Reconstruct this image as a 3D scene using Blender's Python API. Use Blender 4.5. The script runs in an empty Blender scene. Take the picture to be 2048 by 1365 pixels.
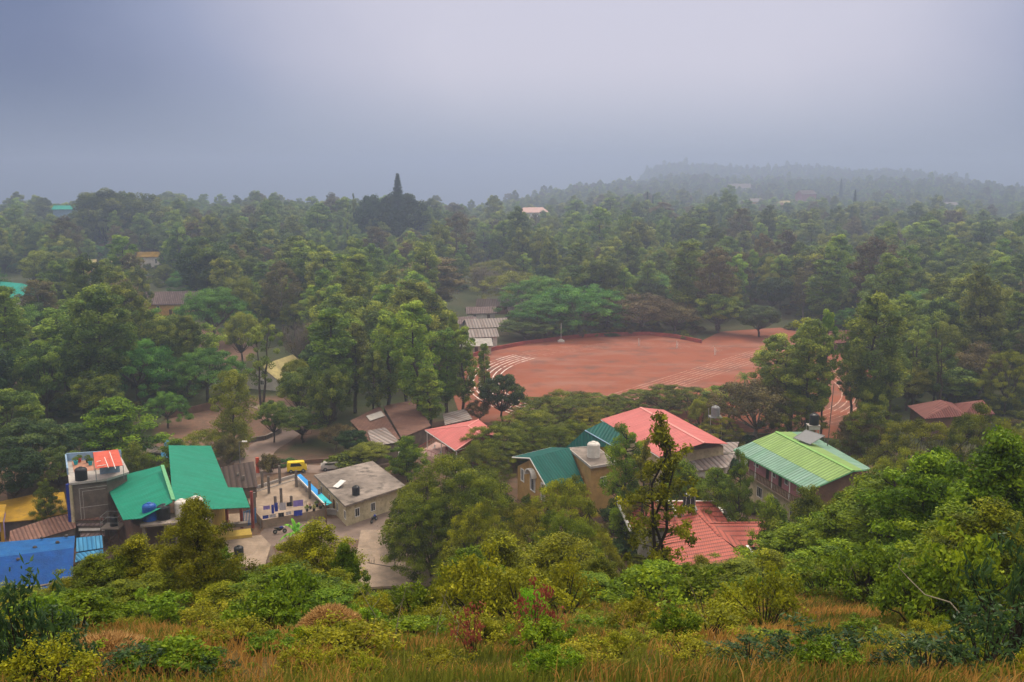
import bpy, math, random
import numpy as np
from mathutils import Vector, noise as mnoise
R = math.radians
scene = bpy.context.scene
C = scene.collection

# ------------------------------------------------------------------ camera
CAM_Z = 50.0
FPX = 1991.1
PITCH = math.atan((682.5 - 330.0) / FPX)
cam_d = bpy.data.cameras.new("camera")
cam_d.sensor_width = 36.0
cam_d.lens = 35.0
cam_d.clip_start = 0.1
cam_d.clip_end = 20000.0
cam = bpy.data.objects.new("camera", cam_d)
C.objects.link(cam)
cam.location = (0, 0, CAM_Z)
cam.rotation_euler = (math.pi / 2 - PITCH, 0, 0)
scene.camera = cam

# ------------------------------------------------------------------ sky
SUN_EL, SUN_AZ = R(52), R(14)          # azimuth measured from +Y towards +X
SUN_DIR = Vector((math.sin(SUN_AZ) * math.cos(SUN_EL), math.cos(SUN_AZ) * math.cos(SUN_EL), math.sin(SUN_EL)))
w = bpy.data.worlds.new("World")
scene.world = w
w.use_nodes = True
nt = w.node_tree
nt.nodes.clear()
def N(t, **kw):
    n = nt.nodes.new(t)
    for k, v in kw.items():
        setattr(n, k, v)
    return n
L = nt.links.new
sky = N('ShaderNodeTexSky', sky_type='NISHITA', sun_disc=False, sun_elevation=SUN_EL, sun_rotation=SUN_AZ)
tc = N('ShaderNodeTexCoord')
nrm = N('ShaderNodeVectorMath', operation='NORMALIZE'); L(tc.outputs['Generated'], nrm.inputs[0])
def dot_glow(d, lo, hi):
    dn = N('ShaderNodeVectorMath', operation='DOT_PRODUCT'); L(nrm.outputs[0], dn.inputs[0]); dn.inputs[1].default_value = Vector(d).normalized()
    mr = N('ShaderNodeMapRange', interpolation_type='SMOOTHERSTEP'); L(dn.outputs['Value'], mr.inputs[0])
    mr.inputs[1].default_value = lo; mr.inputs[2].default_value = hi
    return mr.outputs[0]
sep = N('ShaderNodeSeparateXYZ'); L(nrm.outputs[0], sep.inputs[0])
up = N('ShaderNodeMapRange', interpolation_type='SMOOTHSTEP'); L(sep.outputs['Z'], up.inputs[0])
up.inputs[1].default_value = 0.28; up.inputs[2].default_value = 0.8
ns = N('ShaderNodeTexNoise'); ns.inputs['Scale'].default_value = 1.9; ns.inputs['Detail'].default_value = 5.0; ns.inputs['Roughness'].default_value = 0.5
mp = N('ShaderNodeMapping'); L(nrm.outputs[0], mp.inputs[0]); mp.inputs['Scale'].default_value = (1.0, 1.0, 1.2); mp.inputs['Location'].default_value = (0.35, 0.1, 0.2)
L(mp.outputs[0], ns.inputs['Vector'])
nz = N('ShaderNodeMapRange'); L(ns.outputs['Fac'], nz.inputs[0]); nz.inputs[1].default_value = 0.3; nz.inputs[2].default_value = 0.7; nz.inputs[3].default_value = -0.17; nz.inputs[4].default_value = 0.17
glow = dot_glow((0.10, 1.0, 0.24), 0.84, 1.0)
addn = N('ShaderNodeMath', operation='ADD', use_clamp=True); L(glow, addn.inputs[0]); L(nz.outputs[0], addn.inputs[1])
ramp = N('ShaderNodeValToRGB'); L(addn.outputs[0], ramp.inputs[0])
cr = ramp.color_ramp
cr.elements[0].position = 0.0; cr.elements[0].color = (0.118, 0.155, 0.300, 1)
cr.elements[1].position = 1.0; cr.elements[1].color = (0.655, 0.63, 0.745, 1)
e = cr.elements.new(0.45); e.color = (0.30, 0.335, 0.50, 1)
lowc = N('ShaderNodeMix', data_type='RGBA'); L(glow, lowc.inputs[0]); lowc.inputs[6].default_value = (0.235, 0.295, 0.440, 1); lowc.inputs[7].default_value = (0.390, 0.450, 0.595, 1)
lowf = N('ShaderNodeMapRange', interpolation_type='SMOOTHSTEP'); L(sep.outputs['Z'], lowf.inputs[0]); lowf.inputs[1].default_value = -0.01; lowf.inputs[2].default_value = 0.105
lows = N('ShaderNodeMix', data_type='RGBA'); L(lowf.outputs[0], lows.inputs[0]); L(lowc.outputs[2], lows.inputs[6]); L(ramp.outputs[0], lows.inputs[7])
zen = N('ShaderNodeMix', data_type='RGBA'); L(up.outputs[0], zen.inputs[0]); L(lows.outputs[2], zen.inputs[6]); zen.inputs[7].default_value = (2.3, 2.14, 1.92, 1)
bg_cloud = N('ShaderNodeBackground'); L(zen.outputs[2], bg_cloud.inputs[0]); bg_cloud.inputs[1].default_value = 1.0
bg_sky = N('ShaderNodeBackground'); L(sky.outputs[0], bg_sky.inputs[0]); bg_sky.inputs[1].default_value = 0.08
mixb = N('ShaderNodeMixShader'); mixb.inputs[0].default_value = 0.9
L(bg_sky.outputs[0], mixb.inputs[1]); L(bg_cloud.outputs[0], mixb.inputs[2])
wo = N('ShaderNodeOutputWorld'); L(mixb.outputs[0], wo.inputs[0])

# ------------------------------------------------------------------ sun behind thin cloud
sd = bpy.data.lights.new("sun", 'SUN'); sd.energy = 2.4; sd.angle = R(11); sd.color = (1.0, 0.90, 0.70)
so = bpy.data.objects.new("sun", sd); C.objects.link(so)
so.rotation_euler = SUN_DIR.to_track_quat('Z', 'Y').to_euler()

scene.view_settings.view_transform = 'Standard'
scene.view_settings.look = 'None'
scene.view_settings.exposure = 0.0
scene.view_settings.gamma = 1.0
scene.cycles.max_bounces = 6
scene.cycles.diffuse_bounces = 3
scene.cycles.transmission_bounces = 3
scene.cycles.volume_bounces = 1
scene.cycles.transparent_max_bounces = 8

# ------------------------------------------------------------------ geometry of the place
CP_, SP_ = math.cos(PITCH), math.sin(PITCH)
def ray(px, py):
    u = (px - 1024) / FPX; v = -(py - 682.5) / FPX
    return u, CP_ + v * SP_, -SP_ + v * CP_
def P(px, py, z):
    """a point of the place at height z"""
    u, dy, dz = ray(px, py); t = (z - CAM_Z) / dz
    return (u * t, dy * t, z)
def D(px, py, d):
    """a point of the place d metres ahead"""
    u, dy, dz = ray(px, py); t = d / dy
    return (u * t, d, CAM_Z + dz * t)

def sstep(a, b, x):
    t = np.clip((x - a) / (b - a), 0, 1); return t * t * (3 - 2 * t)
_rg = np.random.default_rng(5)
_lat = _rg.random((64, 64))
def vnoise(x, y, s):
    x = np.asarray(x, float) / s; y = np.asarray(y, float) / s
    xi = np.floor(x).astype(int); yi = np.floor(y).astype(int); xf = x - xi; yf = y - yi
    xf = xf * xf * (3 - 2 * xf); yf = yf * yf * (3 - 2 * yf)
    g = lambda a, b: _lat[a % 64, b % 64]
    return (g(xi, yi) * (1 - xf) + g(xi + 1, yi) * xf) * (1 - yf) + (g(xi, yi + 1) * (1 - xf) + g(xi + 1, yi + 1) * xf) * yf
def fbm(x, y, s):
    return vnoise(x, y, s) * .5 + vnoise(x + 31.7, y + 11.3, s / 2.1) * .3 + vnoise(x + 7.7, y + 51.3, s / 4.3) * .2

PROF_Y = [-200, -40, 0, 8, 16, 25, 35, 50, 65, 80, 95, 108, 2000]
PROF_Z = [80, 62, 48.3, 45, 41.0, 37.2, 33.0, 27.0, 19.0, 11.5, 4.0, 0, 0]
def ground(x, y):
    x = np.asarray(x, float); y = np.asarray(y, float)
    s = y - 0.30 * np.clip(x - 8, 0, 60) * sstep(20, 80, y)
    z = np.interp(s, PROF_Y, PROF_Z)
    hill = sstep(112, 70, s)
    z = z + hill * (fbm(x, y, 17.0) - .5) * 2.0 + hill * (fbm(x + 100, y, 4.0) - .5) * 0.7
    # wooded plateau, falling off into the misty valley
    d = np.hypot(x, y)
    az = x / np.maximum(y, 1.0)
    z = z + sstep(330, 520, d) * (fbm(x, y, 140) - .45) * 7 - 7 * sstep(480, 1000, d)
    z = z - 6 * sstep(480, 750, d) * sstep(-.10, -.05, az) * (1 - sstep(.02, .12, az)) - 10 * sstep(480, 900, d) * sstep(.36, .56, az)
    # how far the high ground reaches: short on the left, a long ridge to the right
    far = sstep(.085, .17, az) * (1 - .9 * sstep(.24, .62, az + .10 * (fbm(x, y, 400) - .5)))
    mid = sstep(-.06, .09, az) * (1 - .6 * sstep(.38, .60, az))
    edge_d = 1000 + 800 * mid + 1350 * far
    z = z + mid * (fbm(x + 300, y, 330) - .5) * 16 * sstep(900, 1500, d) + mid * 9 * np.exp(-((d - 1650) / 260.0) ** 2)
    z = z + far * (20 * np.exp(-((d - 1900) / 230.0) ** 2) + 40 * np.exp(-((d - 2700) / 360.0) ** 2)) * (.25 + 1.3 * fbm(x + 500, y, 300)) 
    drop = sstep(0, 900, d - edge_d)
    return np.where(y > 0, z * (1 - drop) - 300 * drop, z)
def gz(x, y): return float(ground(x, y))

# ------------------------------------------------------------------ object helpers
def tag(o, label=None, cat=None, group=None, kind=None):
    if label: o['label'] = label
    if cat: o['category'] = cat
    if group: o['group'] = group
    if kind: o['kind'] = kind
    return o
def thing(name, loc, label, cat, group=None, rz=0.0):
    o = bpy.data.objects.new(name, None); C.objects.link(o)
    o.location = loc; o.rotation_euler = (0, 0, rz); o.empty_display_size = 0.5
    return tag(o, label, cat, group)
def root_of(o):
    while o.parent: o = o.parent
    return o

def unit(v):
    v = np.asarray(v, float); n = np.linalg.norm(v)
    return v / n if n > 1e-9 else v

class MB:
    """collects faces (world coordinates, uv in metres) and builds one mesh object"""
    def __init__(s): s.v = []; s.f = []; s.uv = []
    def face(s, pts, uv=None):
        b = len(s.v); s.v += [tuple(map(float, p)) for p in pts]; s.f.append(list(range(b, b + len(pts))))
        if uv is None:
            p = [np.array(q, float) for q in pts]
            a = unit(p[1] - p[0]); n = np.zeros(3)
            for i in range(len(p)): n += np.cross(p[i], p[(i + 1) % len(p)])
            n = unit(n); b2 = np.cross(n, a)
            uv = [(float(np.dot(q - p[0], a)), float(np.dot(q - p[0], b2))) for q in p]
        s.uv += list(uv)
    def slab(s, top, th, flip=False):
        """polygon given counter-clockwise from above, thickened downwards"""
        area = sum(top[i][0] * top[(i + 1) % len(top)][1] - top[(i + 1) % len(top)][0] * top[i][1] for i in range(len(top)))
        if area < 0: top = [top[0]] + list(top[:0:-1]); 
        bot = [(p[0], p[1], p[2] - th) for p in top]
        s.face(top); s.face(bot[::-1])
        for i in range(len(top)):
            j = (i + 1) % len(top); s.face([bot[i], bot[j], top[j], top[i]])
    def sheet(s, a, b, c, d, th=0.06):
        """roof plane a-b = eave, c-d = ridge side (a below d, b below c), thick downwards, uv along the eave / up the slope"""
        a, b, c, d = [np.array(q, float) for q in (a, b, c, d)]
        t = np.array([0, 0, th])
        ux = unit(b - a)
        def uvf(ps):
            n = unit(np.cross(b - a, d - a)); vy = np.cross(n, ux)
            return [(float(np.dot(q - a, ux)), float(np.dot(q - a, vy))) for q in ps]
        n = np.cross(b - a, d - a)
        q = [a, b, c, d]
        if n[2] < 0: q = [a, d, c, b]
        s.face(q, uvf(q)); lo = [p - t for p in q]; s.face(lo[::-1], uvf(lo[::-1]))
        for i in range(4):
            j = (i + 1) % 4; s.face([lo[i], lo[j], q[j], q[i]])
    def box(s, c, size, rz=0.0, rx=0.0):
        hx, hy, hz = [k / 2 for k in size]; cr, sr = math.cos(rz), math.sin(rz); cx, sx = math.cos(rx), math.sin(rx)
        p = []
        for z in (-hz, hz):
            for x, y in ((-hx, -hy), (hx, -hy), (hx, hy), (-hx, hy)):
                y2, z2 = y * cx - z * sx, y * sx + z * cx
                p.append((c[0] + x * cr - y2 * sr, c[1] + x * sr + y2 * cr, c[2] + z2))
        for q in ((3, 2, 1, 0), (4, 5, 6, 7), (0, 1, 5, 4), (1, 2, 6, 5), (2, 3, 7, 6), (3, 0, 4, 7)):
            s.face([p[i] for i in q])
    def prism(s, base, z0, z1):
        """vertical prism over a plan polygon; z1 may be a list (one height per corner)"""
        n = len(base)
        area = sum(base[i][0] * base[(i + 1) % n][1] - base[(i + 1) % n][0] * base[i][1] for i in range(n))
        zz = list(z1) if hasattr(z1, '__len__') else [z1] * n
        if area < 0: base = base[::-1]; zz = zz[::-1]
        top = [(b[0], b[1], z) for b, z in zip(base, zz)]; bot = [(b[0], b[1], z0) for b in base]
        s.face(top); s.face(bot[::-1])
        for i in range(n):
            j = (i + 1) % n; s.face([bot[i], bot[j], top[j], top[i]])
    def tube(s, pts, rad, n=6, cap=True):
        pts = [np.array(p, float) for p in pts]
        if not hasattr(rad, '__len__'): rad = [rad] * len(pts)
        rings = []
        for i, p in enumerate(pts):
            t = unit((pts[min(i + 1, len(pts) - 1)] - pts[max(i - 1, 0)]))
            a = np.cross(t, (0, 0, 1)) if abs(t[2]) < .9 else np.cross(t, (1, 0, 0))
            a = unit(a); b = np.cross(t, a)
            rings.append([tuple(p + rad[i] * (math.cos(k * 2 * math.pi / n) * a + math.sin(k * 2 * math.pi / n) * b)) for k in range(n)])
        base = len(s.v)
        for r in rings: s.v += r
        for i in range(len(rings) - 1):
            for k in range(n):
                k2 = (k + 1) % n
                s.f.append([base + i * n + k2, base + i * n + k, base + (i + 1) * n + k, base + (i + 1) * n + k2])
                s.uv += [(k2, i), (k, i), (k, i + 1), (k2, i + 1)]
        if cap:
            s.f.append([base + k for k in range(n)]); s.uv += [(0, 0)] * n
            s.f.append([base + (len(rings) - 1) * n + k for k in range(n)][::-1]); s.uv += [(0, 0)] * n
    def lathe(s, c, prof, n=20):
        """prof: list of (radius, z)"""
        base = len(s.v)
        for r, z in prof:
            for k in range(n):
                a = k * 2 * math.pi / n; s.v.append((c[0] + r * math.cos(a), c[1] + r * math.sin(a), c[2] + z))
        for i in range(len(prof) - 1):
            for k in range(n):
                k2 = (k + 1) % n
                s.f.append([base + i * n + k, base + i * n + k2, base + (i + 1) * n + k2, base + (i + 1) * n + k])
                s.uv += [(k, i), (k2, i), (k2, i + 1), (k, i + 1)]
        s.f.append([base + k for k in range(n)][::-1]); s.uv += [(0, 0)] * n
        s.f.append([base + (len(prof) - 1) * n + k for k in range(n)]); s.uv += [(0, 0)] * n
    def build(s, name, mat, parent=None, smooth=False, label=None):
        me = bpy.data.meshes.new(name)
        off = Vector((0, 0, 0))
        if parent is not None: off = root_of(parent).location
        me.from_pydata([(v[0] - off[0], v[1] - off[1], v[2] - off[2]) for v in s.v], [], s.f)
        uvl = me.uv_layers.new(name='UVMap')
        if len(uvl.data) == len(s.uv):
            uvl.data.foreach_set('uv', np.array(s.uv, float).ravel())
        me.materials.append(mat)
        if smooth: me.shade_smooth()
        o = bpy.data.objects.new(name, me); C.objects.link(o)
        if parent is not None: o.parent = parent
        if label: o['label'] = label
        return o

# ------------------------------------------------------------------ materials
def new_mat(name):
    m = bpy.data.materials.new(name); m.use_nodes = True; t = m.node_tree; t.nodes.clear()
    out = t.nodes.new('ShaderNodeOutputMaterial'); b = t.nodes.new('ShaderNodeBsdfPrincipled')
    t.links.new(b.outputs[0], out.inputs[0])
    return m, t, b, out
def mixc(t, fac, a, b, mode='MIX'):
    n = t.nodes.new('ShaderNodeMix'); n.data_type = 'RGBA'; n.blend_type = mode
    for i, v in ((0, fac), (6, a), (7, b)):
        if isinstance(v, (int, float)): n.inputs[i].default_value = v
        elif isinstance(v, tuple): n.inputs[i].default_value = (*v[:3], 1)
        else: t.links.new(v, n.inputs[i])
    return n.outputs[2]
def noise_(t, scale, detail=4, rough=.6, coord='Object', lo=.35, hi=.65, vec=None, stretch=None):
    n = t.nodes.new('ShaderNodeTexNoise'); n.inputs['Scale'].default_value = scale; n.inputs['Detail'].default_value = detail; n.inputs['Roughness'].default_value = rough
    if vec is None:
        tcn = t.nodes.new('ShaderNodeTexCoord'); vec = tcn.outputs[coord]
    if stretch:
        m = t.nodes.new('ShaderNodeMapping'); m.inputs['Scale'].default_value = stretch; t.links.new(vec, m.inputs[0]); vec = m.outputs[0]
    t.links.new(vec, n.inputs['Vector'])
    r = t.nodes.new('ShaderNodeMapRange'); r.inputs[1].default_value = lo; r.inputs[2].default_value = hi
    t.links.new(n.outputs['Fac'], r.inputs[0]); return r.outputs[0]
def bump_(t, b, h, dist=.05, strength=.6):
    n = t.nodes.new('ShaderNodeBump'); n.inputs['Distance'].default_value = dist; n.inputs['Strength'].default_value = strength
    t.links.new(h, n.inputs['Height']); t.links.new(n.outputs[0], b.inputs['Normal'])
def plain(name, col, rough=.7, var=.25, scale=1.5, dirt=None, dirt_amt=.5, metal=0.0, bump=.02):
    m, t, b, out = new_mat(name)
    n1 = noise_(t, scale, 5); n2 = noise_(t, scale * 7, 4)
    dark = tuple(c * (1 - var) for c in col); lite = tuple(min(1, c * (1 + var * .5)) for c in col)
    c = mixc(t, n1, dark, lite); b.inputs['Specular IOR Level'].default_value = .2
    if dirt:
        d = noise_(t, scale * 2.3, 8, .7, lo=.5, hi=.68)
        mm = t.nodes.new('ShaderNodeMath'); mm.operation = 'MULTIPLY'; mm.inputs[1].default_value = dirt_amt; t.links.new(d, mm.inputs[0])
        c = mixc(t, mm.outputs[0], c, dirt)
    t.links.new(c, b.inputs['Base Color']); b.inputs['Roughness'].default_value = rough; b.inputs['Metallic'].default_value = metal
    if bump: bump_(t, b, n2, bump)
    return m
def corrugated(name, col, col2=None, pitch=.28, axis='X', rough=.45, rust=None, rust_amt=.5, bands=None, depth=.05, ribdark=.5):
    """ribbed sheet; ribs run up the slope when axis='X' (lines repeat along u), else along the eave"""
    m, t, b, out = new_mat(name)
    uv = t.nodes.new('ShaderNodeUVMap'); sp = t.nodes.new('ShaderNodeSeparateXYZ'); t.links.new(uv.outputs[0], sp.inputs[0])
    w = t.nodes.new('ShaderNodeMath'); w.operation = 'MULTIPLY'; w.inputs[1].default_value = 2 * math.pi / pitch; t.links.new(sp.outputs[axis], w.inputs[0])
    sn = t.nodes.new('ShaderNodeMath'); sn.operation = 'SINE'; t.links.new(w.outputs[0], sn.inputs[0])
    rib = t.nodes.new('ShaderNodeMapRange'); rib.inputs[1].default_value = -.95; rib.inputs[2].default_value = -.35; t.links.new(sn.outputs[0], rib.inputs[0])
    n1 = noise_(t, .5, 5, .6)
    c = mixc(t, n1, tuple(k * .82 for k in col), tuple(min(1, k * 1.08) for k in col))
    # single sheets differ a little in tone
    sh = t.nodes.new('ShaderNodeMath'); sh.operation = 'MULTIPLY'; sh.inputs[1].default_value = 1 / 1.1; t.links.new(sp.outputs[axis], sh.inputs[0])
    fl = t.nodes.new('ShaderNodeMath'); fl.operation = 'FLOOR'; t.links.new(sh.outputs[0], fl.inputs[0])
    wn = t.nodes.new('ShaderNodeTexWhiteNoise'); wn.noise_dimensions = '1D'; t.links.new(fl.outputs[0], wn.inputs['W'])
    wm = t.nodes.new('ShaderNodeMath'); wm.operation = 'MULTIPLY'; wm.inputs[1].default_value = .55; t.links.new(wn.outputs['Value'], wm.inputs[0])
    c = mixc(t, wm.outputs[0], c, col2 or tuple(k * .7 for k in col))
    grim = noise_(t, 1.2, 8, .7, lo=.52, hi=.75, stretch=(1, 1, 1))
    strk = noise_(t, 1.0, 6, .65, lo=.42, hi=.72, vec=uv.outputs[0], stretch=(2.6, .22, 1))
    c = mixc(t, strk, c, tuple(k * .62 + .015 for k in col))
    if rust:
        mm = t.nodes.new('ShaderNodeMath'); mm.operation = 'MULTIPLY'; mm.inputs[1].default_value = rust_amt; t.links.new(grim, mm.inputs[0])
        c = mixc(t, mm.outputs[0], c, rust)
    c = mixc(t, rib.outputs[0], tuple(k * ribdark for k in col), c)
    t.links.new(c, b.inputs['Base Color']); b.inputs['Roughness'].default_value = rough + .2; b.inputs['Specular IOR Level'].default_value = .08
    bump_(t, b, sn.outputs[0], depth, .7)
    return m
LEAF_GAIN = 1.75
def leaf_mat(name, dark, mid, lite, trans=.36, rough=.55, hue=.5):
    m, t, b, out = new_mat(name)
    at = t.nodes.new('ShaderNodeAttribute'); at.attribute_name = 'tone'
    rp = t.nodes.new('ShaderNodeValToRGB'); t.links.new(at.outputs['Fac'], rp.inputs[0])
    dark, mid, lite = [tuple(min(.8, k * g_) for k in c) for c, g_ in ((dark, LEAF_GAIN * .6), (mid, LEAF_GAIN), (lite, LEAF_GAIN * 1.1))]
    rp.color_ramp.elements[0].color = (*dark, 1); rp.color_ramp.elements[1].color = (*lite, 1)
    e = rp.color_ramp.elements.new(.5); e.color = (*mid, 1)
    oi = t.nodes.new('ShaderNodeObjectInfo')
    hs = t.nodes.new('ShaderNodeHueSaturation')
    mh = t.nodes.new('ShaderNodeMapRange'); t.links.new(oi.outputs['Random'], mh.inputs[0]); mh.inputs[3].default_value = .5 - .045 * hue; mh.inputs[4].default_value = .5 + .008 * hue
    wn = t.nodes.new('ShaderNodeTexWhiteNoise'); wn.noise_dimensions = '1D'; t.links.new(oi.outputs['Random'], wn.inputs['W'])
    mv = t.nodes.new('ShaderNodeMapRange'); t.links.new(wn.outputs['Value'], mv.inputs[0]); mv.inputs[3].default_value = 1 - .38 * hue; mv.inputs[4].default_value = 1 + .45 * hue
    t.links.new(mh.outputs[0], hs.inputs['Hue']); t.links.new(mv.outputs[0], hs.inputs['Value']); t.links.new(rp.outputs[0], hs.inputs['Color'])
    t.links.new(hs.outputs[0], b.inputs['Base Color']); b.inputs['Roughness'].default_value = rough
    b.inputs['Specular IOR Level'].default_value = .12
    tr = t.nodes.new('ShaderNodeBsdfTranslucent'); t.links.new(hs.outputs[0], tr.inputs[0])
    mx = t.nodes.new('ShaderNodeMixShader'); mx.inputs[0].default_value = trans
    t.links.new(b.outputs[0], mx.inputs[1]); t.links.new(tr.outputs[0], mx.inputs[2]); t.links.new(mx.outputs[0], out.inputs[0])
    return m
# ------------------------------------------------------------------ ground
FIELD_C = (36.0, 229.0)
field_px = [(925, 845), (905, 790), (945, 712), (1000, 692), (1150, 676), (1300, 671), (1400, 684), (1440, 664), (1560, 656), (1720, 690), (1760, 780), (1700, 880), (1300, 850)]
field_poly = [P(a, b, 0)[:2] for a, b in field_px]
def inpoly(x, y, poly):
    x = np.asarray(x, float); y = np.asarray(y, float); r = np.zeros(x.shape, bool)
    n = len(poly)
    for i in range(n):
        x0, y0 = poly[i]; x1, y1 = poly[(i + 1) % n]
        c = ((y0 > y) != (y1 > y))
        with np.errstate(divide='ignore', invalid='ignore'):
            r ^= c & (x < (x1 - x0) * (y - y0) / (y1 - y0 + 1e-12) + x0)
    return r
def pxpoly(pts, z=0): return [P(a, b, z)[:2] for a, b in pts]
yards = [pxpoly([(470, 800), (600, 795), (640, 870), (560, 900), (480, 905), (300, 905), (310, 850), (400, 815)]),
         pxpoly([(330, 640), (430, 650), (520, 700), (470, 735), (360, 720)]),
         pxpoly([(800, 850), (1000, 835), (1040, 880), (900, 920), (790, 900)]),
         pxpoly([(0, 730), (60, 725), (70, 770), (0, 780)])]

def graded(lo, hi, s0, k):
    out = [lo]; s = s0
    while out[-1] < hi: out.append(out[-1] + s); s *= k
    return out
ys = [-1500, -600, -250, -100, -40] + list(np.arange(-20, 130, 1.0)) + list(np.arange(130, 330, 4.0))
s = 5.0
while ys[-1] < 5200: ys.append(ys[-1] + s); s *= 1.035
us = np.unique(np.concatenate([np.linspace(-1, 1, 201)]))
ysa = np.array(ys)
halfw = np.where(ysa < 60, 60.0, ysa * 0.75 + 15) + np.where(ysa < 0, 400, 0)
X = us[None, :] * halfw[:, None]; Y = np.repeat(ysa[:, None], len(us), 1)
# outer skirts far to each side
X[:, 0] -= 3500; X[:, -1] += 3500
Z = ground(X, Y)
nr, nc = X.shape
me = bpy.data.meshes.new('ground')
me.vertices.add(nr * nc); me.vertices.foreach_set('co', np.stack([X, Y, Z], -1).ravel())
i = np.arange(nr - 1)[:, None] * nc + np.arange(nc - 1)[None, :]
q = np.stack([i, i + 1, i + nc + 1, i + nc], -1).reshape(-1, 4)
me.loops.add(q.size); me.loops.foreach_set('vertex_index', q.ravel())
me.polygons.add(len(q)); me.polygons.foreach_set('loop_start', np.arange(len(q)) * 4)
me.update(); me.validate()
hillm = sstep(118, 95, Y - 0.30 * np.clip(X - 8, 0, 60))
yard = np.zeros_like(X)
for p_ in yards: yard = np.maximum(yard, inpoly(X, Y, p_).astype(float))
town = sstep(105, 112, Y) * sstep(175, 165, Y)
yard = np.maximum(yard, town * .8)
a = me.attributes.new('dry', 'FLOAT', 'POINT'); a.data.foreach_set('value', hillm.ravel())
a = me.attributes.new('yard', 'FLOAT', 'POINT'); a.data.foreach_set('value', yard.ravel())
me.shade_smooth()

m, t, b, out = new_mat('ground')
n1 = noise_(t, .09, 6, .6); n2 = noise_(t, .8, 6, .65); n3 = noise_(t, 6.0, 5, .7)
forest = mixc(t, n1, (.030, .042, .018), (.085, .060, .035))
forest = mixc(t, n2, forest, (.060, .075, .028))
dirt = mixc(t, n1, (.17, .085, .060), (.25, .135, .095)); dirt = mixc(t, n2, dirt, (.13, .085, .06))
dry = mixc(t, n2, (.13, .07, .022), (.21, .11, .035)); dry = mixc(t, n3, dry, (.06, .055, .015)); dry = mixc(t, noise_(t, .22, 4, .6, lo=.45, hi=.6), dry, (.055, .065, .015)) 
ad = t.nodes.new('ShaderNodeAttribute'); ad.attribute_name = 'dry'
ay = t.nodes.new('ShaderNodeAttribute'); ay.attribute_name = 'yard'
c = mixc(t, ay.outputs['Fac'], forest, dirt); c = mixc(t, ad.outputs['Fac'], c, dry)
t.links.new(c, b.inputs['Base Color']); b.inputs['Roughness'].default_value = .95; b.inputs['Specular IOR Level'].default_value = .1
bump_(t, b, n3, .12)
me.materials.append(m)
ground_o = bpy.data.objects.new('ground', me); C.objects.link(ground_o); tag(ground_o, kind='structure')

# ------------------------------------------------------------------ sports field and its markings
m, t, b, out = new_mat('red_earth')
n1 = noise_(t, .035, 6, .6, lo=.35, hi=.65); n2 = noise_(t, .5, 8, .7); n4 = noise_(t, .13, 5, .6, lo=.5, hi=.72)
c = mixc(t, n1, (.215, .058, .030), (.29, .092, .050)); c = mixc(t, n2, c, (.25, .074, .040))
n5 = noise_(t, .06, 9, .75, lo=.5, hi=.62, stretch=(.5, 1.6, 1)); c = mixc(t, n5, c, (.27, .115, .08))
c = mixc(t, n4, c, (.145, .068, .05))
t.links.new(c, b.inputs['Base Color']); b.inputs['Roughness'].default_value = .9; b.inputs['Specular IOR Level'].default_value = .15
bump_(t, b, n2, .03)
RED_EARTH = m
def drape(name, poly, mat, dz, step=None):
    mb = MB(); mb.face([(x, y, gz(x, y) + dz) for x, y in poly]); o = mb.build(name, mat)
    if o.data.polygons[0].normal.z < 0: o.data.flip_normals()
    return o
fo = drape('sports_field', field_poly, RED_EARTH, .05); tag(fo, kind='structure')

def worn_paint(name, col, lo=.42, hi=.5):
    m, t, b, out = new_mat(name)
    n = noise_(t, .35, 8, .75, lo=lo, hi=hi); n_ = noise_(t, .03, 2, .5, lo=.35, hi=.6)
    mu = t.nodes.new('ShaderNodeMath'); mu.operation = 'MULTIPLY'; t.links.new(n, mu.inputs[0]); t.links.new(n_, mu.inputs[1])
    mu.inputs[1].default_value = 1
    c = mixc(t, n, (.28, .085, .05), col)
    t.links.new(c, b.inputs['Base Color']); b.inputs['Roughness'].default_value = .9
    return m
CHALK = worn_paint('chalk', (.78, .66, .60)); CHALK_FAINT = worn_paint('faint_chalk', (.62, .42, .34), .45, .6)
def ribbon(mb, pts, wdt, z):
    for i in range(len(pts) - 1):
        a = np.array(pts[i]); b_ = np.array(pts[i + 1]); tq = unit(b_ - a); n = np.array([-tq[1], tq[0]]) * wdt / 2
        mb.face([(*(a - n), z), (*(b_ - n), z), (*(b_ + n), z), (*(a + n), z)])
def oval(k, a0, a1, n=60):
    A, B = 46.5 - k, 50.0 - k
    return [(FIELD_C[0] + A * math.cos(t_), FIELD_C[1] + B * math.sin(t_)) for t_ in np.linspace(a0, a1, n)]
bright, faint, sprint = MB(), MB(), MB()
for k in range(6):
    ribbon(bright, oval(k * 1.45, R(140), R(226)), .26, .056)
    ribbon(sprint, oval(k * 1.45, R(-42), R(20)), .17, .056)
    ribbon(faint, oval(k * 1.45, R(58), R(139.9)), .13, .056)
    ribbon(faint, oval(k * 1.45, R(226.1), R(317)), .12, .056)
A0, A1 = np.array(P(1190, 800, 0)[:2]), np.array(P(1552, 687, 0)[:2])
dv = unit(A1 - A0); nv = np.array([dv[1], -dv[0]])
for k in range(7):
    ribbon(sprint, [A0 + nv * k * 1.3 + dv * (k % 3) * 2, A1 + nv * k * 1.3], .15, .060)
lines = bright.build('track_line_markings', CHALK); tag(lines, kind='structure')
so_l = sprint.build('sprint_lane_markings', worn_paint('sprint_chalk', (.62, .40, .32), .40, .55)); tag(so_l, kind='structure')
faint_o = faint.build('faded_track_markings', CHALK_FAINT); tag(faint_o, kind='structure')

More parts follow.
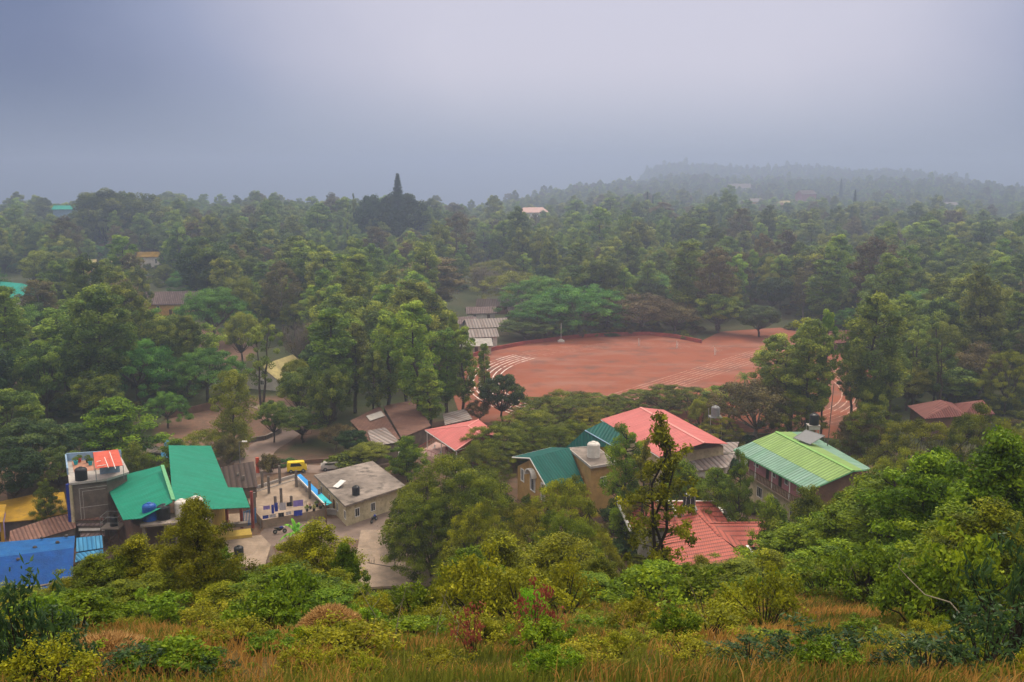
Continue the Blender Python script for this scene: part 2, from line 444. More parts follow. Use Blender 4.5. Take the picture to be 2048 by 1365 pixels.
# ------------------------------------------------------------------ roads and yards
ROADM = plain('road_earth', (.25, .175, .145), .95, .3, .25, dirt=(.24, .14, .10), dirt_amt=.6, bump=.03)
CONC_YARD = plain('yard_concrete', (.185, .13, .105), .9, .25, .4, dirt=(.20, .15, .12), dirt_amt=.6)
def road(name, cl, wd, dz=.03, mat=ROADM):
    mb = MB()
    pts = [np.array(P(a, b_, 0)[:2]) for a, b_ in cl]
    sm = []
    for i in range(len(pts) - 1):
        p0, p1, p2, p3 = pts[max(i - 1, 0)], pts[i], pts[i + 1], pts[min(i + 2, len(pts) - 1)]
        for u in np.linspace(0, 1, 6)[:-1]:
            sm.append(.5 * ((2 * p1) + (-p0 + p2) * u + (2 * p0 - 5 * p1 + 4 * p2 - p3) * u * u + (-p0 + 3 * p1 - 3 * p2 + p3) * u ** 3))
    sm.append(pts[-1])
    L_, R_ = [], []
    for i, p in enumerate(sm):
        tq = unit(sm[min(i + 1, len(sm) - 1)] - sm[max(i - 1, 0)]); n = np.array([-tq[1], tq[0]]) * wd / 2
        L_.append((*(p + n), dz)); R_.append((*(p - n), dz))
    for i in range(len(sm) - 1): mb.face([R_[i], R_[i + 1], L_[i + 1], L_[i]])
    o = mb.build(name, mat); tag(o, kind='structure'); return o
road('road', [(1000, 893), (900, 905), (790, 918), (690, 938), (600, 938), (540, 941), (500, 950), (450, 965)], 4.2, .035)
road('road', [(500, 945), (515, 905), (560, 875), (590, 845), (560, 820), (520, 808)], 6.0, .031)
yard_o = drape('yard', pxpoly([(520, 1068), (540, 1046), (620, 1040), (700, 1036), (800, 1015), (830, 1050), (760, 1075), (640, 1090), (540, 1095)]), CONC_YARD, .040); tag(yard_o, kind='structure')
path_o = drape('path', pxpoly([(440, 1110), (520, 1070), (545, 1095), (560, 1130)]), CONC_YARD, .036); tag(path_o, kind='structure')
# ------------------------------------------------------------------ foliage meshes
TW_ = .6
def leaf_mesh(name, cen, nor, size, tone, mat, aspect=.5, rng=None, droop=0.0):
    """cen Nx3, nor Nx3, size N; each leaf a pointed four-cornered blade"""
    n = len(cen)
    rnd = rng.normal(size=(n, 3)); nor = nor / (np.linalg.norm(nor, axis=1, keepdims=True) + 1e-9)
    t1 = np.cross(nor, rnd); t1 /= np.linalg.norm(t1, axis=1, keepdims=True) + 1e-9
    t1[:, 2] -= droop; t1 /= np.linalg.norm(t1, axis=1, keepdims=True) + 1e-9
    t2 = np.cross(nor, t1)
    s = size[:, None]
    v = np.stack([cen - t1 * s * .5, cen + t2 * s * aspect * .5 - t1 * s * .05, cen + t1 * s * .5, cen - t2 * s * aspect * .5 - t1 * s * .05], 1).reshape(-1, 3)
    me = bpy.data.meshes.new(name)
    me.vertices.add(n * 4); me.vertices.foreach_set('co', v.ravel())
    me.loops.add(n * 4); me.loops.foreach_set('vertex_index', np.arange(n * 4))
    me.polygons.add(n); me.polygons.foreach_set('loop_start', np.arange(n) * 4)
    me.update()
    a = me.attributes.new('tone', 'FLOAT', 'FACE'); a.data.foreach_set('value', np.clip(tone, 0, 1).astype(np.float32))
    me.materials.append(mat)
    return me

def dbase(py):
    """distance at which the slope in front meets a photo row"""
    return float(np.interp(py, [1195, 1200, 1220, 1240, 1260, 1280, 1310, 1340, 1365, 1400], [56, 50, 43, 37, 32, 28, 23, 19, 16.5, 13.5]))
def clump_points(rng, clumps, per, size, shell=.55, upbias=.35, tone_w=.72):
    """clumps: list of (centre, radii, tone)"""
    cs, ns, tn, sz = [], [], [], []
    for c, r, tn0 in clumps:
        k = max(6, int(per * (0.75 + .5 * rng.random())))
        d = rng.normal(size=(k, 3)); d /= np.linalg.norm(d, axis=1, keepdims=True)
        rad = shell + (1 - shell) * rng.random(k) ** .8
        # ragged outline: a few leaves reach well out
        rad *= np.where(rng.random(k) < .12, 1.0 + rng.random(k) * .45, 1)
        p = d * rad[:, None] * np.array(r)
        cs.append(np.array(c) + p)
        ns.append(d * .7 + rng.normal(size=(k, 3)) * .55 + np.array([0, 0, upbias]))
        tn.append(np.clip(tn0, 0, 1) * tone_w + rng.random(k) * (1 - tone_w))
        sz.append(size * (.65 + .7 * rng.random(k)))
    return np.concatenate(cs), np.concatenate(ns), np.concatenate(sz), np.concatenate(tn)

BARK = plain('bark', (.085, .062, .048), .95, .45, 2.2, bump=.03)
BARK_PALE = plain('pale_bark', (.26, .21, .17), .95, .4, 2.2, bump=.03)
BARK_DARK = plain('dark_bark', (.040, .030, .024), .95, .4, 2.2, bump=.03)

def wobble(rng, p0, p1, n=5, amt=.05):
    p0, p1 = np.array(p0, float), np.array(p1, float); Lg = np.linalg.norm(p1 - p0)
    pts = []
    for i in range(n + 1):
        u = i / n; p = p0 * (1 - u) + p1 * u
        if 0 < i < n: p = p + rng.normal(size=3) * amt * Lg * np.array([1, 1, .3])
        pts.append(p)
    return pts

PROTOS = {}
def register(kind, crown, trunk, h, wdt):
    PROTOS.setdefault(kind, []).append((crown, trunk, h, wdt))
def trunk_mesh(mb, mat):
    me = bpy.data.meshes.new('trunk'); me.from_pydata(mb.v, [], mb.f); me.materials.append(mat); me.shade_smooth(); return me

def silver_oak(seed, mat, bark, H=24., Rd=3.6, n=78, per=230, leaf=.40, base=.28, forks=1, lean=0.0, gap=.0, kind='silver_oak', clump=1.15):
    rng = np.random.default_rng(seed); mb = MB(); clumps = []
    for fk in range(forks):
        ox, oy = (rng.normal(size=2) * (1.1 if forks > 1 else 0.2))
        hh = H * (1 - .16 * fk * rng.random() - .05 * fk)
        top = np.array([ox * 1.6 + lean * hh, oy * 1.6, hh * .97])
        tr = wobble(rng, (ox * .15, oy * .15, -1.0), top, 9, .008)
        r0 = .016 * H
        mb.tube(tr, list(np.linspace(r0, .05, len(tr))), 7)
        tr = np.array(tr)
        nn = n // forks
        for i in range(nn):
            u = base + (1 - base) * (i + rng.random()) / nn
            if gap and rng.random() < gap: continue
            z = u * hh
            k = np.interp(z, tr[:, 2], range(len(tr))); a0 = tr[int(k)]; a1 = tr[min(int(k) + 1, len(tr) - 1)]; ax = a0 + (a1 - a0) * (k - int(k))
            # column envelope with a rounded broken top and a ragged foot
            e = Rd * (np.interp(u, [base, base + .12, .55, .8, .93, 1.0], [.35, .72, 1.0, .85, .55, .18]) / (1.25 if forks > 1 else 1))
            ang = i * 2.399 + rng.random() * .9
            rr = e * (.40 + .62 * rng.random() ** .7)
            c = ax + np.array([math.cos(ang) * rr, math.sin(ang) * rr, rng.normal() * .5])
            cr = clump * (.65 + .75 * rng.random()) * (0.75 + .25 * (1 - u)) * H / 24
            clumps.append((c, (cr, cr, cr * (.75 + .4 * rng.random())), .1 + .75 * rng.random() + .15 * u))
            if rng.random() < .7:
                s0 = ax - np.array([0, 0, .9 * rr * (.5 + .5 * rng.random())])
                mb.tube([s0, (s0 + c) / 2 + np.array([0, 0, -.15 * rr]), c], [.10 * (1.2 - u) + .03, .05, .02], 4, False)
    cen, no, sz, tn = clump_points(rng, clumps, per, leaf * H / 24)
    wdt = 2 * np.percentile(np.hypot(cen[:, 0], cen[:, 1]), 95)
    register(kind, leaf_mesh('crown', cen, no, sz, tn, mat, .5, rng), trunk_mesh(mb, bark), float(np.percentile(cen[:, 2], 99.7)), wdt)

def umbrella(seed, mat, bark, H=11., Rd=10., n=150, per=190, leaf=.34, kind='rain_tree', dome=.40, thick=.28, trunk_h=.30, hole=.0):
    rng = np.random.default_rng(seed); mb = MB(); clumps = []
    hub = np.array([0, 0, H * trunk_h])
    mb.tube(wobble(rng, (0, 0, -.8), hub, 3, .03), [Rd * .05, Rd * .044, Rd * .04, Rd * .04], 8)
    limbs = []
    for k in range(7):
        a = k * 2 * math.pi / 7 + rng.random() * .6; rr = Rd * (.45 + .3 * rng.random())
        e = np.array([math.cos(a) * rr, math.sin(a) * rr, H * (1 - dome * (rr / Rd) ** 2) * .80])
        mid = (hub + e) / 2 + np.array([0, 0, -H * .03]); mb.tube([hub, mid, e], [Rd * .027, Rd * .017, Rd * .007], 5, False); limbs.append(mid); limbs.append(e)
    limbs = np.array(limbs)
    lob = rng.random((9, 2)) * 2 - 1
    for i in range(n):
        r_ = math.sqrt((i + .5) / n); a = i * 2.39996 + rng.random() * .4
        rr = r_ * Rd * (.93 + .18 * math.sin(3 * a + seed) * .6 + .1 * rng.random())
        if rng.random() < hole: continue
        x, y = math.cos(a) * rr, math.sin(a) * rr
        z = H * (1 - dome * r_ ** 2.2) - H * .07 * (1 + math.sin(x * 1.1 + seed) * math.cos(y * .9 + seed)) - rng.random() * H * .05
        lay = rng.random() < .30
        if lay: z -= H * thick * (.5 + .5 * rng.random()); rr *= .95
        cr = Rd * (.105 + .06 * rng.random())
        clumps.append((np.array([x, y, z]), (cr, cr, cr * .38), .1 + .8 * rng.random() - (.1 if lay else 0)))
        if rng.random() < .45:
            j = np.argmin(((limbs[:, :2] - (x, y)) ** 2).sum(1)); mb.tube([limbs[j], np.array([x, y, z - cr * .2])], [Rd * .007, Rd * .002], 4, False)
    cen, no, sz, tn = clump_points(rng, clumps, per, leaf * Rd / 10, .3, .75)
    register(kind, leaf_mesh('crown', cen, no, sz, tn, mat, .5, rng), trunk_mesh(mb, bark), float(np.percentile(cen[:, 2], 99.7)), 2 * Rd)

def round_tree(seed, mat, bark, H=12., Rd=5., n=90, per=230, leaf=.36, kind='mango_tree', base=.25, irr=.25, flat=.8, bare=False):
    rng = np.random.default_rng(seed); mb = MB(); clumps = []
    c0 = np.array([0, 0, H * (base + (1 - base) / 2)]); hz_ = H * (1 - base) / 2
    hub = np.array([rng.normal() * .2, rng.normal() * .2, H * (base * .9)])
    mb.tube(wobble(rng, (0, 0, -.8), hub, 3, .04), [Rd * .065, Rd * .055, Rd * .05, Rd * .045], 8)
    lobes = [(unit(rng.normal(size=3) * np.array([1, 1, .7]) + np.array([0, 0, .3])), .55 + .5 * rng.random()) for _ in range(9)]
    for i in range(n):
        d = unit(rng.normal(size=3)); 
        if d[2] < -.55: d[2] *= -.6; d = unit(d)
        f = 1 + irr * (max(float(np.dot(d, l[0])) ** 3 * l[1] for l in lobes) - .45) + rng.normal() * .05
        rad = f * (.52 + .42 * rng.random() ** .5)
        c = c0 + d * rad * np.array([Rd, Rd, hz_ * 1.02])
        cr = Rd * (.15 + .10 * rng.random())
        if not bare or rng.random() < .22: clumps.append((c, (cr, cr, cr * flat), .08 + .84 * rng.random()))
        if bare or rng.random() < .4:
            m_ = (hub + c) / 2 + rng.normal(size=3) * Rd * .06 + np.array([0, 0, -.06 * H]) 
            mb.tube([hub + (c - hub) * .04, m_, c], [Rd * .022, Rd * .012, Rd * .004], 4, False)
            if bare:
                for _ in range(4):
                    e = c + rng.normal(size=3) * Rd * .16 + np.array([0, 0, .1 * Rd]); mb.tube([m_ + (c - m_) * rng.random(), e], [Rd * .008, Rd * .002], 3, False)
    cen, no, sz, tn = clump_points(rng, clumps, per, leaf * Rd / 5)
    register(kind, leaf_mesh('crown', cen, no, sz, tn, mat, .5, rng), trunk_mesh(mb, bark), float(np.percentile(cen[:, 2], 99.7)), 2 * Rd)

def feathery(seed, mat, bark, H=6., Rd=3., n=130, per=170, leaf=.10, stems=3, kind='acacia', base=.22, spray=.42, up=.6, aspect=.42):
    """small open tree with visible stems and flat sprays of tiny leaves in layers"""
    rng = np.random.default_rng(seed); mb = MB(); clumps = []
    tips = []
    for s_i in range(stems):
        a = s_i * 2 * math.pi / stems + rng.random(); o = np.array([math.cos(a), math.sin(a), 0]) * .12
        e = np.array([math.cos(a) * Rd * .3 * rng.random(), math.sin(a) * Rd * .3 * rng.random(), H * (.75 + .22 * rng.random())])
        if s_i == 0: e = np.array([rng.normal() * .15, rng.normal() * .15, H * .97])
        st = wobble(rng, o + np.array([0, 0, -.5]), e, 6, .03); mb.tube(st, list(np.linspace(H * .014, H * .003, len(st))), 6); st = np.array(st)
        tips.append(st)
    for i in range(n):
        st = tips[i % stems]; u = base + (1 - base) * ((i + rng.random()) / n); k = u * (len(st) - 1); k0 = min(int(k), len(st) - 2); ax = st[k0] + (st[k0 + 1] - st[k0]) * (k - k0)
        e = Rd * np.interp(u, [0, base, .42, .62, .82, 1], [.3, .8, 1, .74, .42, .06]) * (.8 + .35 * math.sin(i * .7 + seed)); a = i * 2.39996 + rng.random()
        rr = e * (.25 + .75 * rng.random() ** .6)
        c = ax + np.array([math.cos(a) * rr, math.sin(a) * rr, rr * (.0 + .25 * rng.random()) + rng.normal() * .12])
        c[2] = min(c[2], H)
        cr = Rd * (.12 + .1 * rng.random())
        clumps.append((c, (cr, cr, cr * spray), .05 + .9 * rng.random()))
        if rng.random() < .6: mb.tube([ax, (ax + c) / 2 + np.array([0, 0, .04]), c], [H * .0035, H * .002, H * .0008], 3, False)
    cen, no, sz, tn = clump_points(rng, clumps, per, leaf, .15, up, .58)
    register(kind, leaf_mesh('crown', cen, no, sz, tn, mat, aspect, rng), trunk_mesh(mb, bark), float(np.percentile(cen[:, 2], 99.7)), 2 * float(np.percentile(np.hypot(cen[:, 0], cen[:, 1]), 93)))

def conifer(seed, mat, bark, H=30., Rd=3., kind='pine_tree', n=150, per=90, power=1.0, gap=0):
    rng = np.random.default_rng(seed); mb = MB(); clumps = []
    mb.tube([(0, 0, -1), (0, 0, H * .5), (0, 0, H * .98)], [H * .013, H * .009, H * .002], 6)
    for i in range(n):
        u = .12 + .88 * (i + rng.random()) / n; e = Rd * (1 - ((u - .12) / .88) ** (1.4 * power)) * (.7 + .4 * rng.random()) + .12
        a = i * 2.39996; rr = e * .62; cr = e * .45 + .18
        clumps.append((np.array([math.cos(a) * rr, math.sin(a) * rr, u * H]), (cr, cr, .34 * cr + .2), .2 + .5 * rng.random()))
    cen, no, sz, tn = clump_points(rng, clumps, per, .42, .2, .3)
    register(kind, leaf_mesh('crown', cen, no, sz, tn, mat, .35, rng), trunk_mesh(mb, bark), float(cen[:, 2].max()), 2 * Rd)

def fronds(seed, mat, bark, H=3., n=11, Lf=2.4, wd=.5, kind='banana_plant', trunk_r=.13, arch=.5, th=1.2, split=False):
    rng = np.random.default_rng(seed); mb = MB(); lf = MB()
    mb.tube([(0, 0, -.3), (0, 0, th * .5), (0, 0, th)], [trunk_r * 1.2, trunk_r, trunk_r * .8], 8)
    for k in range(n):
        a = k * 2.39996 + rng.random() * .4; el = .35 + .9 * (k / n); l_ = Lf * (.75 + .4 * rng.random())
        d = np.array([math.cos(a), math.sin(a), 0]); sd = np.array([-d[1], d[0], 0]); prev = None
        for j in range(8):
            u = j / 7; p = np.array([0, 0, th]) + d * l_ * math.cos(el) * u + np.array([0, 0, l_ * (math.sin(el) * u - arch * u * u)])
            ww = wd * math.sin(math.pi * min(.97, .08 + u * .9)) ** .6 * (.5 if u > .95 else 1)
            cur = (p + sd * ww / 2 - np.array([0, 0, ww * .18]), p, p - sd * ww / 2 - np.array([0, 0, ww * .18]))
            if prev is not None:
                if split:
                    for side in (0, 2):
                        for q in range(3):
                            f0 = q / 3; b0 = prev[1] + (cur[1] - prev[1]) * f0; b1 = b0 + (cur[1] - prev[1]) * .2; tp = prev[side] + (cur[side] - prev[side]) * (f0 + .3)
                            lf.face([b0, b1, tp])
                else:
                    lf.face([prev[1], cur[1], cur[0], prev[0]]); lf.face([prev[2], cur[2], cur[1], prev[1]])
            prev = cur
    me = bpy.data.meshes.new('leaves'); me.from_pydata(lf.v, [], lf.f); me.materials.append(mat)
    at = me.attributes.new('tone', 'FLOAT', 'FACE'); at.data.foreach_set('value', rng.random(len(lf.f)).astype(np.float32))
    zs = max(v[2] for v in lf.v); xs = max(math.hypot(v[0], v[1]) for v in lf.v)
    register(kind, me, trunk_mesh(mb, bark), zs, 2 * xs)

def shrub(seed, mat, bark, H=1.6, Rd=1.1, n=40, per=110, leaf=.09, kind='shrub', aspect=.5, up=.4, droop=0., loose=.0, shell=.3):
    rng = np.random.default_rng(seed); mb = MB(); clumps = []
    for i in range(n):
        d = unit(rng.normal(size=3)); d[2] = abs(d[2]) * .9
        c = np.array([0, 0, H * .22]) + d * np.array([Rd, Rd, H * .72]) * (.35 + .5 * rng.random() + loose * rng.random()); cr = Rd * (.17 + .14 * rng.random())
        clumps.append((c, (cr, cr, cr * .75), .2 + .7 * rng.random()))
        if i % 2 == 0: mb.tube([(d[0] * .05, d[1] * .05, -.2), c * .55 + np.array([0, 0, .05]), c], [.02 * H, .011 * H, .004 * H], 4, False)
    cen, no, sz, tn = clump_points(rng, clumps, per, leaf, shell, up, .55)
    cen[:, 2] = np.maximum(cen[:, 2], .03)
    register(kind, leaf_mesh('crown', cen, no, sz, tn, mat, aspect, rng, droop), trunk_mesh(mb, bark), float(np.percentile(cen[:, 2], 99.5)), 2 * Rd)

# leaf colours (real surface colours)
LM = dict(
    oak=leaf_mat('silver_oak_leaves', (.014, .038, .005), (.066, .110, .013), (.20, .24, .025), hue=.95),
    oaklight=leaf_mat('fresh_leaves', (.030, .070, .006), (.085, .155, .012), (.21, .27, .020), hue=.6),
    oakbrown=leaf_mat('brownish_leaves', (.030, .026, .011), (.078, .064, .022), (.14, .12, .035), hue=.6),
    rain=leaf_mat('rain_tree_leaves', (.012, .050, .008), (.042, .120, .016), (.115, .220, .030), hue=.6),
    rainy=leaf_mat('yellow_green_leaves', (.045, .060, .006), (.115, .135, .010), (.20, .21, .016), hue=.5),
    dark=leaf_mat('dark_leaves', (.007, .022, .007), (.020, .048, .013), (.060, .100, .020), hue=.9),
    olive=leaf_mat('olive_leaves', (.026, .036, .001), (.110, .120, .003), (.255, .25, .006), hue=.5),
    olived=leaf_mat('deep_olive_leaves', (.014, .028, .001), (.062, .085, .003), (.160, .180, .006), hue=.5),
    lush=leaf_mat('lush_leaves', (.013, .034, .001), (.058, .104, .003), (.160, .215, .006), hue=.5),
    yellow=leaf_mat('yellow_leaves', (.14, .14, .012), (.25, .24, .018), (.38, .33, .03), hue=.2),
    bright=leaf_mat('bright_shrub_leaves', (.05, .12, .004), (.12, .25, .008), (.22, .38, .015), hue=.2),
    red=leaf_mat('red_leaves', (.06, .016, .010), (.14, .035, .022), (.22, .07, .035), hue=.2),
    magenta=leaf_mat('bougainvillea_flowers', (.12, .012, .10), (.22, .02, .16), (.30, .04, .22), hue=.2),
    near=leaf_mat('near_dark_leaves', (.005, .012, .005), (.016, .036, .012), (.050, .090, .022), rough=.4, hue=.2),
    banana=leaf_mat('banana_leaves', (.05, .16, .015), (.09, .25, .02), (.15, .34, .03), hue=.3),
    pine=leaf_mat('pine_needles', (.010, .022, .010), (.020, .040, .018), (.038, .062, .026), hue=.3),
)
for i in range(5): silver_oak(10 + i, LM['oak'], BARK, H=24, Rd=3.4 + .3 * i, n=80 + 6 * i, forks=1 + (i % 3 == 2), gap=.12 * (i % 2))
for i in range(3): silver_oak(20 + i, LM['oaklight'], BARK, H=24, Rd=2.5 + .4 * i, n=76, kind='silver_oak_light', base=.22, clump=1.1, gap=.1)
for i in range(3): silver_oak(30 + i, LM['oakbrown'], BARK_PALE, H=22, Rd=4.0 + .4 * i, n=90, kind='silver_oak_brown', forks=1 + i % 2, per=170)
for i in range(2): silver_oak(40 + i, LM['oak'], BARK, H=22, Rd=4.2, n=60, kind='thin_oak', gap=.35, base=.35, per=170, forks=2, clump=1.0)
for i in range(3): umbrella(50 + i, LM['rain'], BARK, H=10.5, Rd=10)
for i in range(2): umbrella(55 + i, LM['rainy'], BARK_PALE, H=10, Rd=9.5, kind='rain_tree_yellow', per=130, hole=.15)
for i in range(3): round_tree(60 + i, LM['dark'], BARK, H=13 + i, Rd=5.2, kind='mango_tree')
for i in range(3): round_tree(70 + i, LM['oak'], BARK, H=16, Rd=5.4, kind='broadleaf_tree', irr=.45, n=100)
for i in range(2): round_tree(76 + i, LM['oakbrown'], BARK_PALE, H=11, Rd=5.4, kind='brown_tree', irr=.4, per=170, leaf=.3)
round_tree(80, LM['oakbrown'], BARK_PALE, H=13, Rd=6, kind='bare_tree', irr=.4, per=60, bare=True, n=110)
for i in range(3): umbrella(85 + i, LM['olived'], BARK, H=9.5, Rd=6.5, n=170, per=240, leaf=.30, kind='acacia_canopy', dome=.55, thick=.45, trunk_h=.25)
for i in range(2): umbrella(89 + i, LM['olive'], BARK, H=9.5, Rd=6.5, n=160, per=250, leaf=.29, kind='acacia_canopy_olive', dome=.5, thick=.45, trunk_h=.25)
for i in range(2): round_tree(92 + i, LM['rainy'], BARK, H=12, Rd=4.2, kind='yellow_green_tree', irr=.3, leaf=.30)
for i in range(2): silver_oak(95 + i, LM['yellow'] if False else LM['rainy'], BARK, H=15, Rd=3.0, n=70, per=330, kind='columnar_tree', base=.08, clump=1.7)
for i in range(3): feathery(100 + i, LM['olive'], BARK_DARK, H=6, Rd=3.2, stems=3 + i % 2, n=125, per=230, leaf=.15, spray=.6)
for i in range(3): feathery(110 + i, LM['lush'], BARK_DARK, H=6, Rd=3.0, n=130, per=200, leaf=.17, kind='leafy_tree', spray=.6, up=.45, aspect=.5)
for i in range(2): feathery(115 + i, LM['olived'], BARK_DARK, H=6, Rd=3.2, n=125, per=230, leaf=.145, kind='dark_acacia', spray=.6)
feathery(120, LM['olive'], BARK_DARK, H=12, Rd=3.0, n=115, per=62, leaf=.28, stems=3, kind='young_oak', base=.16, spray=.7, up=.3, aspect=.45)
silver_oak(121, LM['lush'], BARK_DARK, H=12, Rd=2.4, n=85, per=300, leaf=.34, kind='young_oak_lush', base=.15, clump=1.3)
conifer(130, LM['pine'], BARK_DARK, H=30, Rd=3.4, kind='pine_tree')
conifer(131, LM['pine'], BARK_DARK, H=24, Rd=1.5, kind='cypress', n=120, power=1.6)
fronds(140, LM['banana'], BARK_PALE, kind='banana_plant'); fronds(141, LM['rain'], BARK_PALE, H=6, n=18, Lf=3.0, wd=.9, th=4, kind='palm_tree', split=True, arch=.75)
for i in range(3): shrub(150 + i, LM['olive'], BARK_DARK, kind='shrub_olive', loose=.45, shell=.1, n=46, per=80, up=.5)
for i in range(2): shrub(155 + i, LM['lush'], BARK_DARK, kind='shrub_green', leaf=.12, loose=.4, shell=.1, n=44, per=80)
shrub(158, LM['bright'], BARK_DARK, kind='shrub_bright', per=160, leaf=.075)
shrub(159, LM['red'], BARK_DARK, kind='shrub_red', per=22, leaf=.13, n=26, loose=.4)
for i in range(2): shrub(160 + i, LM['near'], BARK_DARK, H=1.6, Rd=1.0, kind='shrub_near', leaf=.17, aspect=.30, per=22, n=44, loose=.5, droop=.35)
shrub(164, LM['magenta'], BARK_DARK, kind='bougainvillea', H=3, Rd=2, leaf=.3, per=60)
for i in range(2): shrub(166 + i, LM['olived'], BARK, H=3, Rd=2.3, n=36, per=120, leaf=.3, kind='undergrowth_bush')
shrub(168, LM['oakbrown'], BARK, H=2.6, Rd=2.2, n=30, per=100, leaf=.28, kind='undergrowth_brown')
shrub(169, LM['dark'], BARK, H=3, Rd=2.4, n=34, per=120, leaf=.3, kind='undergrowth_dark')

NAMES = dict(silver_oak='silver_oak', silver_oak_light='silver_oak', silver_oak_brown='silver_oak', thin_oak='silver_oak', rain_tree='rain_tree', rain_tree_yellow='rain_tree',
    mango_tree='mango_tree', broadleaf_tree='broadleaf_tree', brown_tree='dry_tree', bare_tree='bare_tree', acacia_canopy='acacia_tree', acacia_canopy_olive='acacia_tree',
    yellow_green_tree='broadleaf_tree', columnar_tree='columnar_tree', acacia='small_acacia', leafy_tree='leafy_tree', dark_acacia='small_acacia', young_oak='young_oak', young_oak_lush='young_oak',
    pine_tree='pine_tree', cypress='cypress_tree', banana_plant='banana_plant', palm_tree='palm_tree', shrub_olive='shrub', shrub_green='shrub', shrub_bright='shrub', shrub_red='red_leaved_shrub',
    shrub_near='leafy_shrub', bougainvillea='bougainvillea', undergrowth_bush='bush', undergrowth_brown='bush', undergrowth_dark='bush')
CATS = {'bush': 'bush', 'shrub': 'shrub', 'red_leaved_shrub': 'shrub', 'leafy_shrub': 'shrub', 'bougainvillea': 'shrub', 'banana_plant': 'plant'}
_ti = [0]
def plant(kind, x, y, h, wdt, label, group=None, variant=None, z=None, rz=None):
    ps = PROTOS[kind]; _ti[0] += 1
    crown, trunk, ph, pw = ps[(_ti[0] if variant is None else variant) % len(ps)]
    g = gz(x, y) if z is None else z
    nm = NAMES[kind]
    r = thing(nm, (x, y, g), label, CATS.get(nm, 'tree'), group, rz=rz if rz is not None else (_ti[0] * 2.39996) % 6.283)
    r.scale = (wdt / pw, wdt / pw, h / ph)
    c = bpy.data.objects.new('crown' if kind not in ('banana_plant', 'palm_tree') else 'leaves', crown); C.objects.link(c); c.parent = r
    t_ = bpy.data.objects.new('trunk' if CATS.get(nm) is None else 'stem', trunk); C.objects.link(t_); t_.parent = r

    return r
PLANTED = []
def tree(kind, px, pytop, d, wpx, label, group=None, **k):
    """plant at d metres ahead, its top and width as wide as the photo shows"""
    x, y, ztop = D(px, pytop, d)
    g = gz(x, y); h = max(ztop - g, .5); wdt = wpx / FPX * math.hypot(d, CAM_Z - ztop)
    r = plant(kind, x, y, h, wdt, label, group, **k); PLANTED.append((x, y, wdt / 2)); return r
# ------------------------------------------------------------------ scattering of countless plants as one object
def scatter(name, pts, rz, sxy, sz, idx, sources, label=None, cat=None, kind='stuff'):
    """pts Nx3; sources: list of lists of objects whose meshes are joined per layer (crowns, trunks)"""
    me = bpy.data.meshes.new(name); n = len(pts)
    me.vertices.add(n); me.vertices.foreach_set('co', np.asarray(pts, np.float32).ravel())
    def at(nm, ty, arr, key='value'):
        a = me.attributes.new(nm, ty, 'POINT'); a.data.foreach_set(key, arr)
    at('idx', 'INT', np.asarray(idx, np.int32))
    at('rot', 'FLOAT_VECTOR', np.stack([np.zeros(n), np.zeros(n), rz], -1).astype(np.float32).ravel(), 'vector')
    at('scl', 'FLOAT_VECTOR', np.stack([sxy, sxy, sz], -1).astype(np.float32).ravel(), 'vector')
    o = bpy.data.objects.new(name, me); C.objects.link(o); tag(o, label, cat, kind=kind)
    ng = bpy.data.node_groups.new(name + '_nodes', 'GeometryNodeTree')
    ng.interface.new_socket('Geometry', in_out='INPUT', socket_type='NodeSocketGeometry')
    ng.interface.new_socket('Geometry', in_out='OUTPUT', socket_type='NodeSocketGeometry')
    gi = ng.nodes.new('NodeGroupInput'); go = ng.nodes.new('NodeGroupOutput'); out_j = ng.nodes.new('GeometryNodeJoinGeometry')
    def named(nm, ty):
        a = ng.nodes.new('GeometryNodeInputNamedAttribute'); a.data_type = ty; a.inputs['Name'].default_value = nm
        return [s for s in a.outputs if s.enabled][0]
    for layer in sources:
        # joined geometry lists its inputs last-linked first, so link in reverse
        j = ng.nodes.new('GeometryNodeJoinGeometry')
        for so_ in reversed(layer):
            oi = ng.nodes.new('GeometryNodeObjectInfo'); oi.inputs['Object'].default_value = so_; oi.inputs['As Instance'].default_value = True
            ng.links.new(oi.outputs['Geometry'], j.inputs[0])
        ip = ng.nodes.new('GeometryNodeInstanceOnPoints'); ng.links.new(gi.outputs[0], ip.inputs['Points']); ng.links.new(j.outputs[0], ip.inputs['Instance'])
        ip.inputs['Pick Instance'].default_value = True
        ng.links.new(named('idx', 'INT'), ip.inputs['Instance Index']); ng.links.new(named('rot', 'FLOAT_VECTOR'), ip.inputs['Rotation']); ng.links.new(named('scl', 'FLOAT_VECTOR'), ip.inputs['Scale'])
        ng.links.new(ip.outputs[0], out_j.inputs[0])
    ng.links.new(out_j.outputs[0], go.inputs[0])
    md = o.modifiers.new('scatter', 'NODES'); md.node_group = ng
    return o
def kids(r): 
    ch = list(r.children); cr = [c for c in ch if c.name.split('.')[0] in ('crown', 'leaves')][0]; tk = [c for c in ch if c is not cr][0]
    return cr, tk

